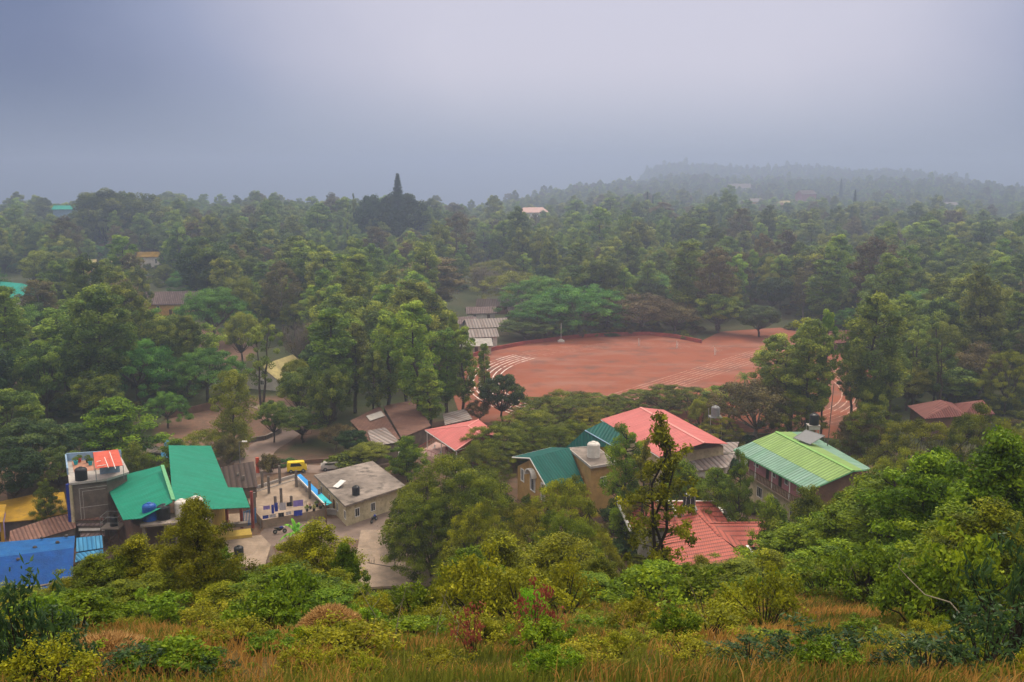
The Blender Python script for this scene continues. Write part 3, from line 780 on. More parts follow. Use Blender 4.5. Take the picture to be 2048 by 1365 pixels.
# ------------------------------------------------------------------ trees placed one by one
T = tree
SRC = {}
def keep(key, r): SRC.setdefault(key, []).append(r); return r
GO = 'tall silver oaks between the houses and the sports field'
T('silver_oak_light', 662, 618, 192, 90, 'leftmost of the tall silver oaks left of the red field', GO, variant=0)
T('silver_oak', 705, 650, 198, 80, 'silver oak just right of the leftmost tall one left of the field', GO, variant=1)
T('silver_oak', 740, 700, 190, 60, 'shorter green silver oak in the middle of the tall clump above the rusty roof', GO, variant=3)
T('silver_oak_light', 775, 622, 197, 74, 'tall slim silver oak third from the left in the clump left of the field', GO, variant=4)
T('silver_oak_light', 832, 604, 188, 92, 'tallest silver oak of the clump left of the field, bare dark trunk below', GO, variant=2)
T('silver_oak_light', 860, 735, 184, 62, 'dense lower silver oak in front of the tallest one left of the field', GO, variant=1)
T('silver_oak_light', 890, 660, 193, 58, 'fresh green silver oak beside the bougainvillea left of the field', GO, variant=0)
T('silver_oak_light', 926, 655, 194, 62, 'narrow silver oak with yellow green top at the left bend of the track', GO, variant=2)
T('silver_oak_light', 968, 688, 203, 26, 'small thin yellow green sapling overlapping the left bend of the track', GO, variant=0)
T('silver_oak_light', 903, 628, 215, 34, 'thin yellow green silver oak top in front of the shacks', GO, variant=1)
T('mango_tree', 1003, 752, 191, 88, 'round dark tree standing over the left bend of the track', variant=0)
T('brown_tree', 958, 800, 190, 50, 'small brownish tree beside the round dark tree at the track bend', variant=0)
T('silver_oak', 125, 606, 205, 135, 'big dark silver oak rising highest at the left side', variant=2)
T('broadleaf_tree', 80, 690, 190, 120, 'dark leafy tree in front of the big dark silver oak on the left', variant=0)
T('broadleaf_tree', 186, 745, 186, 104, 'pale green leafy tree below the bright umbrella shaped tree on the left', variant=1)
T('leafy_tree', 225, 800, 160, 168, 'wide bright green leafy tree behind the terrace with the red awning', variant=0)
T('thin_oak', 515, 640, 200, 84, 'open airy oak with bare lower trunk left of the yellow patched roof', variant=0)
T('columnar_tree', 462, 742, 166, 84, 'dense yellowish green columnar tree beside the dirt yard', variant=0)
T('bare_tree', 600, 648, 236, 78, 'grey almost bare tree right of the yellow patched roof')
T('yellow_green_tree', 482, 625, 248, 78, 'round yellow green tree behind the airy oak on the left', variant=1)
GR = 'umbrella shaped rain trees'
T('rain_tree', 275, 619, 232, 180, 'flat topped rain tree, upper one of the two left of the dirt yard', GR, variant=0)
T('rain_tree', 268, 682, 205, 165, 'brightest flat topped rain tree, directly below another one on the left', GR, variant=1)
T('rain_tree', 410, 700, 208, 160, 'low spreading rain tree above the brown fence on the left', GR, variant=2)
T('rain_tree', 425, 578, 276, 150, 'dark bluish rain tree above the small dirt clearing on the left', GR, variant=0)
T('rain_tree', 30, 612, 245, 150, 'flat topped rain tree cut by the left edge of the photo', GR, variant=2)
T('rain_tree', 332, 785, 186, 92, 'small flat topped bluish green tree just above the brown fence', GR, variant=1)
T('rain_tree', 1160, 574, 297, 200, 'broad rain tree leaning over the far red wall of the field', GR, variant=0)
T('rain_tree', 1090, 600, 292, 150, 'rain tree whose crown hangs low to the left corner of the far wall', GR, variant=1)
T('rain_tree_yellow', 1030, 545, 352, 165, 'yellowish rain tree behind the broad rain tree above the field', GR, variant=0)
T('rain_tree_yellow', 990, 520, 400, 125, 'flat pale orange green tree behind the leafless purple tree', GR, variant=1)
T('bare_tree', 965, 535, 374, 60, 'small purple grey leafless tree on the pale red clearing')
T('broadleaf_tree', 1050, 640, 284, 108, 'bluish green bushy tree at the left end of the far field wall', variant=2)
T('brown_tree', 1280, 590, 300, 150, 'low brownish green spreading tree behind the middle of the far wall', variant=0)
T('brown_tree', 1350, 610, 298, 110, 'low brownish green tree behind the right end of the far wall', variant=1)
T('rain_tree', 1215, 600, 305, 90, 'small rain tree pressed between broad rain tree and brown trees', GR, variant=2)
T('silver_oak_brown', 860, 515, 330, 130, 'large rounded brown green tree above the tall oak clump', variant=0)
T('silver_oak_brown', 1445, 498, 302, 92, 'tall brownish silver oak behind the far right corner of the field', variant=1)
T('broadleaf_tree', 1440, 590, 296, 90, 'bushy green tree at the foot of the tall brownish oak', variant=0)
T('mango_tree', 1520, 612, 290, 84, 'dark tree with red trunk on the bare ground right of the field', variant=1)
T('bougainvillea', 880, 656, 226, 36, 'magenta bougainvillea bush between the oaks and the shacks')
GA = 'tall oaks in front of the right bend of the track'
T('thin_oak', 1590, 640, 178, 120, 'wide leaning silver oak, leftmost in front of the right bend of the track', GA, variant=1)
T('silver_oak', 1625, 640, 176, 92, 'silver oak with two dark trunks in front of the right bend', GA, variant=0)
T('silver_oak_light', 1655, 622, 182, 44, 'slim light green silver oak beside the two trunked one', GA, variant=2)
T('silver_oak', 1757, 588, 178, 125, 'tallest silver oak right of the track bend with a strong dark trunk', GA, variant=4)
T('silver_oak', 1712, 680, 192, 62, 'lower silver oak left behind the tallest one right of the track', GA, variant=1)
T('thin_oak', 1838, 650, 200, 90, 'airy oak right of the tallest silver oak on the right', GA, variant=0)
T('thin_oak', 1895, 640, 195, 84, 'oak with leaning brown trunks on the right side', GA, variant=1)
T('yellow_green_tree', 1935, 618, 235, 100, 'olive green tree behind the oak with leaning trunks', variant=0)
T('brown_tree', 1965, 688, 206, 120, 'brown green round tree with dark forked trunk near the right edge', variant=0)
T('yellow_green_tree', 1870, 725, 204, 90, 'yellow green tree below the leaning brown trunks', variant=1)
T('acacia_canopy_olive', 2020, 700, 196, 110, 'brown green spreading tree cut by the right edge', variant=0)
GF = 'feathery acacias along the near side of the field'
T('acacia_canopy', 1130, 783, 186, 175, 'feathery acacia covering the near left edge of the red field', GF, variant=0)
T('acacia_canopy', 1060, 822, 172, 160, 'feathery acacia between small pink roof and teal roof', GF, variant=1)
T('acacia_canopy', 985, 850, 160, 150, 'feathery acacia touching the corner of the small pink roof', GF, variant=2)
T('acacia_canopy', 960, 885, 148, 130, 'feathery acacia left of the teal roof gable', GF, variant=0)
T('acacia_canopy', 1230, 790, 190, 110, 'feathery acacia left above the large pink roof', GF, variant=2)
T('acacia_canopy', 1335, 772, 193, 140, 'feathery acacia directly above the large pink roof', GF, variant=1)
T('acacia_canopy', 1150, 842, 166, 90, 'small feathery acacia behind the rear teal gable', GF, variant=1)
T('yellow_green_tree', 1402, 798, 178, 52, 'small bright yellow green tree right of the large pink roof', variant=0)
T('brown_tree', 1515, 768, 176, 170, 'wide olive brown tree between the pink roof and the light green roof', variant=1)
T('acacia_canopy_olive', 1440, 830, 172, 90, 'olive tree behind the raised tank and tin roof', GF, variant=0)
T('palm_tree', 1490, 744, 196, 70, 'palm crown rising out of the trees at the near side of the field', variant=0)
T('acacia_canopy', 905, 912, 116, 290, 'huge dense dark green acacia left of the teal roofed house', variant=0)
T('acacia_canopy', 830, 965, 122, 130, 'dark green acacia at the edge of the grey concrete slab', variant=1)
T('acacia_canopy_olive', 1128, 958, 108, 195, 'large olive acacia directly in front of the teal roof', variant=0)
T('acacia_canopy_olive', 1045, 1010, 102, 180, 'olive acacia in front of the huge dark one', variant=1)
T('young_oak_lush', 1255, 850, 124, 92, 'bright leafy oak in front of the large pink roof, left one', variant=0)
T('young_oak', 1292, 880, 121, 80, 'leafy oak in front of the large pink roof, right one', variant=0)
T('young_oak_lush', 1480, 905, 120, 52, 'small pointed green oak before the left eave of the light green roof', variant=0)
T('young_oak_lush', 1440, 935, 124, 90, 'leafy green tree between red tiled roof and light green roof', variant=0)
T('leafy_tree', 1375, 925, 128, 110, 'dense green tree behind the black tank of the red tiled house', variant=1)
T('leafy_tree', 1545, 1000, 108, 100, 'leafy green tree right of the red tiled roof', variant=2)
T('dark_acacia', 1625, 975, 100, 150, 'fine leaved olive tree below the light green roof gable', variant=0)
T('acacia', 1690, 985, 98, 130, 'fine leaved olive tree before the brown gable wall', variant=1)
T('acacia_canopy', 1740, 812, 150, 150, 'brown green acacia right of the light green roof', variant=1)
T('brown_tree', 1722, 825, 150, 90, 'reddish brown bushy tree close right of the black roof tank', variant=0)
T('acacia_canopy_olive', 1850, 838, 138, 210, 'spreading olive acacia in front of the dull red hip roof', variant=0)
T('acacia_canopy', 1960, 812, 132, 170, 'spreading green acacia right of the dull red hip roof', variant=2)
T('yellow_green_tree', 2030, 850, 104, 90, 'round yellow green tree at the right edge', variant=1)
T('acacia_canopy', 1800, 905, 112, 170, 'dark olive acacia right of the light green roof corner', variant=0)
T('leafy_tree', 818, 876, 153, 78, 'bright fresh green tree beside the small pink roofed house', variant=1)
T('broadleaf_tree', 602, 818, 176, 100, 'round green tree on the dirt yard above the road', variant=2)
T('brown_tree', 672, 852, 171, 70, 'rust coloured small tree left of the rusty sheet roof', variant=1)
T('mango_tree', 705, 862, 168, 66, 'dark round small tree in front of the rusty sheet roof', variant=0)
T('yellow_green_tree', 735, 888, 160, 80, 'yellow green bushy tree behind the old concrete roof', variant=0)
T('rain_tree_yellow', 410, 862, 160, 130, 'yellowish spreading tree behind the big green roof', variant=0)
T('brown_tree', 455, 870, 158, 60, 'brownish tree beside the street light at the road', variant=0)
T('dark_acacia', 270, 885, 147, 90, 'dark tree between the red awning and the green roof', variant=1)
T('mango_tree', 60, 845, 152, 150, 'dark broad tree behind the yellow roof on the left', variant=2)
T('mango_tree', 150, 850, 156, 110, 'dark tree directly behind the terrace with the black tank', variant=1)
T('broadleaf_tree', 10, 780, 170, 130, 'dark leafy tree at the left edge above the yellow roof', variant=0)
T('dark_acacia', 90, 960, 132, 60, 'thin small tree rising through the yellow roof yard', variant=0)
T('banana_plant', 592, 1040, 124, 72, 'banana plant with big light green leaves beside the motorbike', variant=0)

for k_, px_, py_, d_, w_, lb_, g_ in [
 ('silver_oak', 1556, 668, 186, 92, 'silver oak hiding the red ground left of the two trunked one', GA), ('silver_oak_light', 1606, 650, 192, 60, 'light green silver oak behind the wide leaning one', GA),
 ('broadleaf_tree', 1745, 760, 176, 60, 'bushy tree at the foot of the tallest right oak', GA),
 ('thin_oak', 1790, 632, 186, 90, 'airy silver oak close right of the tallest right one', GA), ('yellow_green_tree', 1815, 725, 200, 110, 'yellow green bushy tree below the airy right oaks', GA),
 ('broadleaf_tree', 1905, 735, 202, 120, 'bushy green tree below the brown leaning trunks', GA), ('acacia_canopy', 1590, 790, 172, 130, 'dark acacia under the wide leaning oak', GF),
 ('acacia_canopy', 1085, 795, 196, 130, 'feathery acacia at the left part of the near field edge', GF), ('acacia_canopy', 1180, 790, 200, 130, 'feathery acacia second along the near field edge', GF), ('acacia_canopy', 1280, 782, 202, 120, 'feathery acacia third along the near field edge', GF),
 ('acacia_canopy', 1385, 776, 200, 120, 'feathery acacia fourth along the near field edge', GF), ('broadleaf_tree', 1460, 772, 190, 110, 'bushy green tree left of the palm crown', GF), ('yellow_green_tree', 1560, 762, 186, 90, 'olive tree right of the palm crown', GF),
 ('acacia_canopy', 1030, 850, 164, 140, 'dense acacia behind the teal roof gable', GF), ('acacia_canopy', 1100, 850, 160, 130, 'acacia directly behind the long teal ridge', GF), ('acacia_canopy_olive', 1190, 815, 178, 120, 'olive acacia left of the large pink roof corner', GF),
 ('broadleaf_tree', 655, 735, 176, 90, 'lower green tree filling the foot of the leftmost oaks', GO), ('silver_oak', 695, 628, 205, 70, 'silver oak behind the gap of the two leftmost ones', GO),
 ('silver_oak_light', 808, 640, 203, 60, 'light silver oak between the slim and the tallest one', GO), ('broadleaf_tree', 600, 740, 190, 100, 'green tree right of the yellow patched roof', None), ('mango_tree', 640, 690, 215, 90, 'dark tree behind the leftmost tall oak', None),
 ('broadleaf_tree', 545, 800, 176, 60, 'small green tree hiding the foot of the yellow patched roof', None), ('yellow_green_tree', 590, 720, 205, 60, 'olive green tree touching the right end of the yellow patched roof', None), ('leafy_tree', 350, 880, 150, 90, 'green tree behind the rear wing of the green roof', None),
 ('mango_tree', 20, 900, 140, 120, 'dark tree over the left end of the yellow roof', None), ('broadleaf_tree', 110, 900, 146, 100, 'dark green tree behind the bare walled building', None), ('broadleaf_tree', 915, 700, 232, 44, 'small green tree before the shacks', None)]:
    T(k_, px_, py_, d_, w_, lb_, g_)
T('acacia_canopy', 935, 950, 111, 220, 'dense dark acacia under the right half of the huge one', GF, variant=2)
T('acacia_canopy', 860, 985, 110, 170, 'dense dark acacia under the left half of the huge one', GF, variant=0)
# slope in front
GS = 'small acacias on the slope below the viewpoint'
T('acacia', 392, 1000, 43.5, 165, 'olive feathery acacia with straight dark trunk below the blue tank', GS, variant=0)
T('acacia', 275, 1072, 44.5, 150, 'olive acacia left of the straight trunked one', GS, variant=1)
T('dark_acacia', 185, 1112, 43.5, 150, 'deep green acacia right in front of the blue roof', GS, variant=0)
T('leafy_tree', 455, 1128, 46.5, 130, 'green leafy tree in front of the small concrete slab', GS, variant=2)
T('dark_acacia', 70, 1185, 41.5, 130, 'dark acacia below the blue wall at the left', GS, variant=1)
T('acacia', 630, 1046, 50, 185, 'broad olive acacia left of the cracked concrete slab', GS, variant=2)
T('acacia', 565, 1112, 47.5, 120, 'olive acacia below the banana plant', GS, variant=0)
T('leafy_tree', 575, 1135, 39.5, 200, 'low dense green tree above the left grass hummock', GS, variant=0)
T('leafy_tree', 950, 1100, 53, 140, 'yellow olive tree just right of the cracked concrete slab', GS, variant=1)
T('acacia', 1000, 1065, 57, 200, 'yellow olive acacia below the huge dark acacia', GS, variant=1)
T('acacia', 1125, 1075, 55, 220, 'yellow olive acacia in the middle of the slope edge', GS, variant=0)
T('dark_acacia', 1200, 1110, 53, 120, 'deep olive acacia left below the red tiled roof', GS, variant=0)
T('young_oak', 1325, 832, 57, 150, 'slim dark stemmed oak standing before the red tiled roof', variant=0)
T('dark_acacia', 1425, 1135, 53, 160, 'deep olive tree below the red tiled roof', GS, variant=1)
T('leafy_tree', 1300, 1130, 49.5, 150, 'low leafy tree at the foot of the slim oak', GS, variant=2)
T('leafy_tree', 1590, 1052, 70, 190, 'lush green tree right below the red tiled roof', GS, variant=0)
T('leafy_tree', 1700, 1010, 68, 200, 'lush green tree below the fine leaved olive trees', GS, variant=1)
T('young_oak_lush', 1790, 950, 57, 190, 'tall lush tree on the right part of the slope edge', GS, variant=0)
T('leafy_tree', 1880, 905, 51, 240, 'big lush leafy tree on the right slope', GS, variant=2)
T('leafy_tree', 2010, 870, 43.5, 260, 'big lush leafy tree cut by the right edge', GS, variant=0)
T('dark_acacia', 1985, 1000, 35.5, 260, 'dark leafy tree low at the right edge', GS, variant=1)
T('leafy_tree', 1800, 1100, 45.5, 190, 'green leafy tree above the orange grass patch on the right', GS, variant=1)

for k_, px_, py_, d_, w_, lb_ in [
 ('dark_acacia', 310, 1150, 41.5, 190, 'low dark tree left below the straight trunked acacia'), ('acacia', 440, 1170, 41.5, 170, 'low olive tree right below the straight trunked acacia'),
 ('leafy_tree', 110, 1195, 37.5, 170, 'low green tree in the shade at the lower left'), ('dark_acacia', 240, 1165, 39.5, 170, 'low dark tree below the blue roof'),
 ('acacia', 672, 1140, 46, 100, 'olive tree at the left side of the cracked slab'), ('leafy_tree', 650, 1185, 38.5, 150, 'low green tree behind the big grass tussock'),
 ('acacia', 905, 1130, 53, 90, 'olive tree in front of the right part of the cracked slab'), ('dark_acacia', 915, 1172, 43.5, 130, 'low dark olive tree right below the cracked slab'),
 ('acacia', 1050, 1150, 45.5, 190, 'low yellow olive tree in the centre of the slope edge'), ('leafy_tree', 1180, 1160, 45.5, 170, 'low green tree right of the slope centre'),
 ('acacia', 1280, 1142, 53, 110, 'olive tree left of the slim dark stemmed oak'), ('dark_acacia', 1470, 1125, 53, 170, 'dark olive tree under the lower corner of the red tiles'),
 ('acacia', 1545, 1105, 55, 150, 'olive tree right of the lowest red tiles'), ('leafy_tree', 1660, 1090, 51, 180, 'green tree below the tall lush ones on the right'),
 ('dark_acacia', 1740, 1120, 43.5, 170, 'dark tree above the orange grass patch'), ('leafy_tree', 1930, 1010, 41.5, 230, 'lush tree in front of the big ones on the right'),
 ('acacia', 1400, 1112, 84, 110, 'olive tree just under the red tiled roof'), ('leafy_tree', 1640, 1030, 82, 150, 'green tree in front of the fine leaved olive ones'),
 ('acacia_canopy_olive', 1195, 1062, 92, 120, 'olive acacia touching the left white verge'), ('leafy_tree', 1760, 960, 84, 170, 'lush tree right of the brown gable wall'),
 ('acacia_canopy', 1900, 900, 92, 200, 'spreading green tree on the right slope'), ('acacia_canopy_olive', 2010, 930, 80, 190, 'spreading olive tree by the right edge'),
 ('acacia_canopy_olive', 960, 1010, 94, 170, 'olive acacia below the huge dark green one'), ('acacia_canopy', 1130, 1020, 88, 180, 'dark olive acacia at the foot of the large olive one'),
 ('acacia', 322, 1092, 45, 140, 'olive acacia close behind the straight trunked one'), ('leafy_tree', 440, 1095, 46, 110, 'leafy tree close right of the straight trunked acacia'),
 ('dark_acacia', 245, 1112, 44, 150, 'deep green acacia below the rusty tank stand'), ('acacia', 120, 1160, 43, 130, 'olive tree below the middle of the blue roof'), ('acacia', 585, 1078, 49, 130, 'olive acacia left of the broad one before the slab'),
 ('leafy_tree', 690, 1090, 49, 80, 'leafy tree right of the broad acacia before the slab'), ('dark_acacia', 540, 1150, 44, 140, 'low dark acacia between the two tree groups'), ('acacia', 600, 1130, 45, 150, 'low olive acacia under the broad one'),
 ('leafy_tree', 540, 1130, 49.5, 130, 'leafy tree beside the small concrete slab'), ('dark_acacia', 340, 1120, 47.5, 150, 'dense dark crown behind the straight trunked acacia')]:
    T(k_, px_, py_, d_, w_, lb_, GS)
# ------------------------------------------------------------------ the wood
rng = np.random.default_rng(77)
def to_px(x, y, z):
    dx, dy, dz = x, y, z - CAM_Z
    fw = dy * CP_ - dz * SP_; upv = dy * SP_ + dz * CP_
    return 1024 + FPX * dx / fw, 682.5 - FPX * upv / fw
# candidates on a jittered grid
gx, gy = np.meshgrid(np.arange(-1000, 2400, 9.2), np.arange(150, 3900, 9.2))
gx = gx.ravel() + rng.uniform(-4, 4, gx.size); gy = gy.ravel() + rng.uniform(-4, 4, gy.size)
gd = np.hypot(gx, gy)
sp = np.interp(gd, [700, 1200, 3000], [1.0, .7, .45])
ok = (np.abs(gx) < gy * .56 + 14) & (rng.random(gx.size) < .92 * sp)
gx, gy = gx[ok], gy[ok]; gd = np.hypot(gx, gy)
gzv = ground(gx, gy)
bx, by = to_px(gx, gy, gzv)
fieldm = [P(a, b_, 0)[:2] for a, b_ in [(900, 860), (885, 790), (925, 700), (1000, 678), (1400, 668), (1440, 648), (1590, 648), (1720, 680), (1780, 780), (1730, 900)]]
bad = inpoly(gx, gy, fieldm)
clear = [pxpoly([(0, 860), (1110, 800), (1700, 790), (2100, 800), (2400, 1400), (-300, 1400)]),        # houses
         pxpoly([(300, 640), (440, 650), (540, 705), (620, 700), (640, 800), (660, 880), (300, 900), (310, 820), (430, 780), (330, 740)]),
         pxpoly([(500, 690), (640, 690), (640, 790), (520, 790)]),
         pxpoly([(640, 780), (1000, 780), (1000, 900), (600, 900)]),
         pxpoly([(880, 585), (1080, 585), (1060, 700), (870, 740)]),
         pxpoly([(930, 535), (1000, 535), (1000, 620), (930, 620)]),
         pxpoly([(1400, 640), (1580, 640), (1580, 690), (1400, 690)]),
         pxpoly([(270, 575), (385, 575), (385, 640), (270, 640)]),
         pxpoly([(-40, 545), (75, 545), (75, 640), (-40, 640)]),
         pxpoly([(160, 555), (210, 555), (210, 625), (160, 625)])]
for c in clear: bad |= inpoly(gx, gy, c)
for (x0, y0, r0) in PLANTED: bad |= np.hypot(gx - x0, gy - y0) < r0 * .72 + 2
# keep the slender line of sight to the white house on the edge open
bad |= (np.abs(gx / gy - (1066 - 1024) / FPX / CP_) < .014) & (gy > 690) & (gy < 900)
PEEK = [(25, 578, 75, 9), (165, 515, 34, 7.5), (245, 512, 30, 8), (296, 505, 36, 8), (204, 480, 24, 8), (700, 508, 26, 7), (1705, 499, 18, 7), (330, 600, 62, 6), (185, 590, 36, 6)]
for (hx, hy, hw, hz_) in PEEK:
    hd = P(hx, hy, hz_)[1]; tx0, ty0 = to_px(gx, gy, gzv + 15)
    bad |= (np.abs(tx0 - hx) < hw * .8) & (gy < hd + 6) & (gy > hd - 230) & (ty0 < hy + 10)
    bad |= (np.abs(tx0 - hx) < hw) & (np.abs(gy - hd) < 11)
# the ground beyond the ridge crests and in the valley is lost in mist
bad |= (gzv < -55)
gx, gy, gd, bx, by, gzv = [a[~bad] for a in (gx, gy, gd, bx, by, gzv)]
hgt = np.clip(rng.normal(18.5, 5.6, gx.size), 9, 33)
hgt *= .80 + .4 * fbm(gx, gy, 70)
hgt *= np.interp(gd, [900, 1300], [1, .85]); big_ = rng.random(gx.size) < .03; hgt = np.where(big_ & (gd > 700), hgt * 1.25, hgt)
# nearer than the field's far edge only lower trees, so the field stays open
hgt = np.where((gy < 200) & (gx > -30), np.minimum(hgt, 9), hgt)
kindn = rng.random(gx.size)
kinds = np.where(kindn < .36, 0, np.where(kindn < .50, 1, np.where(kindn < .58, 2, np.where(kindn < .80, 3, np.where(kindn < .87, 4, np.where(kindn < .94, 5, 6))))))
KN = ['silver_oak', 'silver_oak_light', 'silver_oak_brown', 'broadleaf_tree', 'mango_tree', 'rain_tree', 'yellow_green_tree']
hmul = np.array([1, .98, .95, .80, .68, .52, .74])[kinds]; hgt = hgt * hmul
wd = hgt * np.array([.42, .38, .50, .78, .85, 1.7, .7])[kinds] * rng.uniform(.8, 1.3, gx.size)
tx, ty = to_px(gx, gy, gzv + hgt)
inview = (tx > -25) & (tx < 2073) & (ty > 250)
order = np.argsort(gd + np.where(inview, 0, 1e5))
NIND = 265
ind = order[:NIND]; rest = order[NIND:]
rest = rest[(gd[rest] > 60)]
LOOK = {0: 'green silver oak', 1: 'light green silver oak', 2: 'brownish silver oak', 3: 'bushy broadleaf tree', 4: 'dark round tree', 5: 'flat topped spreading tree', 6: 'yellow green tree'}
COLS = [(-300, 62, "near the turquoise roof"), (62, 130, "left of the pale left walls"), (130, 260, "near the pale walls on the left"), (260, 400, "around the tan house"),
        (400, 540, "above the airy oak"), (540, 680, 'above the grey bare tree'), (680, 800, "behind the tall oak clump"),
        (800, 940, "around the rounded brown green tree"), (940, 1100, 'around the leafless purple tree'), (1100, 1240, "behind the broad rain tree"),
        (1240, 1380, "behind the far wall's brownish trees"), (1380, 1500, "around the tall brownish oak"), (1500, 1640, "behind the bare ground"),
        (1640, 1780, "behind the track bend's tallest oak"), (1780, 1910, "behind the leaning trunked oak"), (1910, 2300, "near the right photo edge")]
ORD = ['first', 'second', 'third', 'fourth', 'fifth', 'sixth', 'seventh', 'eighth', 'ninth', 'tenth', 'eleventh', 'twelfth', 'thirteenth', 'fourteenth', 'fifteenth', 'sixteenth', 'seventeenth', 'eighteenth', 'nineteenth', 'twentieth'] + ['twenty-' + k for k in ('first', 'second', 'third', 'fourth', 'fifth', 'sixth', 'seventh', 'eighth', 'ninth')]
byreg = {}
for i in ind:
    col = [k for k, (a, b_, _) in enumerate(COLS) if a <= tx[i] < b_]; col = col[0] if col else (0 if tx[i] < 0 else len(COLS) - 1)
    byreg.setdefault((col, int(kinds[i])), []).append(i)
for (col, kd), lst in byreg.items():
    lst.sort(key=lambda j: tx[j])
    for n_, i in enumerate(lst):
        lb = LOOK[kd] + ' ' + COLS[col][2] + (', ' + ORD[n_] + ' from the left' if len(lst) > 1 else '')
        r = plant(KN[kd], gx[i], gy[i], hgt[i], wd[i], lb, 'trees of the misty wood', z=gzv[i])
        keep(KN[kd], r)
# the rest of the wood as one mass
srcs = []; firstidx = {}
for kd, kn in enumerate(KN):
    seen = set(); 
    for r in SRC[kn]:
        cr_, tk_ = kids(r)
        if cr_.data.name in seen: continue
        seen.add(cr_.data.name); j = [p[0].name for p in PROTOS[kn]].index(cr_.data.name)
        srcs.append((kd, j, cr_, tk_))
opt = {k: [n for n, s_i in enumerate(srcs) if s_i[0] == k] for k in range(len(KN))}
idx = np.array([opt[kinds[i]][rng.integers(len(opt[kinds[i]]))] for i in rest])
ph = np.array([PROTOS[KN[s_i[0]]][s_i[1]][2] for s_i in srcs]); pw = np.array([PROTOS[KN[s_i[0]]][s_i[1]][3] for s_i in srcs])
scatter('distant_wood', np.stack([gx[rest], gy[rest], gzv[rest]], -1), rng.uniform(0, 6.28, len(rest)), wd[rest] / pw[idx], hgt[rest] / ph[idx], idx,
        [[s_i[2] for s_i in srcs], [s_i[3] for s_i in srcs]], 'misty wood of countless trees running back to the far ridge', 'wood')

# landmark trees of the skyline
T('pine_tree', 795, 347, 520, 62, 'lone tall pine spire rising above the skyline')
T('mango_tree', 800, 388, 530, 105, 'big dark rounded tree under the lone pine spire', variant=0)
T('mango_tree', 745, 392, 525, 75, 'dark open crowned tree just left of the lone pine', variant=1)
T('broadleaf_tree', 840, 405, 540, 60, 'dark tree just right of the lone pine', variant=1)
T('thin_oak', 707, 388, 530, 24, 'thin see through tree on the skyline left of the lone pine', variant=0)
T('thin_oak', 690, 408, 500, 26, 'thin tree farther left of the lone pine on the skyline', variant=1)
T('broadleaf_tree', 205, 380, 560, 110, 'rounded tree forming the highest hump of the left skyline', variant=0)
T('broadleaf_tree', 270, 388, 560, 100, 'rounded tree right of the highest hump of the left skyline', variant=2)
T('cypress', 1711, 380, 800, 11, 'dark narrow cypress standing alone on the right misty ridge')
T('cypress', 1295, 384, 720, 10, 'dark narrow cypress left of the middle ridge, left one of two')
T('cypress', 1306, 392, 730, 9, 'dark narrow cypress of the middle ridge, right one of two')
T('cypress', 1683, 358, 1250, 9, 'faint narrow cypress in the mist left of the dark lone cypress')
T('broadleaf_tree', 1425, 388, 760, 34, 'flat crowned tree standing up from the misty middle ridge', variant=1)
T('broadleaf_tree', 1930, 425, 620, 80, 'dark rounded tree on the right skyline', variant=0)
T('silver_oak', 1985, 436, 600, 40, 'dark oak at the right end of the skyline', variant=1)

# undergrowth between the trunks and around the houses
ux, uy = np.meshgrid(np.arange(-330, 420, 3.4), np.arange(108, 520, 3.4))
ux = ux.ravel() + rng.uniform(-1.7, 1.7, ux.size); uy = uy.ravel() + rng.uniform(-1.7, 1.7, uy.size)
okm = (np.abs(ux) < uy * .56 + 8) & (rng.random(ux.size) < .6) & (fbm(ux, uy, 30) > .33)
noun = [field_poly] + [c for c in clear[1:]] + yards + [pxpoly([(-200, 870), (640, 790), (1000, 800), (1040, 900), (860, 1400), (-400, 1400)])]
for c in noun: okm &= ~inpoly(ux, uy, c)
ux, uy = ux[okm], uy[okm]
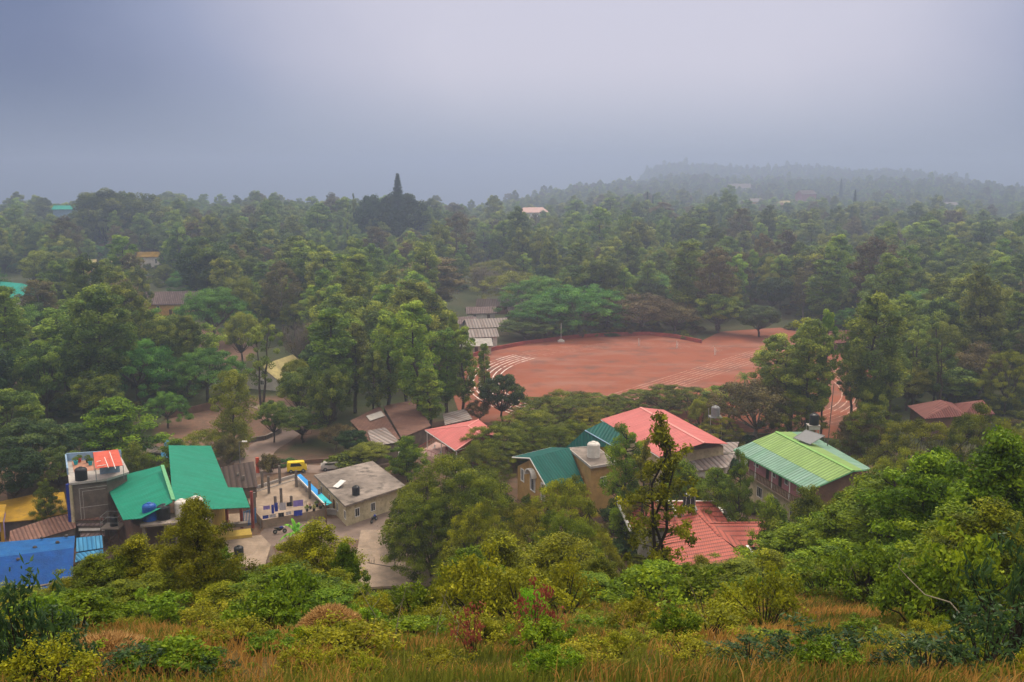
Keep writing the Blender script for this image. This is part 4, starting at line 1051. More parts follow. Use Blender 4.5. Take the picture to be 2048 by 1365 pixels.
# ------------------------------------------------------------------ building materials
def flat(name, col, rough=.6): return plain(name, col, rough, .12, 2.0, bump=.005)
M = dict(
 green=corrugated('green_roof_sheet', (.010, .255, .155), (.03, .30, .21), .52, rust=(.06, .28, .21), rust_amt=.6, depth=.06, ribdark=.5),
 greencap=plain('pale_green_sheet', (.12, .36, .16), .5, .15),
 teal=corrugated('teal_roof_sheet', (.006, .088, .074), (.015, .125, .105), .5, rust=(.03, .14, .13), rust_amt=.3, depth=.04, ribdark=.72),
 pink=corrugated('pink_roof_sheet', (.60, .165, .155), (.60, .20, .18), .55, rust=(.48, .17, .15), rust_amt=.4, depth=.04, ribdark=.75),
 pinkcap=plain('pink_ridge', (.66, .25, .22), .6, .1),
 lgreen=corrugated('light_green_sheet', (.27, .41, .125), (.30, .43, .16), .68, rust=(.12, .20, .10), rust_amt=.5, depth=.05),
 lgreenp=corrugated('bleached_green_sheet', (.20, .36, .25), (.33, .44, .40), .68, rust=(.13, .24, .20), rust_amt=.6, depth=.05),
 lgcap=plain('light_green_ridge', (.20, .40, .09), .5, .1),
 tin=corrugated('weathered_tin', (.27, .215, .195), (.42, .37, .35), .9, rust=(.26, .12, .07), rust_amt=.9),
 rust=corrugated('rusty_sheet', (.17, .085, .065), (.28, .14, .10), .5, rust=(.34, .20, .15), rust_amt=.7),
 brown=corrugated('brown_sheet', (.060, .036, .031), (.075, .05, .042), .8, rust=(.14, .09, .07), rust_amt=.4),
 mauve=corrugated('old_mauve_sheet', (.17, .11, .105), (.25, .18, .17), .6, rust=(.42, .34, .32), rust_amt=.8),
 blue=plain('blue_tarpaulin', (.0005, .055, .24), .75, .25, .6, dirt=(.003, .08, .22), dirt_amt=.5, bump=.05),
 blue2=plain('blue_tarpaulin_top', (.004, .085, .28), .75, .2, .6, dirt=(.03, .16, .34), dirt_amt=.5, bump=.05),  # same tarpaulin, painted lighter where the flatter top catches more light
 lblue=corrugated('light_blue_sheet', (.04, .22, .45), (.12, .36, .56), .5),
 bluep=plain('bright_blue_paint', (.012, .25, .62), .5, .15),
 turq=plain('turquoise_paint', (.02, .42, .48), .5, .15),
 conc=plain('old_concrete', (.25, .20, .17), .9, .5, .22, dirt=(.05, .042, .036), dirt_amt=1.0, bump=.03),
 concl=plain('light_concrete', (.31, .225, .165), .9, .28, .6, dirt=(.20, .16, .13), dirt_amt=.7, bump=.03),
 concd=plain('column_concrete', (.17, .14, .12), .9, .3, 2, dirt=(.08, .07, .06)),
 plaster=plain('raw_plaster', (.17, .13, .105), .9, .3, .8, dirt=(.09, .07, .055), dirt_amt=.7, bump=.02),
 cream=plain('cream_wall', (.52, .43, .27), .85, .2, .8, dirt=(.22, .17, .11), dirt_amt=.7),
 mustard=plain('mustard_wall', (.42, .25, .085), .85, .2, .8, dirt=(.25, .15, .07), dirt_amt=.5),
 yellow=plain('yellow_wall', (.55, .37, .07), .8, .2, .7, dirt=(.24, .15, .05), dirt_amt=.6),
 yroof=plain('yellow_sheeting', (.36, .20, .008), .7, .35, .35, dirt=(.16, .09, .02), dirt_amt=.9),
 pinkw=plain('pink_wall', (.44, .17, .19), .85, .18, .7, dirt=(.30, .14, .14), dirt_amt=.4),
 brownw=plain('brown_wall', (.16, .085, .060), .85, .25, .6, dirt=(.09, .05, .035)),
 redw=plain('red_wall', (.36, .075, .060), .85, .3, .5, dirt=(.20, .05, .045), dirt_amt=.6),
 redroof=plain('red_awning', (.56, .085, .045), .5, .15),
 white=flat('white_paint', (.74, .70, .66)), offw=plain('dirty_white', (.43, .385, .35), .8, .2, 1.2, dirt=(.25, .2, .17)),
 black=flat('black_plastic', (.018, .018, .022), .4), grey=flat('grey_steel', (.22, .22, .22), .5), dark=flat('dark_opening', (.02, .018, .016), .8),
 lbluew=plain('light_blue_wall', (.26, .38, .52), .85, .2, .8, dirt=(.14, .17, .2)), dblue=plain('deep_blue_wall', (.02, .04, .28), .8, .2),
 purple=plain('purple_wall', (.36, .26, .52), .8, .2), wood=plain('brown_wood', (.13, .065, .035), .8, .3),
 bluetank=flat('blue_plastic', (.010, .085, .36), .35), whitetank=plain('white_plastic', (.68, .62, .56), .5, .12, 1.5, dirt=(.40, .33, .28), dirt_amt=.4),
 solar=flat('solar_glass', (.12, .12, .135), .5), terrac=plain('terracotta_floor', (.42, .20, .13), .8, .25, .8), pinkt=plain('pink_tiles', (.58, .36, .32), .7, .15),
 yvan=flat('yellow_vehicle_paint', (.75, .53, .02), .35), tyre=flat('rubber', (.02, .02, .02), .8), skin=flat('skin', (.20, .10, .065), .6), shirt=flat('white_shirt', (.72, .72, .74), .8), trousers=flat('dark_trousers', (.04, .04, .055), .8), hair=flat('black_hair', (.012, .01, .01), .6),
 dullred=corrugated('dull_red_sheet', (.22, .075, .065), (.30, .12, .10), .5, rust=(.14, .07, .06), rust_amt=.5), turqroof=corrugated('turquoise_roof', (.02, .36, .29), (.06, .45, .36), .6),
 yold=plain('yellow_patched_sheet', (.42, .34, .14), .8, .35, .4, dirt=(.22, .16, .10), dirt_amt=.9), orange=plain('orange_wall', (.62, .33, .09), .8, .2), palew=plain('pale_wall', (.62, .56, .50), .8, .2, .8, dirt=(.35, .28, .24)),
 stone=plain('stone', (.10, .08, .07), .95, .4, 3), cloth_b=flat('blue_cloth', (.03, .05, .35), .9), cloth_p=flat('purple_cloth', (.26, .19, .50), .9), cloth_k=flat('black_cloth', (.03, .025, .03), .9), cloth_w=flat('pale_cloth', (.48, .44, .46), .9), red=flat('red_paint', (.5, .05, .04), .5),
)
# red clay tiles: rows along the eave, each row steps down
def tiles(name, col, row=.36):
    m, t, b, out = new_mat(name)
    uv = t.nodes.new('ShaderNodeUVMap'); sp = t.nodes.new('ShaderNodeSeparateXYZ'); t.links.new(uv.outputs[0], sp.inputs[0])
    def frac(ax, k):
        a = t.nodes.new('ShaderNodeMath'); a.operation = 'MULTIPLY'; a.inputs[1].default_value = 1 / k; t.links.new(sp.outputs[ax], a.inputs[0])
        f = t.nodes.new('ShaderNodeMath'); f.operation = 'FRACT'; t.links.new(a.outputs[0], f.inputs[0]); return f.outputs[0]
    ry, rx = frac('Y', row), frac('X', .25)
    line = t.nodes.new('ShaderNodeMapRange'); line.inputs[1].default_value = 0; line.inputs[2].default_value = .42; t.links.new(ry, line.inputs[0])
    n1 = noise_(t, .6, 6, .65); n2 = noise_(t, 5, 3)
    c = mixc(t, n1, tuple(k * .72 for k in col), tuple(min(1, k * 1.15) for k in col)); c = mixc(t, n2, c, tuple(k * .85 for k in col))
    c = mixc(t, line.outputs[0], tuple(k * .22 for k in col), c)
    t.links.new(c, b.inputs['Base Color']); b.inputs['Roughness'].default_value = .7
    ad = t.nodes.new('ShaderNodeMath'); ad.operation = 'ADD'; t.links.new(ry, ad.inputs[0])
    s2 = t.nodes.new('ShaderNodeMath'); s2.operation = 'PINGPONG'; s2.inputs[1].default_value = .5; t.links.new(rx, s2.inputs[0]); t.links.new(s2.outputs[0], ad.inputs[1])
    bump_(t, b, ad.outputs[0], .06, .8); return m
M['tile'] = tiles('red_tiles', (.42, .085, .055), .85)

def plane3(a, b, c):
    a, b, c = [np.array(q, float) for q in (a, b, c)]; n = np.cross(b - a, c - a); return a, n
def PL(px, py, pl):
    a, n = pl; d = np.array(ray(px, py)); o = np.array([0, 0, CAM_Z]); t = np.dot(a - o, n) / np.dot(d, n); return tuple(o + d * t)
def roofpoly(mb, pts, e0, e1, th=.08):
    """planar roof face; uv u runs along e0->e1 (3D points), v up the slope"""
    p = [np.array(q, float) for q in pts]
    area = sum(p[i][0] * p[(i + 1) % len(p)][1] - p[(i + 1) % len(p)][0] * p[i][1] for i in range(len(p)))
    if area < 0: p = p[::-1]
    n = np.zeros(3)
    for i in range(len(p)): n += np.cross(p[i] - p[0], p[(i + 1) % len(p)] - p[0])
    n = unit(n); u = unit(np.array(e1, float) - np.array(e0, float)); v = np.cross(n, u); o = np.array(e0, float)
    f = lambda q: (float(np.dot(q - o, u)), float(np.dot(q - o, v)))
    mb.face(p, [f(q) for q in p]); lo = [q - np.array([0, 0, th]) for q in p]; mb.face(lo[::-1], [f(q) for q in lo[::-1]])
    for i in range(len(p)):
        j = (i + 1) % len(p); mb.face([lo[i], lo[j], p[j], p[i]])
def shrink(poly, k):
    """pull a plan polygon in by k metres towards its centre"""
    c = np.mean([q[:2] for q in poly], 0); out = []
    for q in poly:
        d = np.array(q[:2]) - c; L_ = np.linalg.norm(d); out.append(tuple(c + d * max(0, (L_ - k)) / L_))
    return out
def base_of(poly, z=None):
    c = np.mean([q[:2] for q in poly], 0); return (float(c[0]), float(c[1]), gz(*c) if z is None else z)
def bar(mb, a, b, r=.04, n=5): mb.tube([a, b], r, n)
def ridge(mb, a, b, wd=.35, th=.07, up=.06):
    a, b = np.array(a, float), np.array(b, float); t = unit(b - a); n = unit(np.cross(t, (0, 0, 1))) * wd / 2; z = np.array([0, 0, up])
    mb.slab([tuple(a - n + z * .3), tuple(b - n + z * .3), tuple(b + z), tuple(a + z)], th); mb.slab([tuple(a + z), tuple(b + z), tuple(b + n + z * .3), tuple(a + n + z * .3)], th)
def window(par, A, B, u0, u1, z0, z1, frame=None, pane=None, name='window', bars=2, fr=.09, out=.05, hood=False):
    """on the wall line A->B (outside is to the right of A->B); u in metres from A"""
    A, B = np.array(A[:2], float), np.array(B[:2], float); t = unit(B - A); n = np.array([t[1], -t[0]])
    def p(u, z, o): q = A + t * u + n * o; return (q[0], q[1], z)
    mb = MB()
    def blk(ua, ub, za, zb, o0, o1):
        b_ = [p(ua, za, o0), p(ub, za, o0), p(ub, zb, o0), p(ua, zb, o0)]; f_ = [p(ua, za, o1), p(ub, za, o1), p(ub, zb, o1), p(ua, zb, o1)]
        mb.face(f_); mb.face(b_[::-1])
        for i in range(4):
            j = (i + 1) % 4; mb.face([b_[i], b_[j], f_[j], f_[i]])
    blk(u0, u1, z0, z0 + fr, .0, out); blk(u0, u1, z1 - fr, z1, .0, out); blk(u0, u0 + fr, z0 + fr, z1 - fr, .0, out); blk(u1 - fr, u1, z0 + fr, z1 - fr, .0, out)
    for k in range(1, bars): uu = u0 + (u1 - u0) * k / bars; blk(uu - .025, uu + .025, z0 + fr, z1 - fr, .02, out * .8)
    if hood: blk(u0 - .2, u1 + .2, z1 + .1, z1 + .22, 0, .6)
    f = mb.build(name, frame or M['white'], par)
    m2 = MB(); m2.face([p(u0 + fr, z0 + fr, .015), p(u1 - fr, z0 + fr, .015), p(u1 - fr, z1 - fr, .015), p(u0 + fr, z1 - fr, .015)]); m2.build('pane', pane or M['dark'], f)
    return f
def tank(x, y, z, r, h, mat, label, pipes=False):
    root = thing('water_tank', (x, y, z), label, 'water tank', 'rooftop water tanks')
    mb = MB(); prof = [(r * .97, 0)]
    k = 9
    for i in range(k):
        z0 = h * .84 * i / k; z1 = h * .84 * (i + 1) / k; prof += [(r, z0 + .02), (r, z0 + (z1 - z0) * .6), (r * .955, z0 + (z1 - z0) * .75), (r * .955, z1 - .01)]
    prof += [(r * .97, h * .84), (r * .80, h * .92), (r * .35, h * .98), (r * .30, h * .98)]
    mb.lathe((x, y, z), prof, 24); body = mb.build('tank_body', mat, root)
    m2 = MB(); m2.lathe((x, y, z + h * .975), [(r * .33, 0), (r * .33, .07), (r * .27, .11), (.01, .12)], 18); m2.build('lid', mat, root)
    m3 = MB()
    for a in range(4):
        an = a * math.pi / 2 + .4; m3.tube([(x + r * .99 * math.cos(an), y + r * .99 * math.sin(an), z + h * .80), (x + r * .7 * math.cos(an), y + r * .7 * math.sin(an), z + h * .955), (x + r * .3 * math.cos(an), y + r * .3 * math.sin(an), z + h * 1.0)], .035, 5)
    m3.build('strap', mat, root)
    if pipes:
        m4 = MB()
        for a in (-.5, .0, .5):
            m4.tube([(x + a * r, y - r * .2, z + h * 1.02), (x + a * r * 1.3, y - r * 1.0, z + h * .95), (x + a * r * 1.7, y - r * 1.15, z - .6)], .022, 4)
        m4.build('pipe', M['white'], root)
    return root
def gable_house(name, cx, cy, L_, W_, h, rh, rz, wall, roof, label, cat='house', over=.5, wins=3, door=True, z=None, parts_label=None, hip=0, winmat=None, frame=None, group=None):
    """ridge runs along local x"""
    g = gz(cx, cy) if z is None else z
    root = thing(name, (cx, cy, g), label, cat, group)
    ca, sa = math.cos(rz), math.sin(rz); W = lambda a, b, zz: (cx + a * ca - b * sa, cy + a * sa + b * ca, g + zz)
    mb = MB(); hl, hw = L_ / 2, W_ / 2
    q = [W(-hl, -hw, 0), W(hl, -hw, 0), W(hl, hw, 0), W(-hl, hw, 0)]
    mb.prism([a[:2] for a in q], g - 2.0, g + h)
    if not hip:
        for s_ in (-1, 1):
            f = [W(s_ * hl, -hw, h), W(s_ * hl, hw, h), W(s_ * hl, 0, h + rh * .97)]; mb.face(f if s_ > 0 else f[::-1])
    mb.build('wall', wall, root)
    rb = MB(); o = over; k = rh / hw; ez = h - o * k + .05; hp = hip
    R0, R1 = W(-hl - o + hp, 0, h + rh + .05), W(hl + o - hp, 0, h + rh + .05)
    c = [W(-hl - o, -hw - o, ez), W(hl + o, -hw - o, ez), W(hl + o, hw + o, ez), W(-hl - o, hw + o, ez)]
    roofpoly(rb, [c[0], c[1], R1, R0], c[0], c[1]); roofpoly(rb, [c[2], c[3], R0, R1], c[2], c[3])
    if hip: roofpoly(rb, [c[1], c[2], R1], c[1], c[2]); roofpoly(rb, [c[3], c[0], R0], c[3], c[0])
    rb.build('roof', roof, root)
    A, B = W(-hl, -hw, 0), W(hl, -hw, 0)
    n_ = wins + (1 if door else 0)
    for i in range(n_):
        u = L_ * (i + .5) / n_
        if door and i == n_ // 2: window(root, A, B, u - .45, u + .45, g + .05, g + min(2.1, h - .2), M['wood'], M['wood'], 'door', 1)
        else: window(root, A, B, u - .5, u + .5, g + h * .38, g + h * .80, frame or M['white'], winmat or M['dark'])
    A, B = W(hl, -hw, 0), W(hl, hw, 0); window(root, A, B, W_ / 2 - .5, W_ / 2 + .5, g + h * .38, g + h * .80, frame or M['white'], winmat or M['dark'])
    A, B = W(-hl, hw, 0), W(-hl, -hw, 0); window(root, A, B, W_ / 2 - .5, W_ / 2 + .5, g + h * .38, g + h * .80, frame or M['white'], winmat or M['dark'])
    return root

# ------------------------------------------------------------------ A: big green roofed house
RA0, RA1 = P(337, 891, 8.6), P(345, 1000, 8.6)
plr = plane3(RA0, RA1, P(456, 975, 6.2)); pll = plane3(RA0, RA1, P(207, 960, 6.0))
rp = [RA0, RA1, PL(410, 1019, plr), PL(500, 1015, plr), PL(485, 976, plr), PL(456, 975, plr), PL(422, 892, plr)]
lp = [PL(320, 932, pll), RA1, PL(345, 1004, pll), PL(282, 1037, pll), PL(246, 1040, pll), PL(207, 960, pll)]
root = thing('green_roofed_house', base_of(rp + lp, 0), 'large house under a bright green corrugated roof with a pale green ridge strip', 'house')
mb = MB(); roofpoly(mb, rp, RA0, RA1); mb.build('roof_slope', M['green'], root)
mb = MB(); roofpoly(mb, lp, RA0, RA1); mb.build('roof_slope', M['green'], root)
s0 = PL(320, 932, pll); s1 = PL(327, 931, plr); s2 = PL(352, 1001, plr); s3 = PL(343, 1001, pll)
mb = MB(); mb.slab([tuple(np.array(q) + (0, 0, .09)) for q in (s0, RA1, s3)][::-1], .04); roofpoly(mb, [tuple(np.array(q) + (0, 0, .11)) for q in (PL(320, 932, pll), PL(327.5, 931, pll), PL(350, 1001, pll), PL(343, 1001, pll))], RA0, RA1, .05)
mb.v = mb.v[:]; mb2 = MB(); roofpoly(mb2, [tuple(np.array(q) + (0, 0, .12)) for q in (PL(321, 932, plr), PL(328, 931.5, plr), PL(351, 1001, plr), PL(343, 1001, plr))], RA0, RA1, .05); mb2.build('ridge_strip', M['greencap'], root)
wp = [rp[1], rp[2], rp[4], rp[6], rp[0]]; wq = shrink(wp, 2.4)
mb = MB(); mb.prism(wq, -1, 5.5); wl = mb.build('wall', M['yellow'], root)
mb = MB(); mb.prism(shrink(lp, 2.6), -1, 5.4); mb.build('wall', M['brownw'], root, label='brown wall darkened in colour for the shade under the left roof slope')  # dark wall colour stands in for the shadow beneath the roof
A_, B_ = P(402, 1045, 2.5), P(424, 1043, 2.5)
# porch in front: wall, pillars, blue lattice
pf = [P(400, 1060, 0), P(508, 1050, 0), P(505, 1030, 0), P(410, 1036, 0)]
mb = MB(); mb.prism([q[:2] for q in pf[:]], -.5, .35); mb.build('porch_floor', M['concl'], root)
for px_ in (405, 424, 455, 484, 506):
    q = P(px_, 1056, .3); top = 5.6
    mb = MB(); mb.box((q[0], q[1], (top + .3) / 2), (.35, .35, top - .3)); mb.build('pillar', M['yellow'] if px_ < 430 else M['redw'], root)
a, b_ = P(488, 1055, .35), P(512, 1047, .35)
mb = MB()
for k in range(9):
    q = np.array(a) + (np.array(b_) - np.array(a)) * k / 8; mb.box((q[0], q[1], 1.5), (.09, .09, 2.2))
mb.build('blue_lattice', M['bluep'], root)
q0, q1 = P(425, 1052, 1.4), P(495, 1045, 1.4)
mb = MB(); ridge(mb, q0, q1, .9, .5, .2); mb.build('parapet', M['conc'], root)
# terrace for the tanks
ZT = 6.5; tp = [P(280, 1052, ZT), P(420, 1040, ZT), P(424, 1020, ZT), P(284, 1032, ZT)]
mb = MB(); mb.prism([q[:2] for q in tp], ZT - .25, ZT); mb.build('tank_terrace', M['conc'], root)
for px_, py_ in ((284, 1046), (350, 1040), (416, 1034)):
    q = P(px_, py_, ZT); mb = MB(); mb.box((q[0], q[1] + .6, ZT / 2 - .4), (.4, .4, ZT)); mb.build('terrace_column', M['conc'], root)
for px_, py_, r_, h_, mt, lb in ((300, 1040, .86, 2.2, 'bluetank', 'blue plastic water tank with a pale lid beside the green roof'), (328, 1038, .80, 1.9, 'black', 'black water tank between the blue tank and the white tanks'),
                                 (364, 1031, .84, 2.1, 'whitetank', 'white water tank, left of the pair before the green roof'), (392, 1029, .94, 2.35, 'whitetank', 'larger white water tank, right of the pair before the green roof')):
    q = P(px_, py_, ZT); tank(q[0], q[1], ZT, r_, h_, M[mt], lb)

# ------------------------------------------------------------------ B: bare walled building with roof terrace and red awning
zb = 8.3
tb = [P(138, 967, zb), P(214, 958, zb), P(258, 944, zb), P(243, 915, zb), P(133, 922, zb)]
root = thing('terrace_building', base_of(tb, 0), 'bare plastered building with roof terrace, light blue parapets and red awning', 'building')
mb = MB(); mb.prism([q[:2] for q in shrink(tb, .35)], -1, zb - .3); mb.build('wall', M['plaster'], root)
mb = MB(); mb.prism([q[:2] for q in tb], zb - .3, zb); mb.build('roof_slab', M['offw'], root)
mb = MB(); fl = [P(148, 945, zb), P(200, 940, zb), P(190, 920, zb), P(143, 924, zb)]; mb.slab([(q[0], q[1], zb + .03) for q in fl], .02); mb.build('terrace_floor', M['terrac'], root)
def wallseg(mb, a, b_, z0, z1, th=.2):
    a, b_ = np.array(a[:2]), np.array(b_[:2]); t_ = unit(b_ - a); n = np.array([-t_[1], t_[0]]) * th / 2
    mb.prism([tuple(a - n), tuple(b_ - n), tuple(b_ + n), tuple(a + n)], z0, z1)
mb = MB(); wallseg(mb, tb[4], P(243, 915, zb), zb + .002, zb + 1.1); wallseg(mb, np.array(tb[4][:2]) + (0, -.1), P(136, 950, zb), zb + .003, zb + 1.0); mb.build('parapet', M['lbluew'], root)
aw = [P(191, 937, 10.2), P(246, 931, 10.2), P(236, 899, 11.0), P(186, 905, 11.0)]
mb = MB(); roofpoly(mb, aw, aw[0], aw[1], .06); mb.build('awning', M['redroof'], root)
mb = MB()
for q in aw: bar(mb, (q[0], q[1], zb), q, .05)
mb.build('awning_posts', M['grey'], root)
mb = MB(); wallseg(mb, P(200, 949, zb), P(240, 944, zb), zb + .002, zb + 1.7); mb.build('stair_wall', M['lbluew'], root)
wpz = shrink(tb, .35); A_, B_ = wpz[0], wpz[1]
mb = MB(); t_ = unit(np.array(B_) - np.array(A_)); n_ = np.array([t_[1], -t_[0]])
for u0, z0, u1, z1 in ((.9, 2.2, .98, 7.3), (1.3, 2.2, 1.36, 6.9), (.9, 7.24, 4.4, 7.32), (1.3, 6.84, 4.2, 6.9), (.9, 4.6, 4.4, 4.66)):
    c0 = np.array(A_) + t_ * (u0 + u1) / 2 + n_ * .01; mb.box((c0[0], c0[1], (z0 + z1) / 2), (max(u1 - u0, .06), .06, max(z1 - z0, .06)), math.atan2(t_[1], t_[0]))
mb.build('plaster_lines', M['offw'], root)
mb = MB(); c0 = np.array(A_) + n_ * .05 - t_ * .05; mb.box((c0[0], c0[1], 4), (.35, .35, 8.0)); mb.build('corner_column', M['cream'], root)
mb = MB(); mb.box((c0[0] - .45, c0[1] + .3, 4), (.5, .5, 8.0)); mb.build('blue_pilaster', M['dblue'], root)
q = P(163, 960, zb); tank(q[0], q[1], zb, .80, 1.75, M['black'], 'black water tank on the terrace left of the red awning')
root = thing('drying_frame', base_of(aw, 11), 'thin white poles leaning across the red awning', 'poles')
mb = MB()
for a, b_ in (((209, 915), (217, 936)), ((219, 904), (231, 938)), ((193, 924), (201, 922)), ((194, 933), (211, 930))):
    bar(mb, P(a[0], a[1], 11.15), P(b_[0], b_[1], 10.6), .05)
mb.build('poles', M['white'], root)
for k, (px_, py_, mt, lb) in enumerate([(152, 930, 'turq', 'leafy pot plant in a turquoise tub on the terrace'), (159, 925, 'red', 'pot plant in a red tub at the back of the terrace'), (176, 926, 'black', 'pot plant in a black tub near the awning'), (181, 931, 'turq', 'pot plant in a turquoise tub under the awning')]):
    q = P(px_, py_, zb); root = thing('potted_plant', (q[0], q[1], zb + .03), lb, 'potted plant', 'pot plants on the terrace')
    mb = MB(); mb.lathe((q[0], q[1], zb + .03), [(.22, 0), (.32, .5), (.34, .55)], 12); mb.build('pot', M[mt], root)
    cr_, tk_, ph_, pw_ = PROTOS['shrub_green'][k % 2]; o = bpy.data.objects.new('foliage', cr_); C.objects.link(o); o.parent = root; o.scale = (.4, .4, .45); o.location = (0, 0, .5)

# ------------------------------------------------------------------ C D E F G: sheds at the left edge
ys_ = [P(-30, 1048, 2.2), P(60, 1040, 2.2), P(136, 1026, 2.2), P(128, 984, 2.2), P(60, 990, 2.2), P(-30, 1010, 2.2)]
root = thing('yellow_roofed_shed', base_of(ys_, 0), 'low shed with a flat mustard yellow stained roof at the left', 'shed')
mb = MB(); mb.slab(ys_, .12); mb.build('roof', M['yroof'], root); mb = MB(); mb.prism(shrink(ys_, .5), -1, 2.05); mb.build('wall', M['plaster'], root)
wa, wb = P(15, 995, .5), P(132, 982, .5)
root = thing('boundary_wall', (wa[0], wa[1], 0), 'long grey boundary wall behind the yellow shed roof', 'wall'); mb = MB(); wallseg(mb, wa, wb, -.5, 2.8, .25); mb.build('wall', M['plaster'], root)
for (pts, mt, lb, z0) in (([(18, 1088), (20, 1062), (100, 1036), (148, 1026), (152, 1056), (84, 1076)], 'rust', 'rust brown patched sheet roof above the blue tarpaulin', 2.8),
                          ([(150, 1041), (150, 1028), (206, 1027), (207, 1040)], 'rust', 'topmost narrow brown sheet roof below the bare walled building', 3.0),
                          ([(153, 1052), (153, 1043), (206, 1042), (207, 1051)], 'mauve', 'second narrow pinkish sheet roof below the bare walled building', 2.5),
                          ([(157, 1062), (157, 1053), (208, 1052), (209, 1061)], 'offw', 'third narrow white sheet roof below the bare walled building', 2.1),
                          ([(160, 1074), (160, 1063), (209, 1062), (210, 1072)], 'mauve', 'lowest narrow brown sheet roof above the light blue sheets', 1.7)):
    q = [P(a, b_, z0 + (.25 if b_ == min(p_[1] for p_ in pts) else 0)) for a, b_ in pts]; q = [(x_, y_, z0) for x_, y_, _ in [P(a, b_, z0) for a, b_ in pts]]
    root = thing('sheet_shed', base_of(q, 0), lb, 'shed', 'small sheds by the blue roof'); mb = MB(); roofpoly(mb, q, q[0], q[-1], .06); mb.build('roof', M[mt], root)
    mb = MB(); mb.prism(shrink(q, .25), -.6, z0 - .07); mb.build('wall', M['plaster'], root)
bt = [P(-60, 1122, 3.6), P(148, 1096, 3.6)]; bk = [P(-60, 1090, 3.2), P(150, 1072, 3.2)]; bf = [P(-60, 1215, 1.2), P(30, 1190, 1.2), P(145, 1160, 1.2)]
root = thing('blue_roofed_shed', base_of([bt[0], bt[1], bf[0]], 0), 'long shed covered with a bright blue tarpaulin weighed down by stones', 'shed')
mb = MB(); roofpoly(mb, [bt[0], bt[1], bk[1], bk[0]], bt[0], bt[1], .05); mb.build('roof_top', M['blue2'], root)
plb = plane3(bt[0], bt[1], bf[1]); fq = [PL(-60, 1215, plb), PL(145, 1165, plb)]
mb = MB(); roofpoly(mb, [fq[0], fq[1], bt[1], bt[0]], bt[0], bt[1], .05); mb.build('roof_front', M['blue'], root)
mb = MB(); mb.prism([q[:2] for q in shrink([fq[0], fq[1], bk[1], bk[0]], .6)], -1.5, 1.6); mb.build('wall', M['plaster'], root)
for k, (px_, py_, pl_) in enumerate([(36, 1120, plb), (115, 1086, None), (70, 1096, None), (133, 1073, None), (84, 1077, None)]):
    q = PL(px_, py_, pl_) if pl_ else P(px_, py_, 3.45); mb = MB(); mb.lathe((0, 0, 0), [(.20, -.05), (.24, .08), (.17, .2), (.06, .25)], 7)
    mb.v = [(v[0] * (1 + .3 * math.sin(v[1] * 9 + k)) + q[0], v[1] + q[1], v[2] + q[2]) for v in mb.v]; o = mb.build('stone', M['stone']); tag(o, ['dark stone on the steep front of the blue tarpaulin', 'dark stone right on the blue top near the light blue sheets', 'dark stone in the middle of the blue top', 'dark stone at the right back edge of the blue top', 'dark stone at the middle back edge of the blue top'][k], 'stone', 'stones on the blue tarpaulin')
lb_ = [P(152, 1104, 2.6), P(206, 1096, 2.6), P(204, 1071, 3.1), P(153, 1076, 3.1)]
root = thing('light_blue_shed', base_of(lb_, 0), 'small shed with light blue corrugated roof beside the blue tarpaulin', 'shed')
mb = MB(); roofpoly(mb, lb_, lb_[0], lb_[1], .06); mb.build('roof', M['lblue'], root)
l2 = [P(150, 1125, 2.0), P(207, 1108, 2.0), P(206, 1098, 2.45), P(152, 1107, 2.45)]; mb = MB(); roofpoly(mb, l2, l2[0], l2[1], .06); mb.build('lower_roof', M['lblue'], root)
mb = MB(); mb.prism(shrink([l2[0], l2[1], lb_[2], lb_[3]], .4), -1, 1.9); mb.build('wall', M['plaster'], root)
# painted house corner at the very left
hq = [P(-60, 1098, 0), P(8, 1095, 0), P(14, 1060, 0), P(-60, 1062, 0)]
root = thing('painted_house', base_of(hq, 0), 'yellow and purple painted house corner at the left edge', 'house'); mb = MB(); mb.prism([q[:2] for q in hq], -.5, 3.4); mb.build('wall', M['purple'], root)
mb = MB(); mb.prism([q[:2] for q in shrink(hq, -.3)], 3.4, 3.6); mb.build('roof_slab', M['yroof'], root); window(root, hq[0], hq[1], 3.0, 4.1, .8, 2.2, M['yroof']); mb = MB(); mb.box((hq[1][0], hq[1][1], 1.6), (.25, .25, 3.7)); mb.build('corner_band', M['yroof'], root)
# tank stand
q = [P(209, 1092, 0), P(243, 1088, 0)]; cx_, cy_ = (q[0][0] + q[1][0]) / 2, (q[0][1] + q[1][1]) / 2
cx_, cy_, _ = P(226, 1052, 3.0); wd_ = 1.15
root = thing('tank_stand', (cx_, cy_, 0), 'rusty steel tank stand with railing left of the blue water tank', 'stand')
mb = MB(); mb.box((cx_, cy_, 2.95), (2.5, 2.3, .14)); mb.build('platform', M['conc'], root)
for sx in (-1, 1):
    for sy in (-1, 1):
        mb = MB(); bar(mb, (cx_ + sx * wd_, cy_ + sy * wd_, -.5), (cx_ + sx * wd_, cy_ + sy * wd_, 2.88), .09); mb.build('leg', M['rust'], root)
mb = MB()
for sx in (-1, 1):
    for sy in (-1, 1): bar(mb, (cx_ + sx * wd_, cy_ + sy * wd_, 3.02), (cx_ + sx * wd_, cy_ + sy * wd_, 4.6), .035)
for zz in (3.8, 4.6):
    for s_ in (-1, 1): bar(mb, (cx_ - wd_, cy_ + s_ * wd_, zz), (cx_ + wd_, cy_ + s_ * wd_, zz), .03); bar(mb, (cx_ + s_ * wd_, cy_ - wd_, zz), (cx_ + s_ * wd_, cy_ + wd_, zz), .03)
mb.build('railing', M['grey'], root)
mb = MB()
for s_ in (-1, 1): bar(mb, (cx_ - wd_, cy_ + s_ * wd_, .3), (cx_ + wd_, cy_ + s_ * wd_, 2.6), .04); bar(mb, (cx_ + wd_, cy_ + s_ * wd_, .3), (cx_ - wd_, cy_ + s_ * wd_, 2.6), .04)
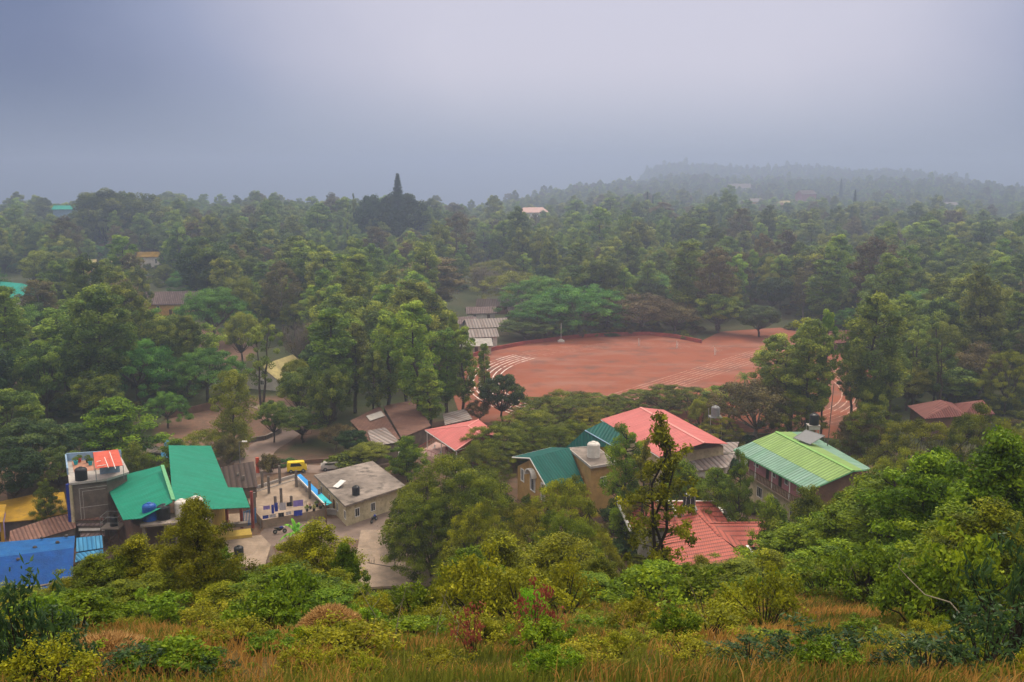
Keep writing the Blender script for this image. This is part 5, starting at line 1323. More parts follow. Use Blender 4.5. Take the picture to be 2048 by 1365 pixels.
mb.build('brace', M['rust'], root)
tank(cx_ + .15, cy_, 3.02, .52, 1.35, M['black'], 'small black water tank inside the railed steel stand')

# ------------------------------------------------------------------ H: brown sheet roof
hb_ = [P(455, 980, 3.0), P(516, 974, 3.0), P(507, 923, 3.6), P(440, 935, 3.6)]
root = thing('brown_roofed_shed', base_of(hb_, 0), 'shed with plain dark brown sheet roof right of the green roof', 'shed'); mb = MB(); roofpoly(mb, hb_, hb_[0], hb_[1]); mb.build('roof', M['brown'], root)
mb = MB(); mb.prism(shrink(hb_, .5), -.5, 2.9); mb.build('wall', M['plaster'], root)
q = P(515, 932, 1.2); mb = MB(); mb.box((q[0], q[1], 1.3), (.5, .4, 2.6)); o = mb.build('gate_post', M['redroof']); tag(o, 'bright orange red gate post right of the brown roof', 'post')

# ------------------------------------------------------------------ I: terrace with bare columns and washing
zi = 1.25
sl_ = [P(525, 1041, zi), P(650, 1018, zi), P(640, 1004, zi), P(592, 954, zi), P(490, 985, zi), P(500, 1010, zi)]
root = thing('concrete_terrace', base_of(sl_, 0), 'raised concrete terrace with a row of unfinished columns and washing', 'terrace')
mb = MB(); mb.prism([q[:2] for q in sl_], -1, zi); mb.build('slab', M['concl'], root)
mb = MB(); wallseg(mb, P(491, 984, zi), P(591, 954, zi), zi + .002, zi + .45, .2); wallseg(mb, P(492, 990, zi), P(592, 960, zi), zi + .002, zi + .12, .12); wallseg(mb, P(590, 956, zi), P(640, 1003, zi), zi + .002, zi + .35, .25); mb.build('kerb', M['offw'], root)
for k, (px_, py_, h_) in enumerate([(477, 978, 2.5), (488, 985, 2.6), (510, 1023, 2.8), (525, 975, 2.6), (538, 987, 2.7), (560, 968, 2.9), (563, 1011, 2.6), (551, 1014, 1.6), (583, 1012, 1.5), (593, 974, 2.6), (620, 998, 2.8), (639, 1003, 2.0)]):
    q = P(px_, py_, zi); mb = MB(); mb.box((q[0], q[1], zi + h_ / 2 - .2), (.34, .34, h_ + .4), .45); mb.build('column', M['concd'], root)
def cloth(px_, py_, w_, h_, mt, lb, z=3.1, rz=.35):
    q = P(px_, py_, z); ca, sa = math.cos(rz), math.sin(rz); mb = MB(); n_ = 7; g_ = []
    for i in range(n_):
        for j in range(5):
            u = (i / (n_ - 1) - .5) * w_; v = -j / 4 * h_; o_ = .05 * math.sin(i * 1.9 + q[0]) * (j / 4)
            g_.append((q[0] + u * ca - o_ * sa, q[1] + u * sa + o_ * ca, q[2] + v))
    for th in (0, .012):
        for i in range(n_ - 1):
            for j in range(4):
                f = [g_[i * 5 + j], g_[(i + 1) * 5 + j], g_[(i + 1) * 5 + j + 1], g_[i * 5 + j + 1]]; f = [(p_[0], p_[1] + th, p_[2]) for p_ in f]; mb.face(f if th else f[::-1])
    o = mb.build('hanging_cloth', M[mt]); tag(o, lb, 'laundry', 'washing hung on the terrace')
for args in [(533, 1012, .9, .55, 'cloth_p', 'pale purple cloth, leftmost on the upper washing line'), (545, 1010, .35, 1.3, 'cloth_b', 'narrow blue cloth, left one of the blue pair'), (552, 1006, .45, 1.3, 'cloth_b', 'narrow blue cloth, right one of the blue pair'),
             (565, 1006, .9, 1.1, 'cloth_w', 'pale grey sheet right of the blue pair'), (578, 1005, .7, .6, 'cloth_k', 'black cloth on the upper washing line'), (596, 1001, 1.4, .9, 'cloth_p', 'wide purple sheet, rightmost on the upper washing line')]: cloth(*args)
for args in [(531, 1031, .8, .5, 'cloth_b', 'dark blue cloth, leftmost on the lower washing line'), (545, 1029, .9, .45, 'cloth_w', 'white cloth on the lower washing line'), (562, 1026, .8, .6, 'cloth_k', 'black cloth on the lower washing line'), (577, 1024, .7, .45, 'cloth_w', 'pale cloth right of the black one on the lower line'), (596, 1021, 1.2, .8, 'cloth_b', 'dark blue sheet, rightmost on the lower washing line')]: cloth(*args, z=2.0)
root = thing('washing_line', P(560, 1008, 3.12), 'washing lines strung between the terrace columns', 'washing line')
mb = MB(); bar(mb, P(508, 1014, 3.12), P(612, 998, 3.12), .015); mb.build('line', M['grey'], root); mb = MB(); bar(mb, P(520, 1033, 2.02), P(612, 1018, 2.02), .015); mb.build('line', M['grey'], root)
for px_, z0, py_ in ((508, 3.12, 1014), (612, 3.12, 998), (520, 2.02, 1033), (612, 2.02, 1018)):
    q = P(px_, py_, z0); mb = MB(); bar(mb, (q[0], q[1], 0), q, .03); mb.build('post', M['grey'], root)
for k, (px_, py_) in enumerate([(614, 1023), (621, 1018), (628, 1022), (634, 1014), (641, 1018), (647, 1012)]):
    q = P(px_, py_, zi); root = thing('potted_plant', (q[0], q[1], zi), ['first', 'second', 'third', 'fourth', 'fifth', 'sixth'][k] + ' from the left of the pot plants right of the washing', 'potted plant', 'pot plants right of the washing')
    mb = MB(); mb.lathe((q[0], q[1], zi), [(.16, 0), (.23, .35), (.24, .38)], 10); mb.build('pot', M['black'], root)
    cr_, tk_, ph_, pw_ = PROTOS[['shrub_green', 'shrub_red', 'shrub_olive'][k % 3]][0]; o = bpy.data.objects.new('foliage', cr_); C.objects.link(o); o.parent = root; o.scale = (.3, .3, .45); o.location = (0, 0, .3)
# blue awning strip
bs = [P(652, 1011, 2.4), P(664, 1006, 2.4), P(601, 948, 2.4), P(593, 951, 2.4)]
root = thing('blue_awning', base_of(bs, 0), 'long narrow bright blue awning between the terrace and the old concrete roof', 'awning')
md_ = lambda a, b_, f: tuple(np.array(a) * (1 - f) + np.array(b_) * f)
mb = MB(); mb.slab([md_(bs[0], bs[3], .3), md_(bs[1], bs[2], .3), bs[2], bs[3]], .06); mb.build('sheet', M['bluep'], root)
mb = MB(); mb.slab([bs[0], bs[1], md_(bs[1], bs[2], .297), md_(bs[0], bs[3], .297)], .06); mb.build('turquoise_sheet', M['turq'], root)
mb = MB(); wallseg(mb, np.array(bs[0][:2]) + (-.1, 0), np.array(bs[3][:2]) + (-.1, 0), 2.3, 2.5, .12)
mb.build('edge', M['white'], root)
mb = MB()
for f in (.0, .33, .66, 1.0): q = md_(bs[0], bs[3], f); bar(mb, (q[0], q[1], 0), (q[0], q[1], 2.34), .05)
mb.build('posts', M['grey'], root)

# ------------------------------------------------------------------ J: old flat roofed house
zj = 3.3
jr = [P(690, 1012, zj), P(628, 950, zj), P(745, 922, zj), P(812, 972, zj)]
root = thing('flat_roofed_house', base_of(jr, 0), 'old cream house with a black stained flat concrete roof', 'house')
jw = shrink(jr, .7); mb = MB(); mb.prism(jw, -1, zj - .25); mb.build('wall', M['cream'], root)
mb = MB(); mb.prism([q[:2] for q in jr], zj - .25, zj); mb.build('roof', M['conc'], root)
def outer(par, A, B, us, z0, z1, w_=.9, **k):
    for u in us: window(par, A, B, u - w_ / 2, u + w_ / 2, z0, z1, **k)
outer(root, jw[1], jw[0], (2.0, 6.2, 10.2, 14.0), .9, 2.2, .9, hood=False)
window(root, jw[1], jw[0], 8.0, 8.9, .0, 2.1, M['wood'], M['wood'], 'door', 1); outer(root, jw[0], jw[3], (2.0, 5.0), .9, 2.2, .9)
q = P(712, 990, zj); tank(q[0], q[1], zj, .55, 1.35, M['black'], 'black water tank on the old stained concrete roof')
q = P(679, 974, zj); root = thing('solar_heater', (q[0], q[1], zj), 'small white tilted solar heater on the old concrete roof', 'solar heater'); mb = MB(); mb.box((q[0], q[1], zj + .45), (1.0, 1.9, .08), -.55, .3); mb.build('panel', M['white'], root); mb = MB()
for sx, sy in ((-.4, -.8), (.4, -.8), (-.4, .8), (.4, .8)): bar(mb, (q[0] + sx, q[1] + sy, zj), (q[0] + sx, q[1] + sy, zj + .45 + sy * .2), .03)
mb.build('frame', M['grey'], root)

# ------------------------------------------------------------------ L: concrete slabs in front
zl = 2.6
ls = [P(700, 1176, zl), P(905, 1168, zl), P(862, 1060, zl), P(722, 1060, zl)]
root = thing('concrete_roof', base_of(ls, 0), 'broad cracked bare concrete roof slab with bent rebar stubs', 'roof slab')
mb = MB(); mb.prism([q[:2] for q in ls], zl - .25, zl); mb.build('slab', M['concl'], root); mb = MB(); mb.prism(shrink(ls, .6), -1.5, zl - .25); mb.build('wall', M['plaster'], root)
rr_ = np.random.default_rng(3); mb = MB()
for cx0, cy0, n_ in ((805, 1073, 7), (770, 1118, 9), (792, 1117, 7), (838, 1116, 8), (746, 1128, 5)):
    for k in range(n_):
        q = P(cx0 + rr_.uniform(-9, 9), cy0 + rr_.uniform(-4, 4), zl); bar(mb, (q[0], q[1], zl - .01), (q[0] + rr_.normal() * .05, q[1], zl + rr_.uniform(.3, .8)), .016, 4)
mb.build('rebar', M['stone'], root)
q = [P(735, 1126, zl + .01), P(850, 1142, zl + .01)]; mb = MB(); mb.tube([(a[0], a[1], zl + .03) for a in (q[0], P(790, 1136, zl), q[1])], .035, 5); o = mb.build('hose', M['black'], None); tag(o, 'black hose lying across the cracked concrete slab', 'hose')
zs = 1.3
s2_ = [P(425, 1140, zs), P(530, 1130, zs), P(542, 1090, zs), P(522, 1070, zs), P(438, 1080, zs)]
root = thing('small_concrete_roof', base_of(s2_, 0), 'smaller grey concrete roof slab below the yellow ledge', 'roof slab'); mb = MB(); mb.prism([q[:2] for q in s2_], zs - .2, zs); mb.build('slab', M['concl'], root); mb = MB(); mb.prism(shrink(s2_, .5), -1, zs - .2); mb.build('wall', M['plaster'], root)
yl = [P(428, 1078, 1.7), P(504, 1069, 1.7), P(501, 1057, 1.7), P(426, 1066, 1.7)]
root = thing('yellow_ledge', base_of(yl, 0), 'ochre yellow flat ledge in front of the green roofed house', 'ledge'); mb = MB(); mb.prism([q[:2] for q in yl], -.5, 1.7); mb.build('ledge', M['yellow'], root)
q = P(478, 1112, zs); tank(q[0], q[1], zs, .6, 1.3, M['black'], 'black water tank half hidden on the small concrete roof, right one'); q = P(446, 1114, zs); tank(q[0], q[1], zs, .6, 1.3, M['black'], 'black water tank half hidden on the small concrete roof, left one')
# ------------------------------------------------------------------ M: small pink roofed house
Wc, Nc, Ec, Sc = P(850, 860, 4.0), P(957, 839, 4.0), P(1000, 872, 4.0), P(911, 901, 4.0); K1, K2 = P(936, 852, 5.9), P(960, 868, 5.9)
root = thing('pink_roofed_house', base_of([Wc, Nc, Ec, Sc], 0), 'small house with pink hipped roof on thin white posts and a tiled terrace', 'house')
for pts, e in (((Wc, Sc, K2, K1), (Wc, Sc)), ((Nc, Wc, K1), (Nc, Wc)), ((Ec, Nc, K1, K2), (Ec, Nc)), ((Sc, Ec, K2), (Sc, Ec))):
    mb = MB(); roofpoly(mb, pts, e[0], e[1]); mb.build('roof_slope', M['pink'], root)
mb = MB(); 
for a, b_ in ((K1, K2), (Wc, K1), (K1, Nc), (K2, Ec), (K2, Sc)): ridge(mb, a, b_, .3)
mb.build('ridge_cap', M['pinkcap'], root)
mb = MB(); 
for a, b_ in ((Wc, Sc), (Sc, Ec), (Nc, Wc)): bar(mb, np.array(a) - (0, 0, .12), np.array(b_) - (0, 0, .12), .09, 6)
mb.build('gutter', M['white'], root)
wq = [md_(Wc, Ec, .45), md_(Sc, Ec, .35), md_(Ec, Nc, .1), md_(Nc, Ec, .25)]; wq = [md_(Wc, Nc, .42), md_(Wc, Nc, .93), md_(Sc, Ec, .93), md_(Sc, Ec, .30)]
mb = MB(); mb.prism([q[:2] for q in wq], -.5, 3.9); mb.build('wall', M['redw'], root); window(root, wq[0], wq[3], 2.0, 3.2, 1.0, 2.5, M['white'], M['yellow']); window(root, wq[0], wq[3], 5.0, 6.2, 1.0, 2.5)
for q in (Wc, md_(Wc, Sc, .5), Sc): mb = MB(); q = md_(q, K2, .04); bar(mb, (q[0], q[1], 0), (q[0], q[1], 4.0), .07); mb.build('post', M['white'], root)
fl = [P(838, 905, .6), P(905, 932, .6), P(925, 905, .6), P(872, 885, .6)]; mb = MB(); mb.prism([q[:2] for q in fl], -.5, .7); mb.build('terrace', M['pinkt'], root)
mb = MB(); pts_ = [fl[3], fl[0], fl[1]]
for a, b_ in zip(pts_, pts_[1:]):
    for k in range(9): q = md_(a, b_, k / 8); bar(mb, (q[0], q[1], .7), (q[0], q[1], 1.6), .03, 4)
    bar(mb, (a[0], a[1], 1.6), (b_[0], b_[1], 1.6), .04)
mb.build('railing', M['redw'], root)
def chair(x, y, z, rz, mt, lb, gp):
    r = thing('plastic_chair', (x, y, z), lb, 'chair', gp); mb = MB(); mb.box((x, y, z + .42), (.42, .42, .05), rz); mb.build('seat', M[mt], r); mb = MB(); mb.box((x + .19 * math.sin(rz), y + .19 * math.cos(rz), z + .68), (.42, .05, .46), -rz); mb.build('backrest', M[mt], r)
    for sx in (-1, 1):
        for sy in (-1, 1): mb = MB(); bar(mb, (x + sx * .17, y + sy * .17, z), (x + sx * .17, y + sy * .17, z + .4), .02, 4); mb.build('leg', M[mt], r)
for k, (px_, py_) in enumerate([(893, 905), (868, 900), (880, 912)]):
    q = P(px_, py_, .7); chair(q[0], q[1], .7, k, ['redw', 'white', 'lbluew'][k], ['red', 'white', 'pale blue'][k] + ' chair on the pink tiled terrace', 'chairs on the pink tiled terrace')

# ------------------------------------------------------------------ N: large pink roofed house
K1, K2 = P(1281, 815, 6.8), P(1409, 886, 6.8); We = P(1202, 839, 4.8)
d_ = np.array(K2) - np.array(K1); Wf = tuple(np.array(We) + d_); Ne = P(1328, 820, 5.2); Ef = tuple(np.array(Ne) + d_ * .98)
root = thing('pink_roofed_house', base_of([We, Wf, Ef, Ne], 0), 'larger house with broad salmon pink gable roof in front of the red field', 'house')
mb = MB(); roofpoly(mb, [We, Wf, K2, K1], We, Wf); mb.build('roof_slope', M['pink'], root); mb = MB(); roofpoly(mb, [Ne, Ef, K2, K1], Ne, Ef); mb.build('roof_slope', M['pink'], root); mb = MB(); ridge(mb, K1, K2, .5); mb.build('ridge_cap', M['pinkcap'], root)
mb = MB(); wq = shrink([We, Wf, Ef, Ne], .8); mb.prism(wq, -1, 4.7); mb.build('wall', M['cream'], root); window(root, wq[0], wq[1], 2, 3.1, 1.6, 3.2); window(root, wq[0], wq[1], 7, 8.1, 1.6, 3.2); window(root, wq[1], wq[2], 3, 4.2, 1.6, 3.2)
mb = MB(); bar(mb, np.array(We) - (0, 0, .15), np.array(Wf) - (0, 0, .15), .08); mb.build('gutter', M['white'], root)

# ------------------------------------------------------------------ O: teal roofed house
R0, R1 = P(1060, 916, 8.3), P(1139, 896, 8.3); pr = plane3(R0, R1, P(1095, 976, 5.4)); pl2 = plane3(R0, R1, P(1025, 914, 6.6))
root = thing('teal_roofed_house', base_of([R0, R1, PL(1095, 976, pr)], 0), 'mustard walled house with dark teal gable roofs and white framed arched window', 'house')
E0 = PL(1095, 977, pr); E1 = PL(1168, 967, pr); L0 = PL(1025, 914, pl2); L1 = tuple(np.array(L0) + np.array(R1) - np.array(R0))
mb = MB(); roofpoly(mb, [E0, E1, R1, R0], E0, E1); mb.build('roof_slope', M['teal'], root); mb = MB(); roofpoly(mb, [L0, L1, R1, R0], L0, L1); mb.build('roof_slope', M['teal'], root)
mb = MB(); bar(mb, np.array(L0) - (0, 0, .1), np.array(R0) - (0, 0, .1), .12); bar(mb, np.array(R0) - (0, 0, .1), np.array(E0) - (0, 0, .1), .10); bar(mb, np.array(L0) - (0, 0, .1), np.array(L1) - (0, 0, .1), .12); mb.build('white_fascia', M['white'], root)
t_ = unit(np.array(R1) - np.array(R0)); g0, gr, g1 = [np.array(q) + t_ * .7 for q in (L0, R0, E0)]
g0 = g0 + (g1 - g0) * .05; g1 = g1 - (g1 - g0) * .05
b0_, b1_ = g0 + t_ * 6.8, g1 + t_ * 6.8
mb = MB(); zz_ = min(g0[2], g1[2]) - .25
mb.prism([g0[:2], g1[:2], b1_[:2], b0_[:2]], -1, zz_)
mb.face([(g0[0], g0[1], zz_), (g1[0], g1[1], zz_), (gr[0], gr[1], gr[2] - .2)]); mb.build('wall', M['mustard'], root)
gl = float(np.linalg.norm((g1 - g0)[:2]))
for k, (u, z0, z1, w_) in enumerate([(.17, 3.3, 5.3, 1.2), (.50, 2.9, 5.6, 1.7), (.82, 2.6, 5.2, 1.3)]): window(root, g0, g1, gl * u - w_ / 2, gl * u + w_ / 2, z0, z1, bars=3, fr=.16, out=.10)
# white arched hood over the middle window
ts = unit((g1 - g0)[:2]); nn_ = np.array([ts[1], -ts[0]]); cc = g0[:2] + ts * gl * .5
mb = MB()
for o1, o2 in ((0, 1),):
    prev = None
    for k in range(13):
        a = math.pi * k / 12; p_ = [(cc + ts * (1.15 + e) * math.cos(a) + nn_ * oo) for e, oo in ((0, .02), (0, .8), (.18, .8), (.18, .02))]; zc = 5.25
        cur = [(q[0], q[1], zc + (1.0 + e) * math.sin(a)) for q, e in zip(p_, (0, 0, .18, .18))]
        if prev: 
            for i in range(4): j = (i + 1) % 4; mb.face([prev[i], prev[j], cur[j], cur[i]])
        prev = cur
mb.build('arched_hood', M['white'], root)
# rear cross gable
ap = P(1170, 861, 8.6); lq, rq = P(1132, 895, 6.3), P(1226, 893, 6.3); v_b = np.array(ap) + np.array([3.4, 5.5, 0])
mb = MB(); roofpoly(mb, [lq, rq, ap], lq, rq); mb.build('roof_slope', M['teal'], root); mb = MB(); roofpoly(mb, [rq, tuple(np.array(rq) + (3.4, 5.5, 0)), tuple(v_b), ap], rq, ap); mb.build('roof_slope', M['teal'], root)
mb = MB(); roofpoly(mb, [lq, ap, tuple(v_b), tuple(np.array(lq) + (3.0, 6.5, 0))], lq, ap); mb.build('roof_slope', M['teal'], root)
mb = MB(); ridge(mb, ap, rq, .4); mb.build('ridge_cap', M['lbluew'], root)
mb = MB(); mb.prism([q[:2] for q in shrink([lq, rq, np.array(rq) + (3.4, 5.5, 0), np.array(lq) + (3, 6.5, 0)], .6)], -1, 6.1); mb.build('wall', M['mustard'], root)
# tank tower
zt = 7.9; tq_ = [P(1137, 897, zt), P(1182, 934, zt), P(1232, 926, zt), P(1192, 893, zt)]
mb = MB(); mb.prism([q[:2] for q in tq_], zt - .3, zt); mb.build('tower_slab', M['conc'], root); mb = MB(); tws = shrink(tq_, .45); mb.prism(tws, -1, zt - .3); mb.build('tower_wall', M['mustard'], root)
mb = MB()
for i in range(4): wallseg(mb, tq_[i], tq_[(i + 1) % 4], zt - .28, zt + .06 + .01 * i, .14)
mb.build('slab_edge', M['offw'], root)
window(root, tws[1], tws[2], 1.6, 2.6, 4.6, 6.0)
q = P(1187, 914, zt); tank(q[0], q[1], zt, .95, 2.3, M['whitetank'], 'white ribbed water tank on the tower of the teal roofed house')

# ------------------------------------------------------------------ P: light green roofed house
R0, R1 = P(1553, 864, 10.0), P(1707, 942, 10.0); pL = plane3(R0, R1, P(1467, 899, 7.4)); pR = plane3(R0, R1, P(1742, 931, 8.3))
EL0, EL1 = PL(1467, 899, pL), PL(1618, 981, pL); ER1 = PL(1743, 938, pR); ER0 = PL(1612, 864, pR)
root = thing('light_green_roofed_house', base_of([EL0, EL1, ER1, ER0], 0), 'two storey pink and cream house with light green sheet roof and long balcony', 'house')
f = .47
mL0, mL1 = md_(EL0, R0, f), md_(EL1, R1, f)
mb = MB(); roofpoly(mb, [EL0, EL1, mL1, mL0], EL0, EL1); mb.build('bleached_lower_sheets', M['lgreenp'], root)
up_ = lambda q: tuple(np.array(q) + (0, 0, .035))
mb = MB(); roofpoly(mb, [up_(md_(EL0, R0, f - .03)), up_(md_(EL1, R1, f - .03)), up_(R1), up_(R0)], EL0, EL1); mb.build('roof_slope', M['lgreen'], root)
mR0, mR1 = md_(R0, ER0, .5), md_(R1, ER1, .5)
mb = MB(); roofpoly(mb, [R0, R1, mR1, mR0], R0, R1); mb.build('roof_slope', M['lgreen'], root)
mb = MB(); roofpoly(mb, [mR0, mR1, ER1, ER0], R0, R1); mb.build('bleached_lower_sheets', M['lgreenp'], root)
mb = MB(); ridge(mb, R0, R1, .55, .08, .12); mb.build('ridge_cap', M['lgcap'], root)
mb = MB(); bar(mb, np.array(EL0) - (0, 0, .15), np.array(EL1) - (0, 0, .15), .07); bar(mb, np.array(EL1) - (0, 0, .12), np.array(R1) - (0, 0, .12), .07); bar(mb, np.array(R1) - (0, 0, .12), np.array(ER1) - (0, 0, .12), .07); mb.build('fascia', M['greencap'], root)
ax_ = unit((np.array(R1) - np.array(R0))[:2]); lt = unit((np.array(EL0) - np.array(R0))[:2] - ax_ * np.dot((np.array(EL0) - np.array(R0))[:2], ax_))
LL = float(np.linalg.norm((np.array(R1) - np.array(R0))[:2])); wl_ = float(np.dot((np.array(EL0) - np.array(R0))[:2], lt)); wr_ = float(-np.dot((np.array(ER1) - np.array(R1))[:2], lt))
def Q(a, b_, z): q = np.array(R0[:2]) + ax_ * a + lt * b_; return (q[0], q[1], z)
fb = [Q(.8, wl_ - 1.7, 0), Q(LL - .7, wl_ - 1.7, 0), Q(LL - .7, -wr_ + .7, 0), Q(.8, -wr_ + .7, 0)]
zf = 4.7
hz0 = 10.0 - (10.0 - EL0[2]) * (wl_ - 1.7) / wl_ - .12; hz1 = 10 - (10 - ER1[2]) * (wr_ - .7) / wr_ - .12
mb = MB(); mb.prism([q[:2] for q in fb], zf, [hz0, hz0, hz1, hz1])
tri = [Q(LL - .7, wl_ - 1.7, hz0), Q(LL - .7, 0, 9.85), Q(LL - .7, -wr_ + .7, hz1)]; mb.face(tri)
up_wall = mb.build('upper_wall', M['pinkw'], root)
mb = MB(); gw = [Q(LL - .68, wl_ - 1.72, 0), Q(LL - .60, wl_ - 1.72, 0), Q(LL - .60, -wr_ + .69, 0), Q(LL - .68, -wr_ + .69, 0)]
mb.prism([q[:2] for q in gw], -.5, [hz0 - .05, hz0 - .05, hz1 - .05, hz1 - .05]); mb.face([Q(LL - .60, wl_ - 1.72, hz0 - .05), Q(LL - .60, -wr_ + .69, hz1 - .05), Q(LL - .60, 0, 9.85)]); mb.build('gable_wall', M['brownw'], root)
mb = MB(); mb.prism([q[:2] for q in fb], -1, zf - .22); mb.build('lower_wall', M['cream'], root)
bp = [Q(.3, wl_ - .25, 0), Q(LL - .5, wl_ - .25, 0), Q(LL - .5, -wr_ + .8, 0), Q(.3, -wr_ + .8, 0)]; mb = MB(); mb.prism([q[:2] for q in bp], zf - .2, zf - .02); mb.build('balcony_slab', M['concl'], root)
mb = MB(); a, b_ = Q(.4, wl_ - .35, 0), Q(LL - .6, wl_ - .35, 0)
for k in range(46): q = md_(a, b_, k / 45); mb.box((q[0], q[1], zf + .45), (.07, .07, .92))
wallseg(mb, a, b_, zf + .9, zf + 1.0, .12); wallseg(mb, a, b_, zf - .01, zf + .06, .13); mb.build('balcony_railing', M['wood'], root)
for k in range(5): q = md_(a, b_, k / 4); mb = MB(); bar(mb, (q[0], q[1], zf - .02), (q[0], q[1], EL0[2] - .15), .07, 6); mb.build('balcony_post', M['white'], root)
A_, B_ = fb[0], fb[1]     # outside (towards the balcony) must be to the right of A->B
if np.dot(np.array([unit((np.array(B_) - np.array(A_))[:2])[1], -unit((np.array(B_) - np.array(A_))[:2])[0]]), lt) < 0: A_, B_ = B_, A_; flipd = True
else: flipd = False
def wu(u): return LL - 1.5 - u if flipd else u
for u, nm, w_ in ((2.2, 'window', 1.4), (5.6, 'door', .9), (7.3, 'window', 1.2), (9.2, 'door', .9), (10.9, 'window', 1.0), (14.5, 'window', 1.6)):
    u_ = wu(u)
    if nm == 'door': window(root, A_, B_, u_ - w_ / 2, u_ + w_ / 2, zf + .02, zf + 2.05, M['wood'], M['dark'], 'door', 1)
    else: window(root, A_, B_, u_ - w_ / 2, u_ + w_ / 2, zf + 1.0, zf + 2.1, bars=3)
for u in (3.5, 8.0, 13.0): u_ = wu(u); window(root, A_, B_, u_ - .8, u_ + .8, 1.4, 3.0, bars=3)
G0, G1 = Q(LL - .6, wl_ - 1.72, 0), Q(LL - .6, -wr_ + .69, 0)
tg = unit((np.array(G1) - np.array(G0))[:2])
if np.dot([tg[1], -tg[0]], ax_) < 0: G0, G1 = G1, G0
gw_ = float(np.linalg.norm((np.array(G1) - np.array(G0))[:2])); window(root, G0, G1, gw_ * .48, gw_ * .48 + 1.5, 5.4, 7.3, M['wood'], M['dark'], bars=3)
# dish, solar panel, tank and mast on the roof
def dish(x, y, z, r, label, az=2.6, el=.6, mt='offw'):
    root = thing('satellite_dish', (x, y, z), label, 'satellite dish', 'satellite dishes'); n_ = Vector((math.cos(az) * math.cos(el), math.sin(az) * math.cos(el), math.sin(el))); a_ = n_.orthogonal().normalized(); b_ = n_.cross(a_)
    c = Vector((x, y, z + .6)); mb = MB(); rings = []
    for i in range(5):
        rr = r * i / 4; rings.append([tuple(c + n_ * (.28 * r * (i / 4) ** 2) + a_ * rr * math.cos(k * math.pi / 9) + b_ * rr * math.sin(k * math.pi / 9)) for k in range(18)])
    for i in range(4):
        for k in range(18):
            j = (k + 1) % 18; f = [rings[i][k], rings[i][j], rings[i + 1][j], rings[i + 1][k]]
            if i == 0: f = [rings[0][0], rings[1][j], rings[1][k]]
            mb.face(f); mb.face([tuple(Vector(p_) - n_ * .02) for p_ in f[::-1]])
    mb.build('reflector', M[mt], root); mb = MB(); bar(mb, tuple(c), (x, y, z), .03); mb.build('mount', M['grey'], root); mb = MB(); bar(mb, tuple(c + b_ * r * .9 + n_ * .2 * r), tuple(c + n_ * r * .8), .015); mb.build('feed_arm', M['grey'], root)
q = Q(1.6, wl_ - .5, zf + .9); dish(q[0], q[1], zf + .9, .42, 'satellite dish on the balcony of the light green roofed house', -1.8, .4, 'white')
s_ = [PL(1587, 884, pR), PL(1622, 889, pR), PL(1650, 872, pR), PL(1612, 861, pR)]
h_ = (1.1, 1.0, 1.0, 1.1); sp4 = [P(1587, 876, 10.3), P(1620, 889, 9.9), P(1649, 872, 10.6), P(1612, 860, 11.0)]
root = thing('solar_collector', base_of(sp4, 9.6), 'tilted grey solar panel on the light green roof', 'solar panel'); mb = MB(); mb.slab(sp4, .08); mb.build('panel', M['solar'], root)
mb = MB(); 
for a, b_ in zip(sp4, sp4[1:] + sp4[:1]): bar(mb, a, b_, .05)
for q in sp4: bar(mb, q, (q[0], q[1], q[2] - 1.2), .04)
mb.build('frame', M['grey'], root)
q = P(1628, 866, 10.0); q = (q[0] + .2, q[1] + 1.2, 9.5)
root = thing('tank_stand', (q[0], q[1], 9.5), 'white boxed tank stand on the light green roof', 'stand'); mb = MB(); mb.box((q[0], q[1], 10.9), (1.8, 1.5, .12)); mb.build('platform', M['offw'], root)
for sx in (-1, 1):
    for sy in (-1, 1): mb = MB(); bar(mb, (q[0] + sx * .8, q[1] + sy * .65, 9.0), (q[0] + sx * .8, q[1] + sy * .65, 10.84), .06); mb.build('leg', M['offw'], root)
mb = MB(); mb.box((q[0], q[1] - .75, 10.55), (1.7, .06, .45)); mb.build('apron', M['offw'], root)
tank(q[0] + .1, q[1], 10.96, .72, 1.75, M['black'], 'black water tank on the white stand above the light green roof')
q = PL(1655, 892, pR); x1, y1, z1 = D(1668, 768, q[1] + .3); mb = MB(); mb.tube([(q[0], q[1], q[2] - .1), (x1, y1, z1)], [.07, .05], 6); o = mb.build('antenna_mast', M['stone']); tag(o, 'tall thin dark mast leaning beside the black roof tank', 'mast')

# ------------------------------------------------------------------ Q: red tiled house
root = thing('red_tiled_house', P(1400, 1110, 1.0), 'house with red clay tile roofs and white verges behind the slim oak', 'house')
zr = 7.0
K0, K1 = P(1236, 1005, zr), P(1428, 1005, zr)
pB = plane3(K0, K1, P(1262, 1058, 4.9))
mb = MB(); roofpoly(mb, [PL(1262, 1058, pB), PL(1462, 1052, pB), K1, K0], K0, K1); mb.build('roof_slope', M['tile'], root)
mb = MB(); bk_ = [tuple(np.array(q) + (0, 6, -2.4)) for q in (K1, K0)]; roofpoly(mb, [K0, K1, bk_[0], bk_[1]], K0, K1); mb.build('roof_slope', M['tile'], root)
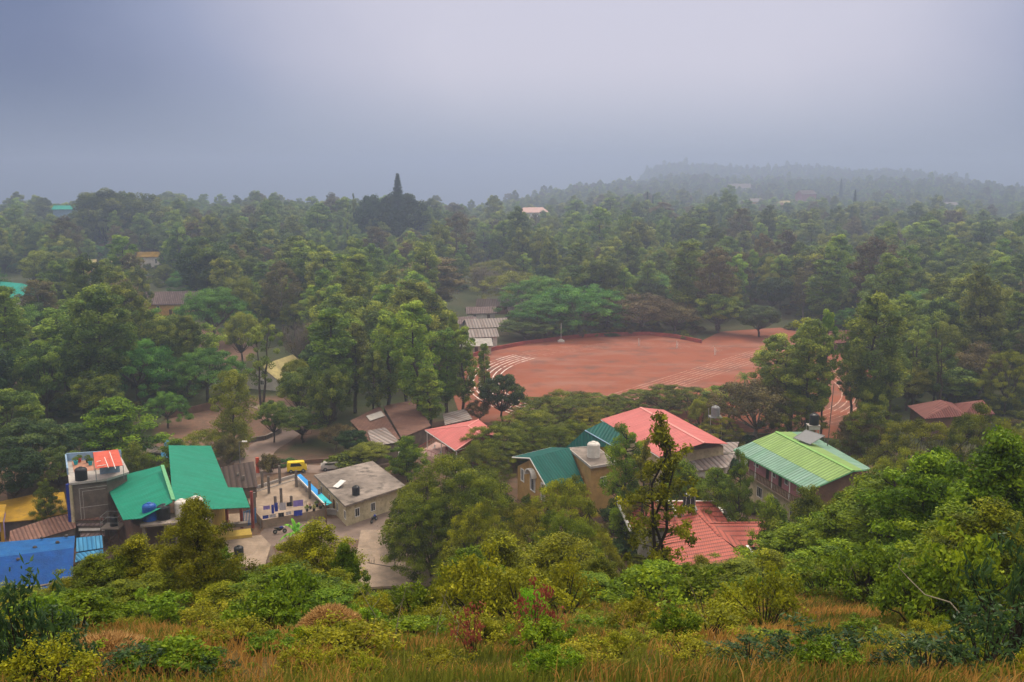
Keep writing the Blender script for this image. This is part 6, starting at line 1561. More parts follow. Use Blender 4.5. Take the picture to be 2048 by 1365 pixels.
# projecting block with hip towards the viewer
A1 = P(1392, 1022, 6.9); B1 = P(1440, 1073, 6.6); C1 = P(1517, 1128, 4.4)
pS = plane3(A1, B1, P(1494, 1094, 5.2)); 
mb = MB(); roofpoly(mb, [A1, PL(1427, 1006, pS), PL(1461, 1044, pS), PL(1494, 1094, pS), PL(1517, 1128, pS), B1], PL(1461, 1044, pS), PL(1517, 1128, pS)); mb.build('roof_slope', M['tile'], root)
pG = plane3(A1, B1, P(1340, 1118, 5.0))
mb = MB(); roofpoly(mb, [A1, B1, PL(1510, 1132, pG), PL(1400, 1150, pG), PL(1300, 1120, pG), PL(1340, 1045, pG)], PL(1510, 1132, pG), PL(1400, 1150, pG)); mb.build('roof_slope', M['tile'], root)
# right wing
W0, W1 = P(1400, 1046, 6.6), P(1531, 1045, 6.6); pW = plane3(W0, W1, P(1544, 1094, 5.1))
mb = MB(); roofpoly(mb, [PL(1452, 1093, pW), PL(1544, 1094, pW), W1, PL(1440, 1046, pW), PL(1408, 1048, pW)], W0, W1); mb.build('roof_slope', M['tile'], root)
mb = MB(); wb_ = [tuple(np.array(q) + (0, 3.2, -1.2)) for q in (W1, W0)]; roofpoly(mb, [W0, W1, wb_[0], wb_[1]], W0, W1); mb.build('roof_slope', M['tile'], root)
mb = MB(); ridge(mb, K0, K1, .35, .1, .12); ridge(mb, A1, B1, .35, .1, .1); ridge(mb, W0, W1, .35, .1, .1); ridge(mb, B1, C1, .3, .1, .1); mb.build('ridge_tiles', M['tile'], root)
mb = MB(); v0, v1 = PL(1261, 1060, pB), K0
for a, b_ in ((v0, v1), (PL(1429, 1005, pS), PL(1462, 1045, pS)), (PL(1494, 1093, pS), PL(1518, 1129, pS))):
    a, b_ = np.array(a), np.array(b_); t_ = unit((b_ - a)[:2]); n_ = np.array([-t_[1], t_[0], 0]) * .16; mb.slab([tuple(a - n_ + (0, 0, .14)), tuple(b_ - n_ + (0, 0, .14)), tuple(b_ + n_ + (0, 0, .14)), tuple(a + n_ + (0, 0, .14))], .35)
ridge(mb, np.array(K0) + (0, .2, .1), np.array(K1) + (0, .2, .1), .3, .08, .1); mb.build('white_verge', M['white'], root)
hw_ = [P(1275, 1062, 4.5), P(1455, 1056, 4.5), P(1425, 1012, 4.5), P(1255, 1012, 4.5)]
mb = MB(); mb.prism([q[:2] for q in shrink(hw_, .3)], -1, 4.6); mb.build('wall', M['offw'], root)
h2 = shrink([PL(1445, 1090, pW), PL(1538, 1092, pW), W1, W0], .5); mb = MB(); mb.prism(h2, -1, 4.7); mb.build('wall', M['offw'], root); window(root, h2[0], h2[1], 1.2, 2.6, 2.2, 3.8, bars=3)
h3 = shrink([A1, B1, PL(1505, 1125, pS), PL(1400, 1140, pG), PL(1320, 1110, pG)], 1.1); mb = MB(); mb.prism([q[:2] for q in h3], -1, 4.2); mb.build('wall', M['offw'], root)
q = P(1378, 1022, 7.0); root = thing('tank_stand', (q[0], q[1], 5.5), 'dark tank stand with pale pipes rising from the red tiled roof', 'stand'); mb = MB(); mb.box((q[0], q[1], 7.35), (1.9, 1.6, .12)); mb.build('platform', M['grey'], root)
for sx in (-1, 1):
    for sy in (-1, 1): mb = MB(); bar(mb, (q[0] + sx * .8, q[1] + sy * .65, 5.2), (q[0] + sx * .8, q[1] + sy * .65, 7.3), .07); mb.build('leg', M['grey'], root)
tank(q[0], q[1], 7.41, .80, 1.95, M['black'], 'black water tank with white pipes above the red tiled roof', True)
q = [P(1340, 1005, 7.4), P(1352, 1030, 7.0)]; root = thing('solar_heater', (q[0][0], q[0][1], 6.8), 'white cylinder of a solar water heater on the red tiled roof', 'solar heater'); mb = MB(); mb.tube([q[0], q[1]], .26, 12); mb.build('cylinder', M['white'], root)
mb = MB(); 
for k in (.2, .8): a = md_(q[0], q[1], k); bar(mb, a, (a[0], a[1], 6.0), .04)
mb.build('frame', M['grey'], root)
q = PL(1446, 1030, pS); dish(q[0] + .2, q[1], q[2], .48, 'satellite dish at the white verge of the red tiled roof', -.9, .5)

# ------------------------------------------------------------------ R S T and the sheds around
q = P(1430, 872, 0); q = (q[0], q[1] + 3, 0)
x_, y_, _ = D(1430, 846, 172)
root = thing('tank_stand', (x_, y_, 0), 'tall grey steel tank stand behind the large pink roof', 'stand')
for sx in (-1, 1):
    for sy in (-1, 1): mb = MB(); bar(mb, (x_ + sx * 1.0, y_ + sy * .9, -.5), (x_ + sx * 1.0, y_ + sy * .9, 7.2 if sy > 0 else 6.0), .07); mb.build('leg', M['offw'], root)
mb = MB(); mb.box((x_, y_, 5.9), (2.2, 2.0, .14)); mb.build('platform', M['grey'], root)
tank(x_, y_, 5.98, .75, 1.9, M['grey'], 'dull grey water tank on the tall stand behind the pink roof')
ts_ = [P(1360, 915, 3.4), P(1472, 903, 3.4), P(1478, 884, 3.9), P(1380, 888, 3.9)]
root = thing('tin_roofed_shed', base_of(ts_, 0), 'shed with whitish rust stained tin roof between pink and light green roofs', 'shed'); mb = MB(); roofpoly(mb, ts_, ts_[0], ts_[1]); mb.build('roof', M['tin'], root)
t2 = [P(1360, 945, 2.4), P(1455, 935, 2.4), P(1470, 908, 3.2), P(1368, 918, 3.2)]; mb = MB(); roofpoly(mb, t2, t2[0], t2[1]); mb.build('lower_roof', M['tin'], root); mb = MB(); mb.prism(shrink([t2[0], t2[1], ts_[2], ts_[3]], .6), -1, 2.3); mb.build('wall', M['palew'], root)
q = [P(1640, 1015, 0)]
# dull red hip roof on the right
K1, K2 = P(1880, 800, 6.2), P(1898, 812, 6.0)
hc = [P(1815, 812, 4.4), P(1850, 838, 4.4), P(1935, 832, 4.4), P(1905, 806, 4.4)]
root = thing('dull_red_roofed_house', base_of(hc, 0), 'house with dull red hipped roofs sunk among the trees on the right', 'house')
for pts, e in (((hc[0], hc[1], K1), (0, 1)), ((hc[1], hc[2], K2, K1), (1, 2)), ((hc[2], hc[3], K2), (2, 3)), ((hc[3], hc[0], K1, K2), (3, 0))): mb = MB(); roofpoly(mb, pts, hc[e[0]], hc[e[1]]); mb.build('roof_slope', M['dullred'], root)
mb = MB(); mb.prism(shrink(hc, .6), -1, 4.3); mb.build('wall', M['brownw'], root)
h5 = [P(1925, 835, 4.2), P(1990, 828, 4.2), P(1965, 800, 4.2), P(1905, 808, 4.2)]; ap = P(1948, 806, 6.2)
for i in range(4): mb = MB(); roofpoly(mb, [h5[i], h5[(i + 1) % 4], ap], h5[i], h5[(i + 1) % 4]); mb.build('roof_slope', M['dullred'], root)
mb = MB(); mb.prism(shrink(h5, .6), -1, 4.1); mb.build('wall', M['brownw'], root)
# long rusty sheet roof behind the oaks
for k, (pts, mt, lb) in enumerate([([(745, 890), (800, 878), (760, 812), (700, 842)], 'rust', 'long rusty brown sheet roof below the tall oak clump, left half'), ([(803, 876), (862, 852), (830, 800), (766, 812)], 'rust', 'long rusty brown sheet roof below the tall oak clump, right half'), ([(740, 842), (770, 832), (762, 822), (732, 832)], 'offw', 'pale sheets lying on the rusty brown roof'), ([(745, 893), (800, 884), (770, 855), (735, 862)], 'tin', 'bleached tin sheet roof at the near end of the rusty one'), ([(890, 850), (945, 838), (930, 818), (885, 828)], 'tin', 'small pale tin roof behind the small pink roofed house')]):
    z0 = [3.2, 3.2, 3.4, 3.5, 2.8][k]; q = [P(a, b_, z0) for a, b_ in pts]
    root = thing('sheet_shed', base_of(q, 0), lb, 'shed'); mb = MB(); roofpoly(mb, q, q[0], q[1], .05); mb.build('roof', M[mt], root)
    if k != 2: mb = MB(); mb.prism(shrink(q, .5), -.5, z0 - .3); mb.build('wall', M['plaster'], root)
# old tin bits behind the green roof
for k, (pts, mt, lb) in enumerate([([(292, 905), (335, 908), (335, 893), (295, 893)], 'tin', 'pale broken tin roof behind the green roof'), ([(328, 895), (345, 893), (345, 880), (328, 880)], 'lblue', 'small light blue sheet behind the green roof'), ([(322, 915), (345, 915), (342, 905), (322, 905)], 'lblue', 'lower light blue sheet beside the green roof')]):
    q = [P(a, b_, 2.4 + .3 * k) for a, b_ in pts]; root = thing('sheet_shed', base_of(q, 0), lb, 'shed'); mb = MB(); roofpoly(mb, q, q[0], q[1], .05); mb.build('roof', M[mt], root); mb = MB(); mb.prism(shrink(q, .3), -.5, 2.2); mb.build('wall', M['plaster'], root)

# ------------------------------------------------------------------ houses in the wood
def wood_house(px, py, d, L_, W_, h, rh, rz, wall, roof, label, **k):
    x, y, _ = D(px, py, d); return gable_house('house', x, y, L_, W_, h, rh, rz, M[wall], M[roof], label, **k)
def at0(px, py): q = P(px, py, 0); return q
for px, py, L_, W_, h, rh, rz, wall, roof, label, kw in [
    (335, 628, 24, 9, 4.2, 3.4, .12, 'orange', 'mauve', 'long tan house with brownish gable roof in the left wood', dict(wins=5)),
    (185, 612, 12, 8, 5.5, 2.5, .5, 'palew', 'mauve', 'pale walled house behind the big dark silver oak', dict(wins=2)),
    (20, 622, 22, 16, 6.2, 3.6, -.5, 'palew', 'turqroof', 'house with bright turquoise roof at the left edge', dict(wins=3, hip=4)),
    (556, 768, 13, 8, 2.8, 2.8, 1.25, 'palew', 'yold', 'house with cream yellow patched roof in the clearing', dict(wins=2)),
    (972, 668, 12, 8, 2.8, 1.8, .25, 'cream', 'tin', 'shack with striped tin roof, largest behind the field corner', dict(wins=2)),
    (920, 662, 9, 7, 2.8, 1.5, .1, 'palew', 'mauve', 'shack with brownish roof left of the striped tin one', dict(wins=1)),
    (955, 690, 10, 7, 3.0, 1.5, .2, 'palew', 'tin', 'shack with pale tin roof nearest the track corner', dict(wins=2)),
    (950, 706, 8, 6, 2.6, 1.3, .15, 'cream', 'offw', 'low white roofed shack right behind the red wall', dict(wins=2)),
    (1000, 625, 15, 8, 2.8, 1.8, -.1, 'brownw', 'brown', 'dark roofed shack above the striped tin one', dict(wins=2)),
    (1045, 638, 10, 8, 2.8, 1.8, .2, 'brownw', 'mauve', 'brown roofed shack beside the hanging rain tree', dict(wins=2)),
    (962, 640, 9, 6, 2.8, 1.5, .1, 'palew', 'mauve', 'small pale gabled shack below the leafless purple tree', dict(wins=1)),
    (1670, 700, 12, 8, 3.0, 2.2, .3, 'brownw', 'dullred', 'reddish roofed hut behind the tall oaks on the right', dict(wins=2))]:
    q = at0(px, py); gable_house('house', q[0], q[1], L_, W_, h, rh, rz, M[wall], M[roof], label, **kw)
for px, py, d, L_, W_, h, rh, rz, wall, roof, label in [
    (165, 515, 370, 11, 8, 8.5, 2.2, .3, 'orange', 'yold', 'yellow house wall peeping out of the left wood, left one'),
    (245, 512, 385, 8, 8, 10, 2.2, .2, 'orange', 'yold', 'orange yellow gable peeping out of the left wood, middle one'),
    (296, 502, 400, 12, 8, 10, 2.0, .1, 'palew', 'yroof', 'yellow roofed house peeping out of the left wood, right one'),
    (204, 478, 470, 13, 8, 10, 2.0, .1, 'palew', 'mauve', 'small whitish house high in the left wood'),
    (700, 508, 410, 10, 8, 9, 2.2, .4, 'orange', 'dullred', 'orange red roofed hut behind the middle wood'),
    (130, 418, 620, 12, 8, 17, 2.0, .1, 'lbluew', 'turqroof', 'tiny light blue roof near the left skyline'),
    (1066, 424, 700, 19, 12, 11, 3.0, .25, 'white', 'pinkt', 'white mansion with pinkish hipped roof on the skyline'),
    (1705, 499, 480, 7, 6, 9, 2.0, .2, 'white', 'offw', 'small white house in the right wood'),
    (1612, 388, 1150, 24, 10, 12, 4, .6, 'pinkw', 'mauve', 'long pinkish roof on the misty ridge'),
    (1478, 376, 1500, 34, 16, 14, 6, .1, 'white', 'tin', 'faint white building on the far ridge'),
    (1565, 408, 1020, 14, 10, 12, 3, .2, 'cream', 'yold', 'pale yellow house on the misty ridge, right of the white ones'),
    (1556, 412, 1000, 9, 7, 12, 3, .2, 'orange', 'dullred', 'orange house on the misty ridge'),
    (1480, 406, 1060, 13, 9, 12, 3, .3, 'palew', 'tin', 'white house on the misty ridge, left one'),
    (1512, 403, 1080, 13, 9, 12, 3, .1, 'orange', 'tin', 'pale orange house on the misty ridge, middle one'),
    (1900, 410, 1150, 14, 10, 12, 3, .1, 'white', 'tin', 'tiny white house in the mist at the far right')]:
    x, y, z = D(px, py, d); g = gz(x, y)
    if d < 500:
        x, y, z = P(px, py, 8.0); g = gz(x, y); z = g + 5.5
    gable_house('house', x, y, L_, W_, max(z - g, 3.0) if z - g > 3 else h, rh, rz, M[wall], M[roof], label, z=None if z > g else z, hip=3 if 'mansion' in label else 0)

# ------------------------------------------------------------------ field furniture
pts_ = [P(a, b_, 0) for a, b_ in [(940, 716), (990, 701), (1060, 688), (1150, 677), (1230, 672), (1300, 671), (1350, 676), (1403, 687)]]
root = thing('red_field_wall', (pts_[3][0], pts_[3][1], 0), 'low red boundary wall curving along the far side of the sports field', 'wall'); mb = MB()
for a, b_ in zip(pts_, pts_[1:]): wallseg(mb, a, b_, -.4, 1.05, .35)
mb.build('wall', M['redw'], root)
for k, (px_, py_) in enumerate([(1278, 692), (1354, 697), (1430, 711)]):
    q = P(px_, py_, 0)
    mb = MB(); bar(mb, (q[0] - .12, q[1], 0), (q[0] - .12, q[1], 2.1), .09); bar(mb, (q[0] + .22, q[1] + .1, 0), (q[0] + .22, q[1] + .1, 1.7), .06); bar(mb, (q[0] - .12, q[1], 1.1), (q[0] + .22, q[1] + .1, 1.1), .03); o = mb.build('field_marker', M['white']); tag(o, ['left', 'middle', 'right'][k] + ' one of the three white marker posts on the field', 'post', 'white posts on the field')
q = P(1122, 684, 0); root = thing('flag_pole', q, 'white flag pole on a stepped base at the far side of the field', 'flag pole'); mb = MB(); bar(mb, q, (q[0], q[1], 5.4), .07); mb.build('pole', M['white'], root); mb = MB(); mb.box((q[0], q[1], .2), (1.9, 1.9, .4)); mb.box((q[0], q[1], .55), (1.1, 1.1, .3)); mb.build('base', M['palew'], root)

# ------------------------------------------------------------------ street things
def curved_wall(pxs, z1, th, mat, name, label):
    root = thing(name, (*P(*pxs[0], 0)[:2], 0), label, 'wall'); mb = MB(); q = [P(a, b_, 0) for a, b_ in pxs]
    for a, b_ in zip(q, q[1:]): wallseg(mb, a, b_, -.4, z1, th)
    mb.build('wall', M[mat], root); return root
curved_wall([(600, 1042), (625, 1036), (645, 1030), (662, 1028), (678, 1031), (690, 1039)], .8, .45, 'offw', 'retaining_wall', 'curved whitish retaining wall beside the utility pole')
curved_wall([(686, 1036), (710, 1029), (728, 1023)], .9, .3, 'brownw', 'garden_wall', 'low dark garden wall right of the curved white wall')
rw = [P(725, 1028, 0), P(766, 1020, 0), P(763, 1011, 0), P(725, 1018, 0)]; root = thing('red_shed', base_of(rw, 0), 'small low box shed with red side beside the old concrete roof', 'shed'); mb = MB(); mb.prism([q[:2] for q in rw], -.3, 1.3); mb.build('wall', M['redw'], root); mb = MB(); mb.prism(shrink(rw, -.15), 1.3, 1.42); mb.build('roof', M['pinkt'], root)
curved_wall([(330, 838), (380, 829), (425, 818)], 1.5, .25, 'brownw', 'compound_wall', 'long straight brown compound wall at the left dirt yard')
curved_wall([(498, 885), (530, 880), (562, 866)], .8, .4, 'conc', 'stone_wall', 'low grey stone wall at the edge of the dirt yard')
curved_wall([(545, 938), (620, 927), (700, 922)], .7, .35, 'brownw', 'roadside_wall', 'low dark roadside wall behind the yellow van')
q = P(653, 1057, 0); root = thing('utility_pole', q, 'brown utility pole standing in front of the concrete terrace', 'pole'); x1, y1, z1 = D(652, 1003, q[1]); mb = MB(); bar(mb, (q[0], q[1], -.3), (q[0], q[1], z1), .10, 7); mb.build('pole', M['wood'], root)
mb = MB(); bar(mb, (q[0] - .5, q[1], z1 - .3), (q[0] + .5, q[1], z1 - .3), .05); mb.build('crossarm', M['wood'], root); mb = MB(); mb.lathe((q[0], q[1], z1), [(.28, 0), (.2, .12), (.05, .18)], 8); mb.build('lamp_cap', M['turq'], root)
x_, y_, z_ = D(478, 884, 158); root = thing('street_light', (x_, y_, 0), 'street light with pale lamp head above the dirt road', 'street light'); mb = MB(); bar(mb, (x_, y_, -.3), (x_, y_, z_), .08, 7); mb.build('pole', M['grey'], root); mb = MB(); bar(mb, (x_, y_, z_), (x_ + .8, y_ - .3, z_ + .15), .05); mb.build('arm', M['grey'], root); mb = MB(); mb.box((x_ + 1.0, y_ - .35, z_ + .15), (.8, .35, .16)); mb.build('lamp', M['white'], root)

def vehicle_wheel(par, c, r, w_, ang):
    ax = np.array([-math.sin(ang), math.cos(ang), 0]) * w_ / 2; mb = MB(); mb.tube([np.array(c) - ax, np.array(c) + ax], r, 16); wh = mb.build('wheel', M['tyre'], par); mb = MB(); mb.tube([np.array(c) - ax * 1.06, np.array(c) + ax * 1.06], r * .55, 10); mb.build('rim', M['grey'], wh)
def car(px, py, L_, W_, H_, ang, mt, label, name, van=False):
    q = P(px, py, 0); x, y = q[0], q[1]; root = thing(name, (x, y, .04), label, 'van' if van else 'car'); ca, sa = math.cos(ang), math.sin(ang)
    W = lambda a, b_, z: (x + a * ca - b_ * sa, y + a * sa + b_ * ca, z + .04)
    hl = L_ / 2; prof = [(-hl, .35), (-hl, .95), (-hl * .93, 1.05), (-hl * .78, H_ * .93), (-hl * .66, H_), (hl * .30, H_), (hl * .42, H_ * .97), (hl * .72, 1.05), (hl * .97, .9), (hl, .6), (hl, .35)] if not van else [(-hl, .35), (-hl, 1.0), (-hl * .97, H_ * .9), (-hl * .88, H_), (hl * .62, H_), (hl * .75, H_ * .95), (hl * .95, 1.1), (hl, .95), (hl, .35)]
    mb = MB(); 
    for i in range(len(prof)):
        a, b_ = prof[i], prof[(i + 1) % len(prof)]; w0, w1 = [W_ / 2 * (1 - .16 * max(0, (z - 1) / (H_ - 1))) for z in (a[1], b_[1])]
        mb.face([W(a[0], w0, a[1]), W(b_[0], w1, b_[1]), W(b_[0], -w1, b_[1]), W(a[0], -w0, a[1])])
    for s_ in (-1, 1):
        f = [W(a, s_ * W_ / 2 * (1 - .16 * max(0, (z - 1) / (H_ - 1))), z) for a, z in prof]; mb.face(f if s_ < 0 else f[::-1])
    mb.build('body', M[mt], root)
    for s_ in (-1, 1):
        mb = MB(); o = W_ / 2 * .97 + .02; o1 = W_ / 2 * (1 - .16 * .8) + .02; mb.face([W(-hl * .66, s_ * o, 1.08), W(hl * .52, s_ * o, 1.08), W(hl * .28, s_ * o1, H_ - .14), W(-hl * .60, s_ * o1, H_ - .14)]); mb.build('side_window', M['dark'], root)
    mb = MB(); a, b_ = (prof[6], prof[7]) if not van else (prof[5], prof[6]); off = .03
    mb.face([W(a[0] + (b_[0] - a[0]) * .1 + off, W_ * .40, a[1] - .04), W(b_[0] - .06 + off, W_ * .45, b_[1] + .05), W(b_[0] - .06 + off, -W_ * .45, b_[1] + .05), W(a[0] + (b_[0] - a[0]) * .1 + off, -W_ * .40, a[1] - .04)]); mb.build('windscreen', M['dark'], root)
    for sx in (-1, 1):
        for sy in (-1, 1): c = W(sx * hl * .62, sy * (W_ / 2 - .08), .30); vehicle_wheel(root, c, .31, .2, ang)
    for s_ in (-1, 1): mb = MB(); c = W(hl + .01, s_ * W_ * .35, .75); mb.box(c, (.08, .3, .16), ang); mb.build('headlight', M['white'], root)
    return root
car(594, 944, 3.2, 1.5, 1.75, .25, 'yvan', 'bright yellow van parked on the road behind the terrace', 'yellow_van', True)
car(782, 914, 3.8, 1.6, 1.45, 2.5, 'white', 'white car half hidden by the bright green tree', 'parked_car')
car(665, 940, 3.8, 1.6, 1.45, .2, 'offw', 'pale car on the road just behind the old concrete roof', 'parked_car')
# motorbike
def motorbike(px, py, ang, label):
    q = P(px, py, .04); x, y = q[0], q[1]; root = thing('motorbike', (x, y, .04), label, 'motorbike'); ca, sa = math.cos(ang), math.sin(ang); W = lambda a, b_, z: (x + a * ca - b_ * sa, y + a * sa + b_ * ca, z + .04)
    for a in (-.65, .65): vehicle_wheel(root, W(a, 0, .30), .30, .10, ang)
    mb = MB(); mb.tube([W(-.45, 0, .55), W(0, 0, .50), W(.3, 0, .65), W(.5, 0, .85)], [.12, .18, .15, .06], 8); mb.build('frame', M['black'], root); mb = MB(); mb.tube([W(-.02, 0, .82), W(.2, 0, .86), W(.42, 0, .82)], [.10, .17, .08], 8); mb.build('fuel_tank', M['dblue'], root)
    mb = MB(); mb.tube([W(-.75, 0, .82), W(-.4, 0, .80), W(0, 0, .80)], [.07, .13, .10], 8); mb.build('seat', M['black'], root); mb = MB(); bar(mb, W(.65, 0, .3), W(.45, 0, 1.0), .04); bar(mb, W(.44, -.33, 1.02), W(.44, .33, 1.02), .025); mb.build('handlebar', M['grey'], root); mb = MB(); mb.lathe(W(.56, 0, .86), [(.09, -.05), (.09, .05)], 8); mb.build('headlight', M['white'], root)
motorbike(560, 1067, .35, 'dark motorbike parked beside the banana plant')
motorbike(748, 1044, 1.2, 'dark motorbike parked at the edge of the concrete yard')

# people
def person(px, py, ang, label, arms, shirt='shirt', zg=.04):
    q = P(px, py, zg); x, y = q[0], q[1]; root = thing('person', (x, y, zg), label, 'person', rz=ang)
    H = 1.68
    V = [(0, 0, .94), (0, 0, 1.12), (0, .0, 1.34), (0, 0, 1.44), (0, .01, 1.53), (0, .02, 1.62)]; E_ = [(0, 1), (1, 2), (2, 3), (3, 4), (4, 5)]; Rr = [(.15, .11), (.14, .10), (.17, .11), (.06, .06), (.075, .09), (.07, .085)]
    def add(p, r, par): V.append(p); Rr.append(r); E_.append((par, len(V) - 1)); return len(V) - 1
    for s_ in (-1, 1):
        h_ = add((s_ * .10, 0, .88), (.095, .10), 0); k_ = add((s_ * .11, .03 * s_, .48), (.06, .065), h_); a_ = add((s_ * .11, -.03 + .04 * s_, .09), (.038, .045), k_); add((s_ * .12, .12 + .04 * s_, .035), (.035, .03), a_)
        sh = add((s_ * .19, 0, 1.38), (.06, .06), 2); ax_, ay_, az_ = arms; el = add((s_ * (.23 + ax_ * .1), ay_ * .12, 1.12), (.042, .042), sh); wr = add((s_ * (.22 + ax_ * .15), ay_ * .30 + .03, .88 + az_), (.028, .028), el)
        pm = add((s_ * (.22 + ax_ * .15), ay_ * .36 + .04, .81 + az_), (.036, .018), wr)
        for f_ in range(4): fx = -.027 + f_ * .018; m_ = add((s_ * (.22 + ax_ * .15) + fx, ay_ * .38 + .045, .755 + az_ - (.0, .008, .006, -.004)[f_]), (.009, .009), pm); add((s_ * (.22 + ax_ * .15) + fx, ay_ * .38 + .06, .715 + az_), (.007, .007), m_)
        add((s_ * (.22 + ax_ * .15) - s_ * .045, ay_ * .36 + .06, .80 + az_), (.010, .010), pm)
    me = bpy.data.meshes.new('body'); me.from_pydata(V, E_, []); me.materials.append(M['skin']); me.materials.append(M[shirt]); me.materials.append(M['trousers'])
    o = bpy.data.objects.new('body', me); C.objects.link(o); bpy.context.view_layer.objects.active = o
    sk = o.modifiers.new('skin', 'SKIN'); sk.use_smooth_shade = True; lay = me.skin_vertices[0].data if me.skin_vertices else None
    if lay is None: return
    for i, r in enumerate(Rr): lay[i].radius = r
    lay[0].use_root = True; o.modifiers.new('sub', 'SUBSURF').render_levels = 1
    dg = bpy.context.evaluated_depsgraph_get(); ev = o.evaluated_get(dg); nm = bpy.data.meshes.new_from_object(ev); o.modifiers.clear(); o.data = nm
    if len(nm.materials) == 0:
        for mt in ('skin', shirt, 'trousers'): nm.materials.append(M[mt])
    for p_ in nm.polygons:
        z = p_.center.z; xx = abs(p_.center.x); p_.use_smooth = True
        p_.material_index = 0 if z > 1.45 or (xx > .19 and z < 1.12) or z < .06 else (1 if z > .92 else 2)
    o.parent = root
    mb = MB(); mb.lathe((x, y, zg + 1.60), [(.09, -.02), (.10, .04), (.07, .10), (.01, .12)], 10); ho = mb.build('hair', M['hair'], root)
person(768, 915, .6, 'person in white shirt walking on the path by the white car', (.3, .3, .05))
person(774, 913, 2.4, 'second person in white shirt beside the white car, right one', (.1, .5, .1))
# ------------------------------------------------------------------ undergrowth stuff, grass, shrubs on the slope
BUSHES = []
def bush(kind, px, py, d, wpx, hpx, label, group=None, **k):
    return tree(kind, px, py, d, wpx, label, group, **k)
b1 = bush('undergrowth_bush', 800, 905, 157, 60, 0, 'low green bush row at the foot of the old concrete roof', variant=0)
b2 = bush('undergrowth_brown', 540, 910, 158, 50, 0, 'brown low bush beside the dirt road')
b3 = bush('undergrowth_dark', 570, 920, 162, 60, 0, 'dark low bush in front of the round green tree')
b4 = bush('undergrowth_bush', 700, 905, 160, 110, 0, 'green low bush behind the road wall', variant=1)
src = [kids(b1), kids(b2), kids(b3), kids(b4)]
n = len(ux)
extra = [(520, 905, 158), (500, 945, 143)]
scatter('undergrowth', np.stack([ux, uy, ground(ux, uy)], -1), rng.uniform(0, 6.28, n), rng.uniform(.5, 1.15, n), rng.uniform(.4, 1.0, n), rng.choice([0, 1, 2, 3], n, p=[.35, .15, .25, .25]),
        [[s[0] for s in src], [s[1] for s in src]], 'dense low undergrowth between the tree trunks', 'undergrowth')

# dry grass on the slope, real blades
def grass(name, n, seed, dmin, dmax, hmin, hmax, cols, mat_name, label, patch, wid=.016, clump=7):
    r = np.random.default_rng(seed)
    nc = n // clump
    d = np.sqrt(r.uniform(dmin ** 2, dmax ** 2, nc * 3)); a = r.uniform(-.74, .74, nc * 3)
    x = d * np.sin(a); y = d * np.cos(a)
    f = fbm(x * 1.0 + patch[0], y * 1.0 + 5, 5.0); ok = (f > patch[1]) & (f < patch[2]); x, y = x[ok][:nc], y[ok][:nc]
    x = np.repeat(x, clump) + r.normal(size=len(x) * clump) * .13; y = np.repeat(y, clump) + r.normal(size=len(y) * clump) * .13
    z = ground(x, y) - .02; m_ = len(x); h = r.uniform(hmin, hmax, m_) * (.6 + .8 * fbm(x, y, 3.0))
    dd = np.hypot(x, y); wv = wid * (.7 + .6 * r.random(m_)) * (.6 + dd / 30)
    ang = r.uniform(0, 6.283, m_); bx_, by_ = np.cos(ang) * wv / 2, np.sin(ang) * wv / 2
    ln = r.normal(size=(m_, 2)) * h[:, None] * .32 + np.array([.10, -.12]) * h[:, None]
    p0 = np.stack([x - bx_, y - by_, z], -1); p1 = np.stack([x + bx_, y + by_, z], -1)
    mx = x + ln[:, 0] * .35; my = y + ln[:, 1] * .35
    p2 = np.stack([mx + bx_ * .8, my + by_ * .8, z + h * .6], -1); p3 = np.stack([mx - bx_ * .8, my - by_ * .8, z + h * .6], -1)
    p4 = np.stack([x + ln[:, 0], y + ln[:, 1], z + h * (.95)], -1)
    V = np.stack([p0, p1, p2, p3, p4], 1).reshape(-1, 3)
    b0 = np.arange(m_) * 5
    loops = np.concatenate([np.stack([b0, b0 + 1, b0 + 2, b0 + 3], -1), np.stack([b0 + 3, b0 + 2, b0 + 4], -1)], 1).ravel()
    st = np.stack([np.arange(m_) * 7, np.arange(m_) * 7 + 4], -1).ravel()
    me = bpy.data.meshes.new(name); me.vertices.add(len(V)); me.vertices.foreach_set('co', V.ravel()); me.loops.add(len(loops)); me.loops.foreach_set('vertex_index', loops)
    me.polygons.add(m_ * 2); me.polygons.foreach_set('loop_start', st); me.update()
    tn = np.clip(.5 * r.random(m_) + .6 * fbm(x + 40, y, 2.2) - .05, 0, 1); at = me.attributes.new('tone', 'FLOAT', 'FACE'); at.data.foreach_set('value', np.repeat(tn, 2).astype(np.float32))
    me.materials.append(leaf_mat(mat_name, *cols, trans=.3, hue=0))
    o = bpy.data.objects.new(name, me); C.objects.link(o); tag(o, label, 'grass', kind='stuff'); return o
grass('dry_grass', 200000, 1, 12, 62, .10, .42, ((.10, .050, .012), (.25, .130, .030), (.37, .22, .06)), 'dry_grass', 'orange brown dry grass covering the slope', (0, .36, 1.0), .018)
grass('green_grass', 225000, 2, 12, 60, .10, .42, ((.035, .045, .006), (.085, .095, .012), (.17, .17, .02)), 'green_grass', 'olive green grass patches on the slope', (70, .40, 1.0), .02)

